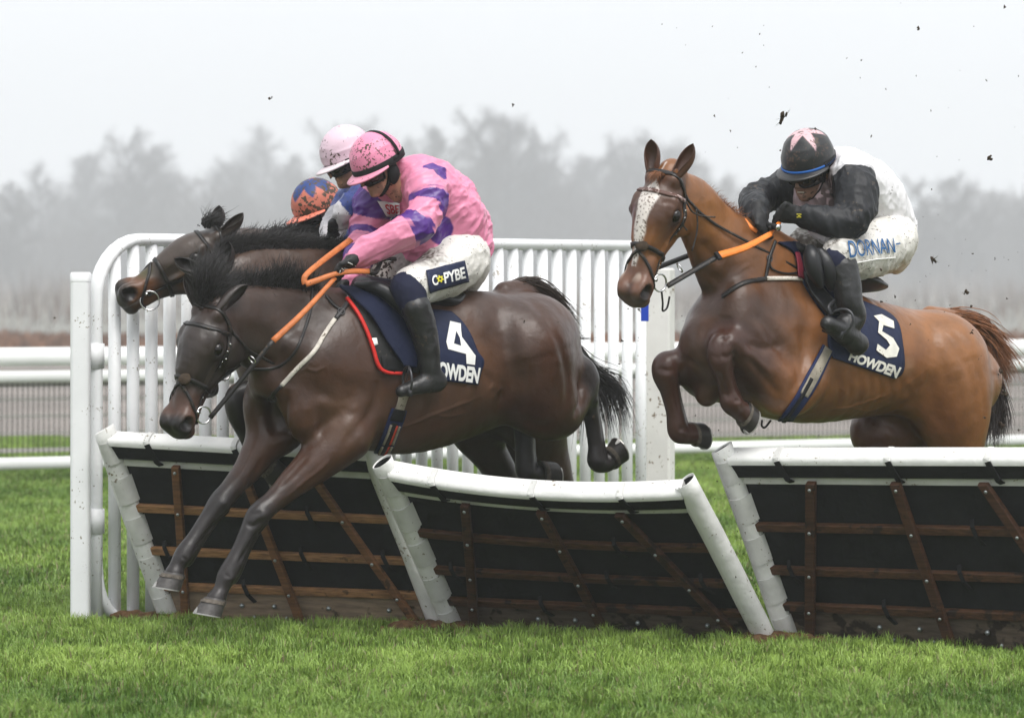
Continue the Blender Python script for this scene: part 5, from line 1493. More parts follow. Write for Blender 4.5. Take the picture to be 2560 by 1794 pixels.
def decal(name, corners, bvh, off, m, parent, nu=12, nv=8, th=.004):
    uv = [(i/nu, j/nv) for j in range(nv+1) for i in range(nu+1)]
    v = lay(bvh, quad_rays(corners, uv), off)
    v = v.reshape(nv+1, nu+1, 3)
    for _ in range(8): v[1:-1, 1:-1] = .5*v[1:-1, 1:-1] + .125*(v[:-2, 1:-1]+v[2:, 1:-1]+v[1:-1, :-2]+v[1:-1, 2:])
    v = v.reshape(-1, 3)
    f = [(j*(nu+1)+i, j*(nu+1)+i+1, (j+1)*(nu+1)+i+1, (j+1)*(nu+1)+i) for j in range(nv) for i in range(nu)]
    o = mesh_obj(name, v, f, m, parent, True); s = o.modifiers.new('thick', 'SOLIDIFY'); s.thickness = th; s.offset = 0
    return o
def flat_vq(o):
    off = V(*wloc(o)); return np.array([p.co[:] for p in o.data.vertices]) + off, [tuple(p.vertices) for p in o.data.polygons]
def text_geo(s, bold=.0, stretch=1):
    cu = bpy.data.curves.new('t', 'FONT'); cu.body = s; cu.size = 1; cu.offset = bold; cu.resolution_u = 4; cu.space_character = .95
    o = bpy.data.objects.new('t', cu); COL.objects.link(o); dg = bpy.context.evaluated_depsgraph_get(); me = bpy.data.meshes.new_from_object(o.evaluated_get(dg))
    bm = bmesh.new(); bm.from_mesh(me); bmesh.ops.triangulate(bm, faces=bm.faces[:])
    for _ in range(3):
        long = [e for e in bm.edges if e.calc_length() > .14]
        if not long: break
        bmesh.ops.subdivide_edges(bm, edges=long, cuts=1); bmesh.ops.triangulate(bm, faces=bm.faces[:])
    v = np.array([p.co[:] for p in bm.verts]); f = [tuple(x.index for x in p.verts) for p in bm.faces]; bm.free()
    bpy.data.objects.remove(o); bpy.data.curves.remove(cu); bpy.data.meshes.remove(me)
    mn, mx = v.min(0), v.max(0); v = (v-mn)/np.where(mx-mn == 0, 1, mx-mn)
    return v, f
def text_decal(s, corners, bvh, off, m, parent, bold=0., name='lettering', geo=None):
    v, f = geo if geo else text_geo(s, bold)
    p = lay(bvh, quad_rays(corners, v[:, :2]), off)
    return mesh_obj(name, p, f, m, parent, True)
def poly_geo(loops, n=1):
    """Filled flat outlines -> subdivided triangles, in unit coordinates."""
    bm = bmesh.new()
    for lp in loops:
        vs = [bm.verts.new((x, y, 0)) for x, y in lp]; bm.faces.new(vs)
    bmesh.ops.triangulate(bm, faces=bm.faces[:])
    for _ in range(4):
        long = [e for e in bm.edges if e.calc_length() > .13]
        if not long: break
        bmesh.ops.subdivide_edges(bm, edges=long, cuts=1); bmesh.ops.triangulate(bm, faces=bm.faces[:])
    bm.verts.index_update()
    v = np.array([p.co[:] for p in bm.verts]); f = [tuple(x.index for x in p.verts) for p in bm.faces]; bm.free(); return v, f
def gear_decal(c, r, bvh, off, m, parent):
    n = 6; pix = []; 
    for i in range(n*4):
        a = 2*math.pi*i/(n*4); rr = r*.43554*(1.0 if i % 4 in (0, 1) else .68); pix.append((c[0]+rr*math.cos(a), c[1]+rr*math.sin(a)))
    inn = [(c[0]+r*.43554*.3*math.cos(2*math.pi*i/(n*4)), c[1]+r*.43554*.3*math.sin(2*math.pi*i/(n*4))) for i in range(n*4)]
    v = lay(bvh, pix+inn, off); N1 = n*4
    return mesh_obj('gear_mark', v, [(i, (i+1) % N1, N1+(i+1) % N1, N1+i) for i in range(N1)], m, parent, False)
def muddy_cols(v, spots, amount):
    c = np.tile(np.array([.69, .67, .63]), (len(v), 1)); g = np.random.default_rng(2)
    for p, r0, r1 in spots:
        d = np.linalg.norm(v-p, axis=1); w = (1-sstep(d, r0, r1))*amount; f = 1 - np.abs(2*vnoise3(v, 34, 5)-1); f2 = vnoise3(v*np.array([1, 1, 1.]), 90, 6)
        m = np.clip(w*1.6*f*f2*1.6, 0, .9)[:, None]; c = c*(1-m) + np.array([.07, .05, .035])*m
    return c
def boot_geo(shaft, rs, foot, rf, amp=.0035):
    return chain_mesh([(shaft, rs, None, None, .02), (foot, rf, [x*.9 for x in rf], None if True else None, .02)], .0055, amp, 13, 8)
def glove_lines(gl, lines):
    me = gl.data; off = V(*wloc(gl)); v = np.array([p.co[:] for p in me.vertices]) + off
    b = bvh_of(v, [tuple(p.vertices) for p in me.polygons]); mb = MB()
    for ln in lines:
        p, n = project(b, ln, 12, .002); ribbon(p, n, .0035, .002, mb)
    mb.build('piping', M['white_print'], gl)
M['white_cloth'] = mat('white_cloth_panel', (.72, .72, .72), .6, .25, splat=.08, splat_scale=50)
M['navy_cloth'] = mat('navy_cloth', (.011, .017, .05), .6, .25, var=.15, vscale=25, bump=.2, bscale=120, bump2=.3, b2scale=14)
M['white_print'] = mat('white_print', (.82, .82, .8), .5, .3)
M['dirty_print'] = mat('dirty_white_print', (.72, .7, .63), .5, .3, var=.15, vscale=20, splat=.07, splat_scale=80, splat_col=(.25, .2, .14))
M['red_print'] = mat('red_print', (.5, .03, .05), .5, .3)
M['yellow_print'] = mat('yellow_print', (.7, .62, .04), .5, .3)
M['blue_print'] = mat('blue_print', (.015, .09, .24), .5, .3)
M['pink_peak'] = mat('pink_peak', (.7, .27, .38), .4, .4, splat=.1, splat_scale=50)
M['breeches_mix'] = mat('breeches_mix', attr=True, rough=.5, spec=.3, var=.05, vscale=8, bump=.12, bscale=160, bump2=.6, b2scale=13, splat=.055, splat_scale=120, splat_col=(.06, .042, .03))
person4, jack4, breech4, skull4 = pink_rider()
# ======================= rider of the chestnut
r5 = R5.at
M['silk_matt'] = mat('matt_silk', attr=True, rough=.5, spec=.25, bump=.12, bscale=120, bump2=.35, b2scale=13, splat=.03, splat_scale=70, splat_col=(.09, .07, .055))
def black_rider():
    k = Skull(r5(E(1500, 372), .0), V(-.55, -.72, -.33), V(-.13, -.28, .95))
    torso = [r5(E(2085, 770), 0), r5(E(2010, 680), 0), r5(E(1860, 500), 0), r5(E(1730, 380), 0), r5(E(1640, 320), 0)]
    armN = [r5(E(1800, 400), .17), r5(E(1840, 540), .25), r5(E(1815, 710), .28), r5(E(1660, 730), .24), r5(E(1530, 695), .19), r5(E(1470, 690), .17)]
    armF = [r5(E(1430, 420), -.17), r5(E(1330, 480), -.22), r5(E(1190, 540), -.26), r5(E(1100, 590), -.16), r5(E(1120, 645), .0), r5(E(1140, 690), .06)]
    legN = [r5(E(2060, 850), .1), r5(E(1900, 950), .17), r5(E(1710, 985), .27), r5(E(1755, 1120), .31), r5(E(1800, 1300), .33), r5(E(1830, 1430), .33)]
    legF = [r5(E(2000, 830), -.1), r5(E(1750, 870), -.2), r5(E(1520, 900), -.27), r5(E(1580, 1100), -.3), r5(E(1640, 1300), -.31), r5(E(1660, 1430), -.31)]
    pts = np.vstack(torso + armN + armF + legN + legF + [k.o])
    S = Sdf(pts.min(0)-.2, pts.max(0)+.2, .0065)
    S.chain(torso, [.085, .09, .1, .085, .055], .04, [.11, .11, .14, .12, .055], R5.n)
    for a in (armN, armF): S.chain(a, [.05, .045, .04, .036, .03, .025], .02)
    for a in (legN, legF): S.chain(a, [.09, .075, .055, .045, .04, .032], .03)
    face_sdf(S, k, 'open')
    v, q = S.mesh(1)
    root = mesh_obj('person', v, q, M['skin'], None, True, base=tuple(r5(E(1900, 900), 0)))
    tag(root, 'person in white and black silks, black cap with pink star, riding the chestnut', 'jockey', 'jockeys riding the horses')
    jt = [r5(E(2098, 765), 0), r5(E(2020, 660), 0), r5(E(1870, 500), 0), r5(E(1740, 385), 0), r5(E(1650, 325), 0)]
    v, q = chain_mesh([(jt, [.09, .122, .136, .115, .075], [.125, .15, .185, .17, .08], R5.n, .05), (armN, [.095, .088, .082, .064, .05, .042], None, None, .035), (armF, [.09, .082, .072, .062, .052, .05], None, None, .03)],
                      .005, .018, 15, 14, along=V(.3, 0, -.9), extra=lambda S: (S.ell(r5(E(1590, 560), -.03), [.13, .13, .14], None, .06), S.ell(r5(E(1680, 720), -.02), [.12, .12, .12], None, .06)))
    WH, BK, PK = np.array([.74, .73, .75]), np.array([.016, .017, .02]), np.array([.52, .32, .35])
    col = np.tile(WH, (len(v), 1)).astype(float)
    d = np.linalg.norm(v - r5(E(1560, 520), -.02), axis=1); m = (1-sstep(d, .15, .22))[:, None]*.75; col = col*(1-m) + PK*.7*m
    d = np.linalg.norm(v - r5(E(1660, 480), .08), axis=1); g = vnoise3(v, 60, 3); m = ((1-sstep(d, .08, .17))*soft(.42, g, .1))[:, None]*.8; col = col*(1-m) + np.array([.05, .035, .03])*m
    for arm in (armN, armF):
        u, d = chain_coord(v, arm); m = (soft(.03, u, .02)*(1-soft(.125, d, .008)))[:, None]
        col = col*(1-m) + BK*m
    d = np.linalg.norm(v - r5(E(1900, 780), .2), axis=1); m = (1-sstep(d, .02, .14))[:, None]*.75; col = col*(1-m) + np.array([.10, .065, .045])*m
    jk = mesh_obj('silk_jacket', v, q, M['silk_matt'], root, True, col)
    def seat(S): S.ell(r5(E(2085, 868), 0), [.118, .118, .155], None, .05)
    v, q = chain_mesh([([r5(E(2090, 810), .06), r5(E(2070, 870), .1), r5(E(1900, 960), .17), r5(E(1720, 985), .26)], [.1, .125, .115, .088], None, None, .04),
                       ([r5(E(2030, 800), -.06), r5(E(1900, 850), -.1), r5(E(1680, 880), -.2), r5(E(1480, 905), -.27)], [.1, .12, .1, .085], None, None, .04)], .006, .012, 17, 29, along=V(-.1, 0, 1), extra=seat)
    br = mesh_obj('breeches', v, q, M['breeches_mix'], root, True, muddy_cols(v, [(r5(E(1560, 880), -.2), .08, .3), (r5(E(1680, 900), .2), .03, .2)], .85)); bb = bvh_of(v, q)
    text_decal('DORNAN', [E(1772, 872), E(2098, 850), E(2112, 950), E(1792, 988)], bb, .012, M['blue_print'], br, bold=.004)
    text_decal('-', [E(2115, 888), E(2146, 880), E(2148, 890), E(2118, 898)], bb, .012, M['blue_print'], br)
    p, n = project(bb, [E(1800, 1030), E(1960, 1000), E(2115, 985)], 20, .006); ribbon(p, n, .005, .004).build('seam', M['white_print'], br)
    v, q = chain_mesh([([r5(E(1690, 1010), .27), r5(E(1725, 1045), .285)], [.072, .07])], .006, .002, 30, 2)
    mesh_obj('sock', v, q, M['navy_sock'], root)
    v, q = boot_geo([r5(E(1735, 1055), .29), r5(E(1765, 1160), .31), r5(E(1790, 1300), .325), r5(E(1825, 1420), .33), r5(G(1225, 150), .33)], [.072, .066, .06, .052, .05],
                    [r5(G(1300, 262), .32), r5(G(1220, 200), .34), r5(G(1120, 140), .37)], [.05, .048, .034])
    mesh_obj('boot', v, q, M['boot'], root)
    v, q = boot_geo([r5(E(1530, 1060), -.29), r5(E(1580, 1200), -.31), r5(E(1640, 1350), -.32), r5(E(1660, 1430), -.32)], [.066, .06, .052, .048],
                    [r5(E(1680, 1480), -.32), r5(E(1600, 1490), -.32), r5(E(1520, 1510), -.32)], [.046, .04, .027])
    mesh_obj('boot', v, q, M['boot'], root)
    def paint(L):
        c = np.tile(np.array([.017, .018, .02]), (len(L), 1)).astype(float)
        # pink star round the crown, seen on the front of the cap
        p = (L - np.array([.012, 0, .005])); ang = np.arctan2(p[:, 2], p[:, 0]); r = np.hypot(p[:, 0], p[:, 2]); up = L[:, 1] > .045
        sec = np.abs(((ang + .2)/(2*math.pi/5)) % 1 - .5)*2; lim = .036 + .062*sec**1.35
        m = ((1-soft(0, r - lim, .006))*up)[:, None]; return c*(1-m) + np.array([.62, .40, .43])*m
    h = helmet(k, root, M['cap'], paint, M['black_peak'], seed=6, R=(.135, .132, .118), lift=.024)
    head_band(k, root, 'blue_band', M['blue_band'], .05, 0, (.141, .122), .012, -140, 178, parent=h, tilt=-.012)
    head_band(k, root, 'goggle_strap', M['black_strap'], .056, 0, (.1405, .1215), .024, 70, 178, parent=h, tilt=-.012)
    goggles(k, root, M['lens'], M['black_foam'], .002)
    head_band(k, root, 'hood', M['black_foam'], .022, 0, (.112, .098), .05, 72, 180)
    mb = MB(); pts = curve_pts([k.at(.0, .01, .085), k.at(.01, -.045, .078), k.at(.035, -.09, .058), k.at(.06, -.118, .02), k.at(.06, -.118, -.02)], 16)
    ribbon(pts, [unit(p - k.at(.0, -.05)) for p in pts], .02, .005, mb); mb.build('chin_strap', M['black_strap'], root)
    mb = MB(); 
    for t in np.linspace(-.014, .014, 6): mb.hexa([k.at(.089 + a, -.069 + b, t + c) for b in (-.002, .005) for a, c in ((0, -.0024), (.008, -.0024), (.008, .0024), (0, .0024))])
    bevel(mb.build('teeth', M['teeth'], root, False), .001)
    g1 = glove(root, r5(E(1440, 690), .16), r5(E(1300, 648), .14), r5(E(1265, 730), .1), unit(R5.n*.5 + V(0, 0, 1)), M['black_glove'], -1)
    g2 = glove(root, r5(E(1140, 670), .08), r5(E(1160, 785), .14), r5(E(1225, 815), .13), unit(R5.f + V(.3, -.4, 0)), M['black_glove'], -1)
    mb = MB(); pts, nor = wrap(bvh_of(*mesh_vq(g1)), r5(E(1428, 690), .157), V(0, 0, 1), R5.n, 0, 360, 30, .003); ribbon(pts, nor, .03, .003, mb); mb.build('cuff', M['black_strap'], g1)
    b = bvh_of(*mesh_vq(g1)); mb = MB()
    for cx_, cy_ in ((1415, 676), (1432, 676), (1424, 686), (1415, 694), (1432, 694)):
        p, n = project(b, [E(cx_-7, cy_), E(cx_+7, cy_)], 6, .006); ribbon(p, n, .004, .002, mb)
    mb.build('yellow_mark', M['yellow_print'], g1)
    return root, k
def mesh_vq(o):
    off = V(*wloc(o)); return np.array([p.co[:] for p in o.data.vertices]) + off, [tuple(p.vertices) for p in o.data.polygons]
M['black_peak'] = mat('black_peak', (.012, .012, .013), .35, .5, splat=.08, splat_scale=60, splat_col=(.06, .045, .03))
M['blue_band'] = mat('blue_band', (.02, .12, .42), .5, .3)
person5, skull5 = black_rider()

# ======================= the two riders on the far side
def far_rider(rg, hp, f, u, label, capcol, peak, jacket, torso_px, armN, armF, legN, legF, capmat, seed, paintf=None, handN=None):
    a = rg.at; k = Skull(a(hp, 0), f, u)
    tp = [a(p, 0) for p in torso_px]; N_ = [a(p, t) for p, t in armN]; F_ = [a(p, t) for p, t in armF]; LN = [a(p, t) for p, t in legN]; LF = [a(p, t) for p, t in legF]
    pts = np.vstack(tp + N_ + F_ + LN + LF + [k.o]); S = Sdf(pts.min(0)-.2, pts.max(0)+.2, .008)
    S.chain(tp, [.085, .09, .1, .085, .055], .04, [.11, .11, .14, .12, .055], rg.n)
    for q in (N_, F_): S.chain(q, np.linspace(.05, .028, len(q)), .02)
    for q in (LN, LF): S.chain(q, np.linspace(.09, .035, len(q)), .03)
    face_sdf(S, k); v, q = S.mesh(1)
    root = mesh_obj('person', v, q, M['skin'], None, True, base=tuple(a(torso_px[0], 0))); tag(root, label, 'jockey', 'jockeys riding the horses')
    v, q = chain_mesh([(tp, [.1, .15, .16, .125, .075], [.13, .165, .19, .17, .08], rg.n, .05), (N_, np.linspace(.09, .036, len(N_)), None, None, .03), (F_, np.linspace(.09, .046, len(F_)), None, None, .03)], .007, .014, 15, seed)
    col = np.tile(jacket[0], (len(v), 1)).astype(float)
    for arm in (N_, F_):
        uu, d = chain_coord(v, arm); m = (soft(jacket[2], uu, .02)*(1-soft(.12, d, .01)))[:, None]; col = col*(1-m) + jacket[1]*m
    mesh_obj('silk_jacket', v, q, M['silk_muddy'], root, True, col)
    v, q = chain_mesh([(LN[:3], [.13, .11, .085], None, None, .04), (LF[:3], [.13, .11, .085], None, None, .04)], .008, .006, 18, seed+1); mesh_obj('breeches', v, q, M['breeches_muddy'], root)
    for L in (LN, LF):
        t = L[-1]; v, q = boot_geo(L[2:], np.linspace(.068, .048, len(L)-2), [t + V(.03, 0, -.05), t + rg.f*.1 + V(0, 0, -.07), t + rg.f*.2 + V(0, 0, -.08)], [.046, .04, .027]); mesh_obj('boot', v, q, M['boot'], root)
    h = helmet(k, root, M[capmat], paintf or (lambda L: np.tile(capcol, (len(L), 1))), peak, seed=seed)
    goggles(k, root, M['lens'], M['black_foam'], -.006)
    if capmat == 'cap': head_band(k, root, 'goggle_strap', M['black_strap'], .01, 0, (.136, .117), .02, 60, 180, parent=h)
    if handN: glove(root, N_[-1], a(handN[0], handN[2]), a(handN[1], handN[2]-.02), unit(rg.n + V(0, 0, handN[3])), M['black_glove'], -1)
    return root, k
M['pale_peak'] = mat('pale_pink_peak', (.7, .6, .63), .45, .4, splat=.08, splat_scale=60)
M['orange_peak'] = mat('orange_peak', (.7, .2, .13), .45, .4, splat=.1, splat_scale=50)
BLUE = np.array([.022, .045, .20])
personD, skullD = far_rider(RD, A(1425, 232), V(-.8, -.42, -.36), V(-.28, -.1, .95), 'person in blue silks and speckled pale pink cap, half hidden behind the pink rider',
    np.array([.66, .49, .57]), M['pale_peak'], (BLUE, np.array([.5, .48, .5]), .5),
    [A(1870, 700), A(1800, 600), A(1690, 450), A(1590, 360), A(1530, 310)],
    [(A(1590, 400), .17), (A(1500, 470), .22), (A(1420, 520), .2), (A(1398, 555), .17), (A(1378, 580), .15)], [(A(1500, 420), -.17), (A(1420, 500), -.22), (A(1350, 600), -.15), (A(1320, 660), -.08)],
    [(A(1850, 760), .1), (A(1750, 830), .2), (A(1600, 900), .29), (A(1640, 1050), .33), (A(1690, 1250), .34)], [(A(1830, 760), -.1), (A(1700, 830), -.2), (A(1560, 880), -.27), (A(1600, 1050), -.3), (A(1640, 1250), -.31)],
    'cap', 41, handN=(A(1325, 610), A(1350, 665), .13, .8))
def orange_cap(L):
    c = np.tile(np.array([.5, .15, .10]), (len(L), 1)).astype(float)
    ang = np.arctan2(L[:, 2] - .02, L[:, 0] - .01); sec = np.abs((ang/(2*math.pi/6)) % 1 - .5)*2
    m = (soft(.085, L[:, 1] - .05*(1-sec), .006)*(ang > -2.6))[:, None]
    return c*(1-m) + np.array([.022, .05, .18])*m
personA, skullA = far_rider(RA, A(1250, 530), V(-.78, -.5, -.3), V(-.22, -.1, .95), 'person in filthy blue and orange cap, only the head showing above the black mane',
    np.array([.6, .2, .12]), M['orange_peak'], (BLUE, BLUE, .5),
    [A(1600, 860), A(1540, 790), A(1440, 700), A(1370, 650), A(1330, 610)],
    [(A(1380, 690), .15), (A(1330, 760), .2), (A(1250, 800), .15)], [(A(1330, 690), -.15), (A(1280, 760), -.2), (A(1200, 800), -.12)],
    [(A(1590, 920), .1), (A(1500, 960), .2), (A(1380, 1000), .29), (A(1420, 1150), .33), (A(1460, 1330), .34)], [(A(1570, 920), -.1), (A(1460, 960), -.2), (A(1330, 1000), -.27), (A(1370, 1150), -.3), (A(1400, 1330), -.31)],
    'cap_filthy', 51, orange_cap)
# ---------------------------------------------------------------- tack
M['leather'] = mat('black_bridle_leather', (.016, .014, .014), .42, .4, var=.3, vscale=40, bump=.15, bscale=150, splat=.08, splat_scale=60, splat_col=(.07, .05, .035))
M['steel'] = mat('bit_steel', (.62, .62, .62), .22, metal=1)
M['orange_grip'] = mat('orange_rubber_grip', (.5, .15, .042), .5, .35, var=.2, vscale=30, bump=.3, bscale=160, splat=.05, splat_scale=60, splat_col=(.15, .06, .03))
M['bright_grip'] = mat('bright_orange_grip', (.75, .2, .02), .45, .4, var=.12, vscale=30, bump=.3, bscale=160, splat=.04, splat_scale=60, splat_col=(.2, .07, .03))
M['white_strap'] = mat('muddy_white_strap', (.56, .52, .46), .6, .3, var=.25, vscale=30, splat=.08, splat_scale=90, splat_col=(.12, .09, .06))
M['red_binding'] = mat('red_binding', (.55, .02, .015), .5, .3, var=.1, vscale=40)
M['pad_black'] = mat('black_saddle_pad', (.02, .02, .021), .7, .25, var=.3, vscale=25, bump=.25, bscale=120, splat=.06, splat_scale=60, splat_col=(.06, .05, .04))
M['saddle_black'] = mat('black_saddle_leather', (.01, .01, .012), .38, .4, bump=.1, bscale=100)
M['navy_velvet'] = mat('navy_saddle_cover', (.007, .011, .034), .75, .2, bump=.3, bscale=120, bump2=.6, b2scale=9)
M['girth_beige'] = mat('girth_web', (.28, .25, .2), .75, .2, var=.3, vscale=20, splat=.06, splat_scale=80, splat_col=(.08, .06, .04))
M['girth_navy'] = mat('girth_navy', (.012, .02, .07), .7, .2)
M['girth_red'] = mat('girth_red', (.5, .06, .03), .7, .2)
M['browband_check'] = mat('pale_browband', (.5, .4, .38), .5, .3, splat=.3, splat_scale=90, splat_col=(.1, .05, .04))
M['wine'] = mat('wine_lining', (.18, .012, .03), .6, .25)

def on_head(bv, hf, x, ang, yc=-.1, off=.004):
    d = hf.dir(0, math.cos(rad(ang)), math.sin(rad(ang))); c = hf.at(x, yc)
    loc, no, _, _ = bv.ray_cast(Vector(c), Vector(d))
    if loc is None: return hf.at(x, yc + .09*math.cos(rad(ang)), .09*math.sin(rad(ang))), unit(d)
    if no.dot(Vector(d)) < 0: no = -no
    return V(*loc) + V(*no)*off, V(*no)
def head_line(bv, hf, ctl, n=40, off=.004):
    z = curve_pts(np.array(ctl, float), n); pts, nor = [], []
    for x, a in z:
        p, q = on_head(bv, hf, x, a, off=off); pts.append(p); nor.append(q)
    return pts, nor
def bridle(bv, hf, label, brow='leather', nose=True, side=1, keep=True, R=.038):
    root = empty('bridle', tuple(hf.at(.2, -.1)), label, 'bridle', 'racing bridles')
    for nm, ctl, w, m in (('browband', [(.085, -92), (.1, -45), (.105, 0), (.1, 45), (.085, 92)], .02, brow),
                          ('noseband', [(.345, a) for a in (-180, -120, -60, 0, 60, 120, 180)], .021, 'leather'),
                          ('crown_strap', [(.08, -92), (.045, -70), (.012, -35), (.005, 0), (.012, 35), (.045, 70), (.08, 92)], .022, 'leather'),
                          ('cheek_strap', [(.08, 92), (.16, 103), (.25, 112), (.34, 114), (.42, 112), (.455, 112)], .014, 'leather'),
                          ('cheek_strap', [(.08, -92), (.16, -103), (.25, -112), (.34, -114), (.42, -112), (.455, -112)], .014, 'leather'),
                          ('noseband_hanger', [(.085, 86), (.15, 94), (.24, 103), (.34, 104)], .01, 'leather'),
                          ('drop_strap', [(.37, -4), (.405, 28), (.45, 62), (.49, 100), (.5, 140), (.49, 178)], .015, 'leather'),
                          ('drop_strap', [(.37, 4), (.405, -28), (.45, -62), (.49, -100), (.5, -140), (.49, -178)], .015, 'leather'),
                          ('throat_strap', [(.06, 88), (.08, 112), (.1, 140), (.12, 168)], .012, 'leather')):
        p, n = head_line(bv, hf, ctl, 44, .005 if nm != 'noseband' else .007)
        ribbon(p, n, w*hf.k, .005).build(nm, M[m], root)
    if keep:
        mb = MB()
        for x, a in ((.13, 98), (.19, 106), (.23, 110), (.31, 113), (.39, 113), (.16, 95), (.21, 100)):
            p, n = on_head(bv, hf, x, a, off=.009); ball(p, [.005, .007, .003], [hf.H, unit(np.cross(n, hf.H)), n], 8, 5, mb)
        mb.build('buckle', M['steel'], root)
    for s in (1, -1):
        c = hf.at(.462, -.135, .068*s)
        o = ring(c, unit(hf.L*s + .35*hf.D), R, .0042).build('bit_ring', M['steel'], root)
        mb = MB(); mb.tube([c - hf.dir(0, 0, .0)*s + hf.H*.0 + hf.D*.036, c + hf.D*.03 - hf.L*.03*s], [.008, .006], 10); mb.build('bit_mouthpiece', M['steel'], o)
    return root
def strand_obj(name, guides, n, r, m, parent, **k):
    v, f = strands(guides, n, r, **k); return mesh_obj(name, v, f, m, parent, True)
def strap_thing(name, cat, label, parts, group=None):
    allp = np.vstack([p for _, p, _, _, _ in parts]); root = empty(name, tuple(allp.mean(0)), label, cat, group)
    for nm, p, n, w, m in parts: ribbon(p, n, w, .005).build(nm, M[m], root)
    return root
def free_strap(ctl, n=30, face=None, sag=0):
    p = curve_pts(ctl, n); p[:, 2] -= sag*np.sin(np.linspace(0, math.pi, n))
    return p, np.array([unit(V(0, -1, .15) if face is None else face)]*n)
def patch(bv, left, right, nu, nv, off, far=.25):
    """Ruled cloth patch between two edges drawn in the photograph, laid on the body."""
    l, r = curve_pts(left, nv+1), curve_pts(right, nv+1); pix = [l[j]*(1-i/nu) + r[j]*(i/nu) for j in range(nv+1) for i in range(nu+1)]
    v = lay(bv, pix, off, far).reshape(nv+1, nu+1, 3)
    for _ in range(6): v[1:-1, 1:-1] = .4*v[1:-1, 1:-1] + .15*(v[:-2, 1:-1]+v[2:, 1:-1]+v[1:-1, :-2]+v[1:-1, 2:])
    f = [(j*(nu+1)+i, j*(nu+1)+i+1, (j+1)*(nu+1)+i+1, (j+1)*(nu+1)+i) for j in range(nv) for i in range(nu)]
    return v, f
def cloth_obj(name, v, f, m, parent, th=.006, base=None, off=0):
    o = mesh_obj(name, v.reshape(-1, 3), f, m, parent, True, base=base); s = o.modifiers.new('thick', 'SOLIDIFY'); s.thickness = th; s.offset = off
    return o
def loops_geo(loops):
    bm = bmesh.new(); ed = []
    for lp in loops:
        vs = [bm.verts.new((x, y, 0)) for x, y in lp]; ed += [bm.edges.new((vs[i], vs[(i+1) % len(vs)])) for i in range(len(vs))]
    bmesh.ops.triangle_fill(bm, edges=ed, use_beauty=True, use_dissolve=False)
    for _ in range(4):
        long = [e for e in bm.edges if e.calc_length() > 22]
        if not long: break
        bmesh.ops.subdivide_edges(bm, edges=long, cuts=1); bmesh.ops.triangulate(bm, faces=bm.faces[:])
    bm.verts.index_update(); v = [p.co[:2] for p in bm.verts]; f = [tuple(x.index for x in p.verts) for p in bm.faces]; bm.free(); return v, f
def stirrup(root, c, side, up, R=.058):
    mb = MB(); pts = []
    for a in np.linspace(-50, 230, 18): pts.append(c + side*R*math.cos(rad(a)) + up*(R*1.15*math.sin(rad(a)) + .03))
    mb.tube(pts, .006, 8); mb.bar(c - side*.05 - up*.022, c + side*.05 - up*.022, .012, .035); return mb.build('stirrup_iron', M['steel_dark'], root)
M['steel_dark'] = mat('dark_stirrup', (.06, .06, .065), .35, metal=.7)

# ======================= dark bay
br4 = bridle(bv4, HF4, 'black racing bridle with steel rings on the dark bay head in front')
clump = ball(on_head(bv4, HF4, .35, 12, off=.004)[0], [.03, .034, .016], [HF4.H, HF4.L, HF4.D], 12, 8).build('mud_clump', M['mud'], br4)
# number cloth
lft = [C(255, 425), C(265, 600), C(300, 760), C(330, 862)]
rgt = [C(440, 446), C(505, 505), C(560, 590), C(602, 690), C(640, 748), C(622, 820), C(604, 897)]
v, f = patch(bv4, lft, rgt, 18, 24, .009)
cl4 = cloth_obj('number_cloth', v, f, M['navy_cloth'], None, .005); tag(cl4, 'navy number cloth lettered with a white 4 on the dark bay flank', 'number cloth', 'number cloths')
cb = bvh_of(v.reshape(-1, 3), f)
lv, lf = loops_geo([[(432, 502), (498, 517), (500, 560), (505, 600), (578, 700), (590, 715), (585, 772), (533, 765), (530, 705), (420, 675), (408, 630)], [(470, 563), (492, 605), (500, 655), (455, 640)]])
mesh_obj('number', lay(cb, [C(*p) for p in lv], .006), lf, M['white_print'], cl4, True)
text_decal('HOWDEN', [C(312, 742), C(622, 790), C(603, 888), C(325, 848)], cb, .006, M['white_print'], cl4, bold=.045)
# saddle
sd4 = empty('saddle', tuple(R4.at(A(1750, 1050), .2)), 'black and navy racing saddle with a red edged pad on the dark bay back', 'saddle', 'racing saddles')
red = [B(1478, 372), B(1560, 480), B(1620, 600), B(1665, 730), B(1700, 840), B(1755, 888), B(1880, 897)]
v, f = patch(bv4, [B(1478, 372), B(1560, 480), B(1620, 600), B(1665, 730), B(1700, 840), B(1752, 888)], [B(2080, 420), B(2080, 520), B(2070, 640), B(2050, 740), B(2010, 840), B(1990, 895)], 16, 20, .008)
cloth_obj('saddle_pad', v, f, M['pad_black'], sd4, .012)
p, n = project(bv4, red, 50, .014); ribbon(p, n, .017, .014).build('red_edge', M['red_binding'], sd4)
v, f = patch(bv4, [B(1720, 775), B(1735, 885)], [B(1960, 765), B(1960, 895)], 8, 4, .02); cloth_obj('pocket', v, f, M['black_strap'], sd4, .003)
v, f = patch(bv4, [B(1655, 650), B(1670, 705)], [B(1690, 648), B(1700, 695)], 3, 3, .021); cloth_obj('care_label', v, f, M['white_print'], sd4, .002)
v, f = patch(bv4, [B(1430, 300), B(1545, 400), B(1640, 500), B(1725, 620), B(1800, 740), B(1880, 850)], [B(1800, 330), B(1960, 450), B(2020, 560), B(2010, 680), B(1990, 780), B(1960, 858)], 16, 22, .034, .4)
vv = v.reshape(-1, 3); g_ = vnoise3(vv*np.array([1, 1, .4]), 14, 3); vv += (R4.n*.02)*(g_[:, None]-.4)
cloth_obj('saddle_flap', v, f, M['navy_velvet'], sd4, .014)
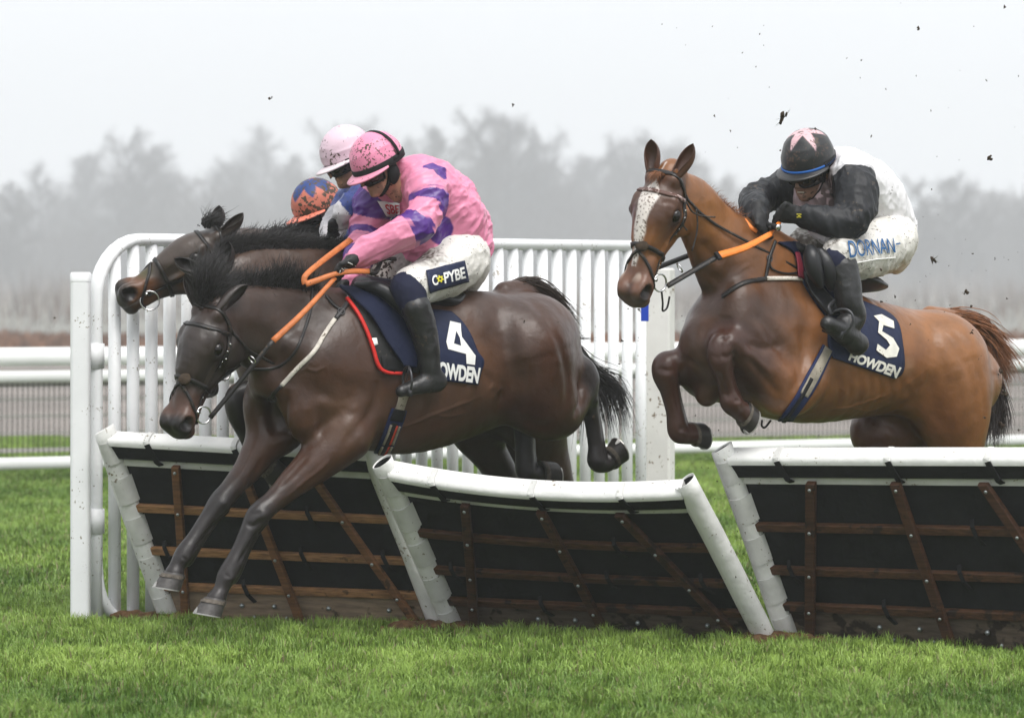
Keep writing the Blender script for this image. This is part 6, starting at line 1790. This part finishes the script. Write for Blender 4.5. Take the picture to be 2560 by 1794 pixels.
v, q = chain_mesh([([R4.at(B(1560, 268), .1), R4.at(B(1720, 290), .19), R4.at(B(1850, 390), .24), R4.at(B(1930, 500), .27)], [.02, .034, .034, .02])], .006); mesh_obj('knee_roll', v, q, M['saddle_black'], sd4)
v, q = chain_mesh([([R4.at(B(1600, 270), 0), R4.at(A(1800, 1010), 0), R4.at(A(1930, 1040), 0), R4.at(A(2010, 1010), 0)], [.05, .06, .05, .03], [.12, .19, .19, .14], R4.n)], .008); mesh_obj('seat', v, q, M['saddle_black'], sd4)
# girth: web, buckle guard and striped elastic round the belly
gc = R4.at(B(1560, 900), 0); gu = V(0, 0, 1); ga = unit(R4.at(B(1905, 1080), .25) - R4.at(B(1690, 1560), .1)); gfw = np.cross(ga, R4.n)
def girth(nm, bv, rg, top, bot, w, m, off, lo=0.0, hi=1.0, n=26, k=0):
    pp, nn = project(bv, [top, ((top[0]*.62+bot[0]*.38)+6, top[1]*.62+bot[1]*.38), ((top[0]*.3+bot[0]*.7)+7, top[1]*.3+bot[1]*.7), bot], 40, off)
    a, b = int(lo*39), int(hi*39)+1; pp, nn = np.array(pp[a:b]), np.array(nn[a:b])
    t = np.gradient(pp, axis=0); t /= np.linalg.norm(t, axis=1)[:, None]; s = np.cross(nn, t); pp = pp + s*k
    return ribbon(pp, nn, w, .005)
gt, gb = B(1895, 1040), B(1672, 1585)
girth('g', bv4, R4, gt, gb, .085, None, .007, .2, 1).build('girth', M['girth_navy'], sd4)
girth('g', bv4, R4, gt, gb, .05, None, .009, 0, .3).build('girth_strap', M['girth_beige'], sd4)
girth('g', bv4, R4, gt, gb, .066, None, .013, .2, .33).build('buckle_guard', M['black_strap'], sd4)
for kk, m_ in ((-.018, 'girth_beige'), (.012, 'girth_red'), (.027, 'girth_beige')):
    for lo, hi in ((.36, .62), (.66, .97)): girth('g', bv4, R4, gt, gb, .012, None, .013, lo, hi, k=kk).build('stripe', M[m_], sd4)
girth('g', bv4, R4, gt, gb, .03, None, .0125, .34, 1, k=-.003).build('elastic', M['black_strap'], sd4)
stirrup(sd4, R4.at(A(1765, 1535), .345), unit(R4.n + R4.f*.2), V(0, 0, 1))
free = [R4.at(A(1772, 1420), .37), R4.at(A(1760, 1490), .36)]; mb = MB(); mb.tube(free, .008, 8, flat=.4); mb.build('stirrup_leather', M['saddle_black'], sd4)
# breastplate
bp, bn = project(bv4, [B(1405, 500), B(1330, 610), B(1250, 740), B(1130, 860), B(1015, 985)], 40, .007)
bp2, bn2 = project(bv4, [B(1600, 262), B(1545, 300), B(1500, 380), B(1450, 450), B(1400, 510)], 20, .009)
bp3, bn3 = project(bv4, [B(1335, 345), B(1390, 410), B(1445, 445)], 14, .007)
bp4, bn4 = project(bv4, [B(1015, 985), B(960, 1040), B(950, 1075)], 10, .007)
bp5, bn5 = project(bv4, [B(1235, 285), B(1228, 420), B(1190, 560), B(1120, 730), B(1030, 830), B(930, 865), B(800, 860)], 50, .006)
ch4 = strap_thing('breastplate', 'breastplate', 'muddy white and black breast strap slanting down the dark bay shoulder',
    [('white_strap', bp, bn, .021, 'white_strap'), ('black_strap', bp2, bn2, .022, 'leather'), ('wither_strap', bp3, bn3, .016, 'leather'), ('chest_strap', bp4, bn4, .018, 'leather'), ('neck_strap', bp5, bn5, .014, 'leather')], 'breast straps')
mb = MB(); ring(np.array(bp2[15]), np.array(bn2[15]), .016, .003, mb=mb); ring(np.array(bp4[-1]), np.array(bn4[-1]), .018, .003, mb=mb); mb.build('ring', M['steel_dark'], ch4)
q_ = np.array(bp2[8]); t_ = unit(np.array(bp2[9]) - q_); s_ = np.cross(t_, bn2[8]); mb = MB()
for a_, b_ in ((-1, -1), (-1, 1), (1, 1), (1, -1)):
    pass
mb.tube([q_ + t_*.014 + s_*.014, q_ - t_*.014 + s_*.014, q_ - t_*.014 - s_*.014, q_ + t_*.014 - s_*.014, q_ + t_*.014 + s_*.014], .003, 6); mb.build('buckle', M['steel'], ch4)
# reins
def reins(name_label, bit, mid, hand, grip, far_bit, far_hand, w=.022, wm=.026, twist=None, extra=None):
    root = empty('reins', tuple(mid), name_label, 'reins', 'leather reins with rubber grips')
    p, n = free_strap([bit, bit*.5+mid*.5, mid], 16, twist); ribbon(p, n, w, .005).build('rein', M['leather'], root)
    p, n = free_strap([mid, mid*.5+hand*.5 - V(0, .03, .012), hand], 20, twist); ribbon(p, n, [wm*1.15, wm, wm*.8], .008).build('rubber_grip', M[grip], root)
    p, n = free_strap([far_bit, far_bit*.45+far_hand*.55, far_hand], 20, twist); ribbon(p, n, w, .005).build('rein', M['leather'], root)
    return root
bit4 = HF4.at(.462, -.165, .08)
hand4 = R4.at(A(1350, 905), .2)
rn4 = reins('orange gripped reins running from the dark bay mouth to the black glove', R4.at(B(690, 878), .27)*0 + bit4 + (R4.at(B(690, 878), .26)-bit4)*.0, R4.at(B(955, 665), .27), hand4, 'orange_grip', HF4.at(.462, -.16, -.08), R4.at(A(1370, 975), -.06))
p, n = free_strap([R4.at(A(1555, 868), .21), R4.at(A(1440, 868), .215), R4.at(A(1340, 885), .205), R4.at(A(1250, 918), .19), R4.at(A(1180, 942), .17)], 26, V(0, -1, .25)); ribbon(p, n, [.026, .026, .024, .028, .03], .007).build('rein_loop', M['orange_grip'], rn4)
p, n = free_strap([R4.at(A(1178, 942), .165), R4.at(A(1172, 915), .16), R4.at(A(1190, 880), .15), R4.at(A(1300, 790), .06), R4.at(A(1440, 685), -.06)], 26, V(0, -1, .25)); ribbon(p, n, [.03, .028, .028, .03, .03], .007).build('rein_loop', M['orange_grip'], rn4)
p, n = free_strap([R4.at(A(1550, 868), .215), R4.at(A(1580, 872), .21), R4.at(A(1605, 830), .19), R4.at(A(1625, 790), .16), R4.at(A(1660, 765), .12)], 20, V(0, -1, .25)); ribbon(p, n, [.03, .03, .018, .016, .016], .012).build('rein_end', M['leather'], rn4)
mb = MB(); c_ = R4.at(A(1645, 795), .2); mb.tube([c_ + V(-.022, 0, -.012), c_ + V(.022, 0, -.012), c_ + V(.022, 0, .012), c_ + V(-.022, 0, .012), c_ + V(-.022, 0, -.012)], .003, 6); mb.build('buckle', M['steel'], rn4)
p, n = free_strap([R4.at(A(1600, 800), .19), R4.at(A(1650, 797), .195), R4.at(A(1700, 797), .19)], 10, V(0, -1, .25)); ribbon(p, n, .017, .008).build('rein_end', M['leather'], rn4)
c_ = R4.at(B(805, 800), .275); ring(c_, unit(R4.at(B(900, 720), .27)-c_), .02, .003).build('martingale_ring', M['steel'], rn4)
# mane and tail
def crest_guides(rg, roots, tips, t0=0, t1=0):
    out = []
    for a, b in zip(curve_pts(roots, 14), curve_pts(tips, 14)):
        p, q = rg.at(a, t0), rg.at(b, t1); out.append([p - V(0, 0, .03), p*.6+q*.4 + V(0, 0, .01), q])
    return out
g4 = crest_guides(R4, [B(560, 330), B(700, 305), B(850, 300), B(1000, 300), B(1140, 320), B(1260, 345)], [B(590, 260), B(740, 215), B(900, 200), B(1020, 150), B(1160, 160), B(1240, 270)], .03, .03)
strand_obj('mane', g4, 2600, .0022, M['hair_black'], horse4, jit=.022, curl=.006, seed=4)
fg = [[R4.at(B(x0, y0), .1), R4.at(B(x0*.5+x1*.5-15, y0*.5+y1*.5), .11), R4.at(B(x1, y1), .09)] for x0, y0, x1, y1 in ((420, 400, 440, 120), (450, 390, 520, 40), (480, 380, 610, 110), (500, 380, 640, 180), (520, 370, 700, 230), (440, 410, 400, 330))]
strand_obj('forelock', fg, 900, .0022, M['hair_black'], horse4, jit=.025, curl=.01, seed=5)
tg = []
for sx, sy in ((0, 0), (14, -14), (-10, 10)):
    tg.append([R4.at(C(775+sx, 325+sy), -.03), R4.at(C(865+sx, 285+sy), -.05), R4.at(C(950+sx, 300+sy), -.08), R4.at(C(1025+sx, 370+sy), -.1), R4.at(C(1072+sx, 470+sy), -.12), R4.at(C(1125+sx, 590+sy), -.14)])
strand_obj('tail', tg, 3600, .0034, M['hair_brown'], horse4, jit=.02, curl=.004, seed=6, lenvar=.1)
tg = []
for x1, y1, x2, y2, x3, y3 in ((1210, 720, 1250, 1000, 1225, 1270), (1300, 830, 1370, 1000, 1400, 1230), (1310, 830, 1440, 960, 1500, 1230), (1310, 820, 1480, 930, 1545, 1170), (1300, 800, 1430, 880, 1520, 1060)):
    tg.append([R4.at(C(1130, 580), -.14), R4.at(C(1195, 660), -.15), R4.at(C(x1, y1), -.14), R4.at(C(x2, y2), -.12), R4.at(C(x3, y3), -.1)])
strand_obj('tail_ends', tg, 760, .0036, M['hair_black'], horse4, jit=.018, curl=.012, seed=7, tipfan=1.4, lenvar=.3)
tw = [[R4.at(C(1150, 560), -.1), R4.at(C(1220, 590), -.1), R4.at(C(1300, 600), -.1)], [R4.at(C(1160, 570), -.1), R4.at(C(1240, 610), -.1), R4.at(C(1330, 590), -.1)]]
strand_obj('tail_wisps', tw, 26, .0014, M['hair_black'], horse4, jit=.012, seed=8)

# ======================= chestnut
br5 = bridle(bv5, HF5, 'black racing bridle with a pale checked browband on the chestnut head', 'browband_check')
clump = ball(on_head(bv5, HF5, .35, 8, off=.002)[0], [.026, .034, .012], [HF5.H, HF5.L, HF5.D], 12, 8).build('mud_clump', M['mud'], br5)
mb = MB(); bc = HF5.at(.485, -.16, .07)
mb.tube(curve_pts([bc, bc + HF5.dir(.05, -.03, .01), bc + HF5.dir(.075, -.07, .0), bc + HF5.dir(.05, -.1, .0), bc + HF5.dir(.0, -.09, .0)], 20), .0045, 8); mb.build('curb_strap', M['leather'], br5)
for pth in ([E(620, 590), E(665, 660), E(740, 690), E(825, 697)], [E(600, 700), E(595, 750), E(625, 792)], [E(690, 640), E(700, 740), E(690, 830), E(660, 940)]):
    p = curve_pts([R5.at(q, .19) for q in pth], 16); mb = MB(); mb.tube(p, .004, 6); mb.build('loose_strap', M['leather'], br5)
lft = [G(1180, -30), G(1130, 120), G(1120, 260), G(1150, 345)]
rgt = [G(1335, 12), G(1470, 70), G(1540, 140), G(1566, 260), G(1577, 380), G(1560, 440), G(1518, 468)]
v, f = patch(bv5, lft, rgt, 18, 24, .009)
cl5 = cloth_obj('number_cloth', v, f, M['navy_cloth'], None, .005); tag(cl5, 'navy number cloth lettered with a dirty white 5 on the chestnut flank', 'number cloth', 'number cloths')
cb = bvh_of(v.reshape(-1, 3), f)
lv, lf = loops_geo([[(1392, 97), (1440, 88), (1512, 128), (1516, 172), (1450, 152), (1442, 188), (1508, 228), (1545, 290), (1530, 338), (1470, 345), (1408, 300), (1415, 262), (1465, 298), (1490, 270), (1470, 238), (1418, 195), (1425, 130)]])
mesh_obj('number', lay(cb, [G(*p) for p in lv], .010), lf, M['dirty_print'], cl5, True)
text_decal('HOWDEN', [G(1262, 306), G(1562, 402), G(1530, 466), G(1240, 358)], cb, .006, M['dirty_print'], cl5, bold=.045)
sd5 = empty('saddle', tuple(R5.at(E(1650, 1050), .2)), 'black racing saddle with a navy pad lined wine red on the chestnut back', 'saddle', 'racing saddles')
v, f = patch(bv5, [E(1270, 880), E(1390, 960), E(1430, 1080), E(1460, 1180), E(1530, 1290), E(1610, 1400)], [E(1420, 880), E(1560, 960), E(1640, 1100), E(1700, 1220), E(1760, 1320), E(1790, 1420)], 14, 20, .01, .4)
cloth_obj('saddle_pad', v, f, M['navy_velvet'], sd5, .014)
v, f = patch(bv5, [E(1385, 955), E(1400, 1030), E(1410, 1130)], [E(1415, 960), E(1440, 1060), E(1450, 1150)], 4, 10, .022, .4); cloth_obj('wine_lining', v, f, M['wine'], sd5, .006)
v, f = patch(bv5, [E(1440, 1100), E(1480, 1220), E(1560, 1330), E(1625, 1410)], [E(1500, 1090), E(1560, 1200), E(1660, 1310), E(1720, 1400)], 8, 14, .03, .4); cloth_obj('saddle_flap', v, f, M['saddle_black'], sd5, .012)
v, q = chain_mesh([([R5.at(E(1510, 930), .24), R5.at(E(1520, 990), .26), R5.at(E(1540, 1080), .27), R5.at(E(1580, 1180), .28)], [.026, .04, .038, .02])], .006); mesh_obj('knee_roll', v, q, M['saddle_black'], sd5)
v, q = chain_mesh([([R5.at(E(1580, 950), .25), R5.at(E(1620, 1030), .27), R5.at(E(1650, 1120), .28), R5.at(E(1660, 1200), .28)], [.024, .044, .04, .02])], .006); mesh_obj('knee_roll', v, q, M['saddle_black'], sd5)
v, q = chain_mesh([([R5.at(E(1330, 920), 0), R5.at(E(1600, 1080), 0), R5.at(E(1800, 1160), 0), R5.at(E(1920, 1190), 0)], [.04, .05, .05, .03], [.12, .19, .19, .14], R5.n)], .008); mesh_obj('seat', v, q, M['saddle_black'], sd5)
gt, gb = G(1120, 290), G(870, 715)
girth('g', bv5, R5, gt, gb, .075, None, .007, .0, 1).build('girth', M['girth_navy'], sd5)
girth('g', bv5, R5, gt, gb, .05, None, .011, 0, .62).build('girth_strap', M['girth_beige'], sd5)
girth('g', bv5, R5, gt, gb, .02, None, .013, .4, 1, k=-.008).build('elastic', M['black_strap'], sd5)
mb = MB(); p0 = R5.at(G(740, 722), .05); mb.tube(curve_pts([R5.at(G(730, 715), .05), R5.at(G(728, 750), .05), R5.at(G(748, 760), .05), R5.at(G(782, 718), .05)], 16), .005, 8); mb.build('loose_loop', M['leather'], sd5)
stirrup(sd5, R5.at(G(1170, 165), .36), unit(R5.n*.6 + V(.6, 0, -.4)), unit(V(.5, -.2, .8)))
mb = MB(); ribbon(*free_strap([R5.at(G(1150, 90), .36), R5.at(G(1130, 40), .35), R5.at(E(1690, 1300), .33)], 10, R5.n), .025, .005, mb); mb.build('stirrup_leather', M['saddle_black'], sd5)
b1 = project(bv5, [E(1455, 1145), E(1330, 1138), E(1190, 1138)], 26, .008); b2 = project(bv5, [E(1190, 1138), E(1050, 1165), E(960, 1210), E(880, 1270)], 30, .007)
b3 = project(bv5, [E(1255, 870), E(1225, 950), E(1205, 1020), E(1185, 1140)], 26, .007); b4 = project(bv5, [E(1205, 1020), E(1230, 1070), E(1320, 1103), E(1420, 1095), E(1500, 1055)], 30, .008)
ch5 = strap_thing('breastplate', 'breastplate', 'thin breast strap with a white length across the chestnut shoulder',
    [('white_strap', b1[0], b1[1], .02, 'white_strap'), ('black_strap', b2[0], b2[1], .022, 'leather'), ('wither_strap', b3[0], b3[1], .016, 'leather'), ('loose_strap', b4[0], b4[1], .009, 'leather')], 'breast straps')
mb = MB(); ring(np.array(b3[0][14]), np.array(b3[1][14]), .014, .003, mb=mb); mb.build('ring', M['steel_dark'], ch5)
bit5 = HF5.at(.462, -.165, .085); hand5 = R5.at(E(1205, 825), .0)
rn5 = reins('bright orange gripped reins running from the chestnut mouth up to black gloves', bit5, R5.at(E(855, 970), .23), R5.at(E(1222, 818), .2), 'bright_grip', HF5.at(.462, -.16, -.08), R5.at(E(1100, 790), -.08), .026, .034, V(-.1, -1, .5))
p, n = free_strap([R5.at(E(1035, 715), .06), R5.at(E(1085, 772), .1), R5.at(E(1130, 800), .12)], 12); ribbon(p, n, .02, .006).build('rein_loop', M['bright_grip'], rn5)
p, n = free_strap([R5.at(E(1290, 732), .12), R5.at(E(1250, 775), .15), R5.at(E(1220, 818), .17)], 12); ribbon(p, n, .018, .006).build('rein_loop', M['bright_grip'], rn5)
mb = MB(); c_ = R5.at(E(855, 972), .232); d_ = unit(R5.at(E(1000, 920), .2)-c_); mb.bar(c_ - d_*.02, c_ + d_*.004, .04, .012, up=(0, -1, .3)); bevel(mb.build('grip_collar', M['black_strap'], rn5, False), .003)
ring(R5.at(E(572, 1060), .26), unit(R5.at(E(855, 970), .23)-bit5), .022, .003).build('martingale_ring', M['steel'], rn5)
# whip held in the far hand
wp = empty('whip', tuple(R5.at(E(1270, 772), .02)), 'short black whip with a silver cap held in the black glove over the chestnut neck', 'whip', 'whips')
mb = MB(); a_, b_ = R5.at(E(1120, 735), .06), R5.at(E(1278, 772), .2); mb.tube([a_, a_*.5+b_*.5, b_], [.007, .014, .016], 12); mb.build('handle', M['black_foam'], wp)
mb = MB(); d_ = unit(b_-a_); mb.tube([b_, b_ + d_*.004, b_ + d_*.008], [.0165, .0165, .008], 14); mb.build('end_cap', M['steel'], wp)
g5 = crest_guides(R5, [E(660, 480), E(760, 560), E(900, 670), E(1030, 770)], [E(690, 462), E(805, 540), E(940, 645), E(1060, 750)], .03, .05)
strand_obj('mane', g5, 1500, .0022, M['hair_ginger'], horse5, jit=.009, curl=.004, seed=14)
fk = [[HF5.at(.02, .0, z), HF5.at(.03, .035, z*.8), HF5.at(.07, .045, z*.5)] for z in (-.02, 0, .02)]
strand_obj('forelock', fk, 90, .0022, M['hair_ginger'], horse5, jit=.008, seed=15)
def Q(x, y): return (2100 + .34175*x, 600 + .34183*y)   # tail close-up
tg = [[R5.at(Q(700+a, 555+b), -.02), R5.at(Q(860+a, 560+b), -.05), R5.at(Q(1010+a, 640+b), -.08), R5.at(Q(1090+a, 780+b), -.1), R5.at(Q(1120+a, 950+b*.3), -.1)] for a, b in ((0, 0), (20, 22), (-10, 44), (10, 60))]
strand_obj('tail', tg, 3000, .0036, M['hair_ginger'], horse5, jit=.028, curl=.004, seed=16, lenvar=.12)
tg = [[R5.at(Q(1085, 760), -.1), R5.at(Q(1110+a*.4, 950), -.11), R5.at(Q(1130+a, 1150), -.1), R5.at(Q(1135+a*1.2, 1350), -.1), R5.at(Q(1120+a*.7, 1530), -.08)] for a in (-40, -10, 20, 48)]
strand_obj('tail_ends', tg, 520, .0032, M['hair_tip'], horse5, jit=.018, curl=.008, seed=17, lenvar=.35)

# ======================= far side horses
brD = bridle(bvD, HFD, 'dark bridle on the horse hidden behind the dark bay', keep=False)
brA = bridle(bvA, HFA, 'muddy bridle with a large steel bit ring on the leftmost horse', keep=False, R=.046)
gA = crest_guides(RA, [A(720, 680), A(850, 700), A(1020, 660), A(1150, 650), A(1300, 650)], [A(800, 650), A(950, 655), A(1090, 625), A(1210, 612), A(1360, 625)], .05, .05)
strand_obj('mane', gA, 1300, .003, M['hair_black'], horseA, jit=.014, curl=.007, seed=24)
fA = [[RA.at(A(x0, y0), .1), RA.at(A(x0+20, y0-35), .1), RA.at(A(x1, y1), .08)] for x0, y0, x1, y1 in ((590, 600, 640, 535), (610, 600, 700, 530), (630, 610, 740, 560), (600, 610, 700, 590))]
strand_obj('forelock', fA, 300, .0026, M['hair_black'], horseA, jit=.014, curl=.008, seed=25)
gD = crest_guides(RD, [A(640, 800), A(720, 740), A(850, 715), A(1000, 710), A(1150, 715), A(1420, 720)], [A(700, 740), A(790, 690), A(930, 668), A(1080, 672), A(1230, 690), A(1460, 705)], .03, .03)
strand_obj('mane', gD, 2600, .0022, M['hair_black'], horseD, jit=.014, curl=.006, seed=34)
fD = [[RD.at(A(x0, y0), .06), RD.at(A((x0+x1)/2-10, (y0+y1)/2), .07), RD.at(A(x1, y1), .05)] for x0, y0, x1, y1 in ((590, 880, 585, 815), (620, 870, 630, 785), (650, 860, 690, 775), (680, 850, 740, 800))]
strand_obj('forelock', fD, 700, .0026, M['hair_black'], horseD, jit=.013, curl=.008, seed=35)
# rein and whip of the rider in blue
rnD = empty('reins', tuple(RD.at(A(1340, 600), .15)), 'short tan rein end in the grey lined glove of the rider in blue', 'reins', 'leather reins with rubber grips')
p, n = free_strap([RD.at(A(1370, 615), .16), RD.at(A(1420, 595), .14), RD.at(A(1450, 610), .12)], 12); ribbon(p, n, .02, .006).build('rubber_grip', M['orange_grip'], rnD)
wpD = empty('whip', tuple(RD.at(A(1358, 570), .16)), 'black whip handle standing up from the glove of the rider in blue', 'whip', 'whips')
mb = MB(); mb.tube([RD.at(A(1345, 640), .14), RD.at(A(1356, 590), .16), RD.at(A(1358, 568), .16)], [.011, .014, .017], 10); mb.build('handle', M['black_foam'], wpD)
mb = MB(); mb.tube([RD.at(A(1358, 568), .16), RD.at(A(1358, 560), .162)], [.017, .013], 10); mb.build('end_cap', M['steel'], wpD)
# ---------------------------------------------------------------- turf and mud kicked up by the hooves
def clod_mesh(seed, blades):
    g = np.random.default_rng(seed); S = Sdf(V(-1.3, -1.3, -1.3), V(1.3, 1.3, 1.3), .13)
    for _ in range(6): S.ell(g.normal(0, .38, 3), g.uniform(.22, .5, 3), None, .2)
    v, q = S.mesh(1); v = v + normals(v, q)*((vnoise3(v+5, 2.6, seed)-.5)*.5)[:, None]
    return v, q
def blade_mesh(seed, n):
    g = np.random.default_rng(seed); v, f = [], []
    for _ in range(n):
        d = unit(g.normal(0, 1, 3)); s = unit(np.cross(d, g.normal(0, 1, 3)))*.07; L = g.uniform(1.2, 2.4); b = unit(g.normal(0, 1, 3))*.35; k = len(v)
        v += [-s, s, d*L*.55 + b*.4 - s*.7, d*L*.55 + b*.4 + s*.7, d*L + b]; f += [(k, k+1, k+3, k+2), (k+2, k+3, k+4)]
    return v, f
CL = []
for sd in range(6):
    v, q = clod_mesh(60+sd, 0); o = mesh_obj('clod', v, q, M['mud'], None, True, base=(0, 0, 0)); CL.append(o.data); bpy.data.objects.remove(o)
BL = []
for sd in range(3):
    v, f = blade_mesh(80+sd, 9); o = mesh_obj('grass_blade', v, f, M['turf_clod'], None, False, base=(0, 0, 0)); BL.append(o.data); bpy.data.objects.remove(o)
def F7(x, y): return (1280 + .5575*x, .5575*y)
big = [(D(1757, 265), 15.2, .034, 'green turf tuft flying above the black cap', 1), (D(2093, 582), 15.0, .022, 'muddy turf lump flying right of the lettered breeches', 1), (D(2168, 655), 15.4, .016, 'dark lump of earth in the air above the chestnut tail', 1),
       (D(2060, 63), 15.6, .013, 'highest large earth lump in the sky at the upper right', 0), (D(2221, 355), 15.2, .015, 'ragged earth lump alone in the sky at the right edge', 0), (D(605, 222), 15.2, .010, 'earth speck in the sky over the misty trees at upper left', 0),
       (D(2255, 880), 15.9, .026, 'torn turf lump right of the chestnut tail', 1), (D(2248, 955), 16.0, .02, 'earth lump beside the tip of the chestnut tail', 0), (D(1149, 236), 15.5, .008, 'earth speck in the sky above the pink back', 0), (D(2243, 835), 15.9, .016, 'upper turf scrap right of the chestnut tail', 1),
       (D(122, 713), 15.6, .006, 'earth speck left of the white wing post', 0), (D(2178, 745), 15.6, .012, 'curved sliver of earth beyond the chestnut rump', 0)]
def clod(px, Y, s, label, bl, i, group='clods of turf in the air', elong=1):
    g = np.random.default_rng(i); o = bpy.data.objects.new('turf_clod' if bl else 'mud_clod', CL[i % 6]); link(o); o.location = tuple(P(px, Y)); o.scale = (s*g.uniform(.8, 1.3)*elong, s*g.uniform(.7, 1.1), s*g.uniform(.6, 1.0))
    o.rotation_euler = tuple(g.uniform(0, 6.28, 3)); tag(o, label, 'clod', group)
    if bl:
        b = bpy.data.objects.new('grass_blade', BL[i % 3]); link(b, o)
    return o
for i, (px, Y, s, lb, bl) in enumerate(big): clod(px, Y, s, lb, bl, i)
g = np.random.default_rng(99); k = 100
ZONES = [((2080, 600, 2560, 900), 46, 'small mud speck flying over or beyond the chestnut rump'), ((1900, 0, 2560, 600), 34, 'small mud speck in the pale sky at the upper right'),
         ((1290, 700, 1740, 1230), 40, 'small mud speck in front of the white wing bars'), ((1740, 1130, 1850, 1560), 44, 'small mud speck over the green gap between middle and right hurdle'), ((1640, 60, 1900, 420), 12, 'small mud speck in the sky between the two riders'),
         ((2440, 850, 2560, 1130), 16, 'small mud speck right of the chestnut tail'), ((1700, 1000, 2050, 1120), 16, 'small mud speck under the tucked chestnut knees')]
for (x0, y0, x1, y1), n, lb in ZONES:
    for _ in range(n):
        s = .0018 + .005*g.random()**4 + .001*g.random(); clod((g.uniform(x0, x1), g.uniform(y0, y1)), g.uniform(14.9, 16.2), s, lb, 0, k, lb.replace('small mud speck', 'mud specks'), g.uniform(1, 1.7)); k += 1
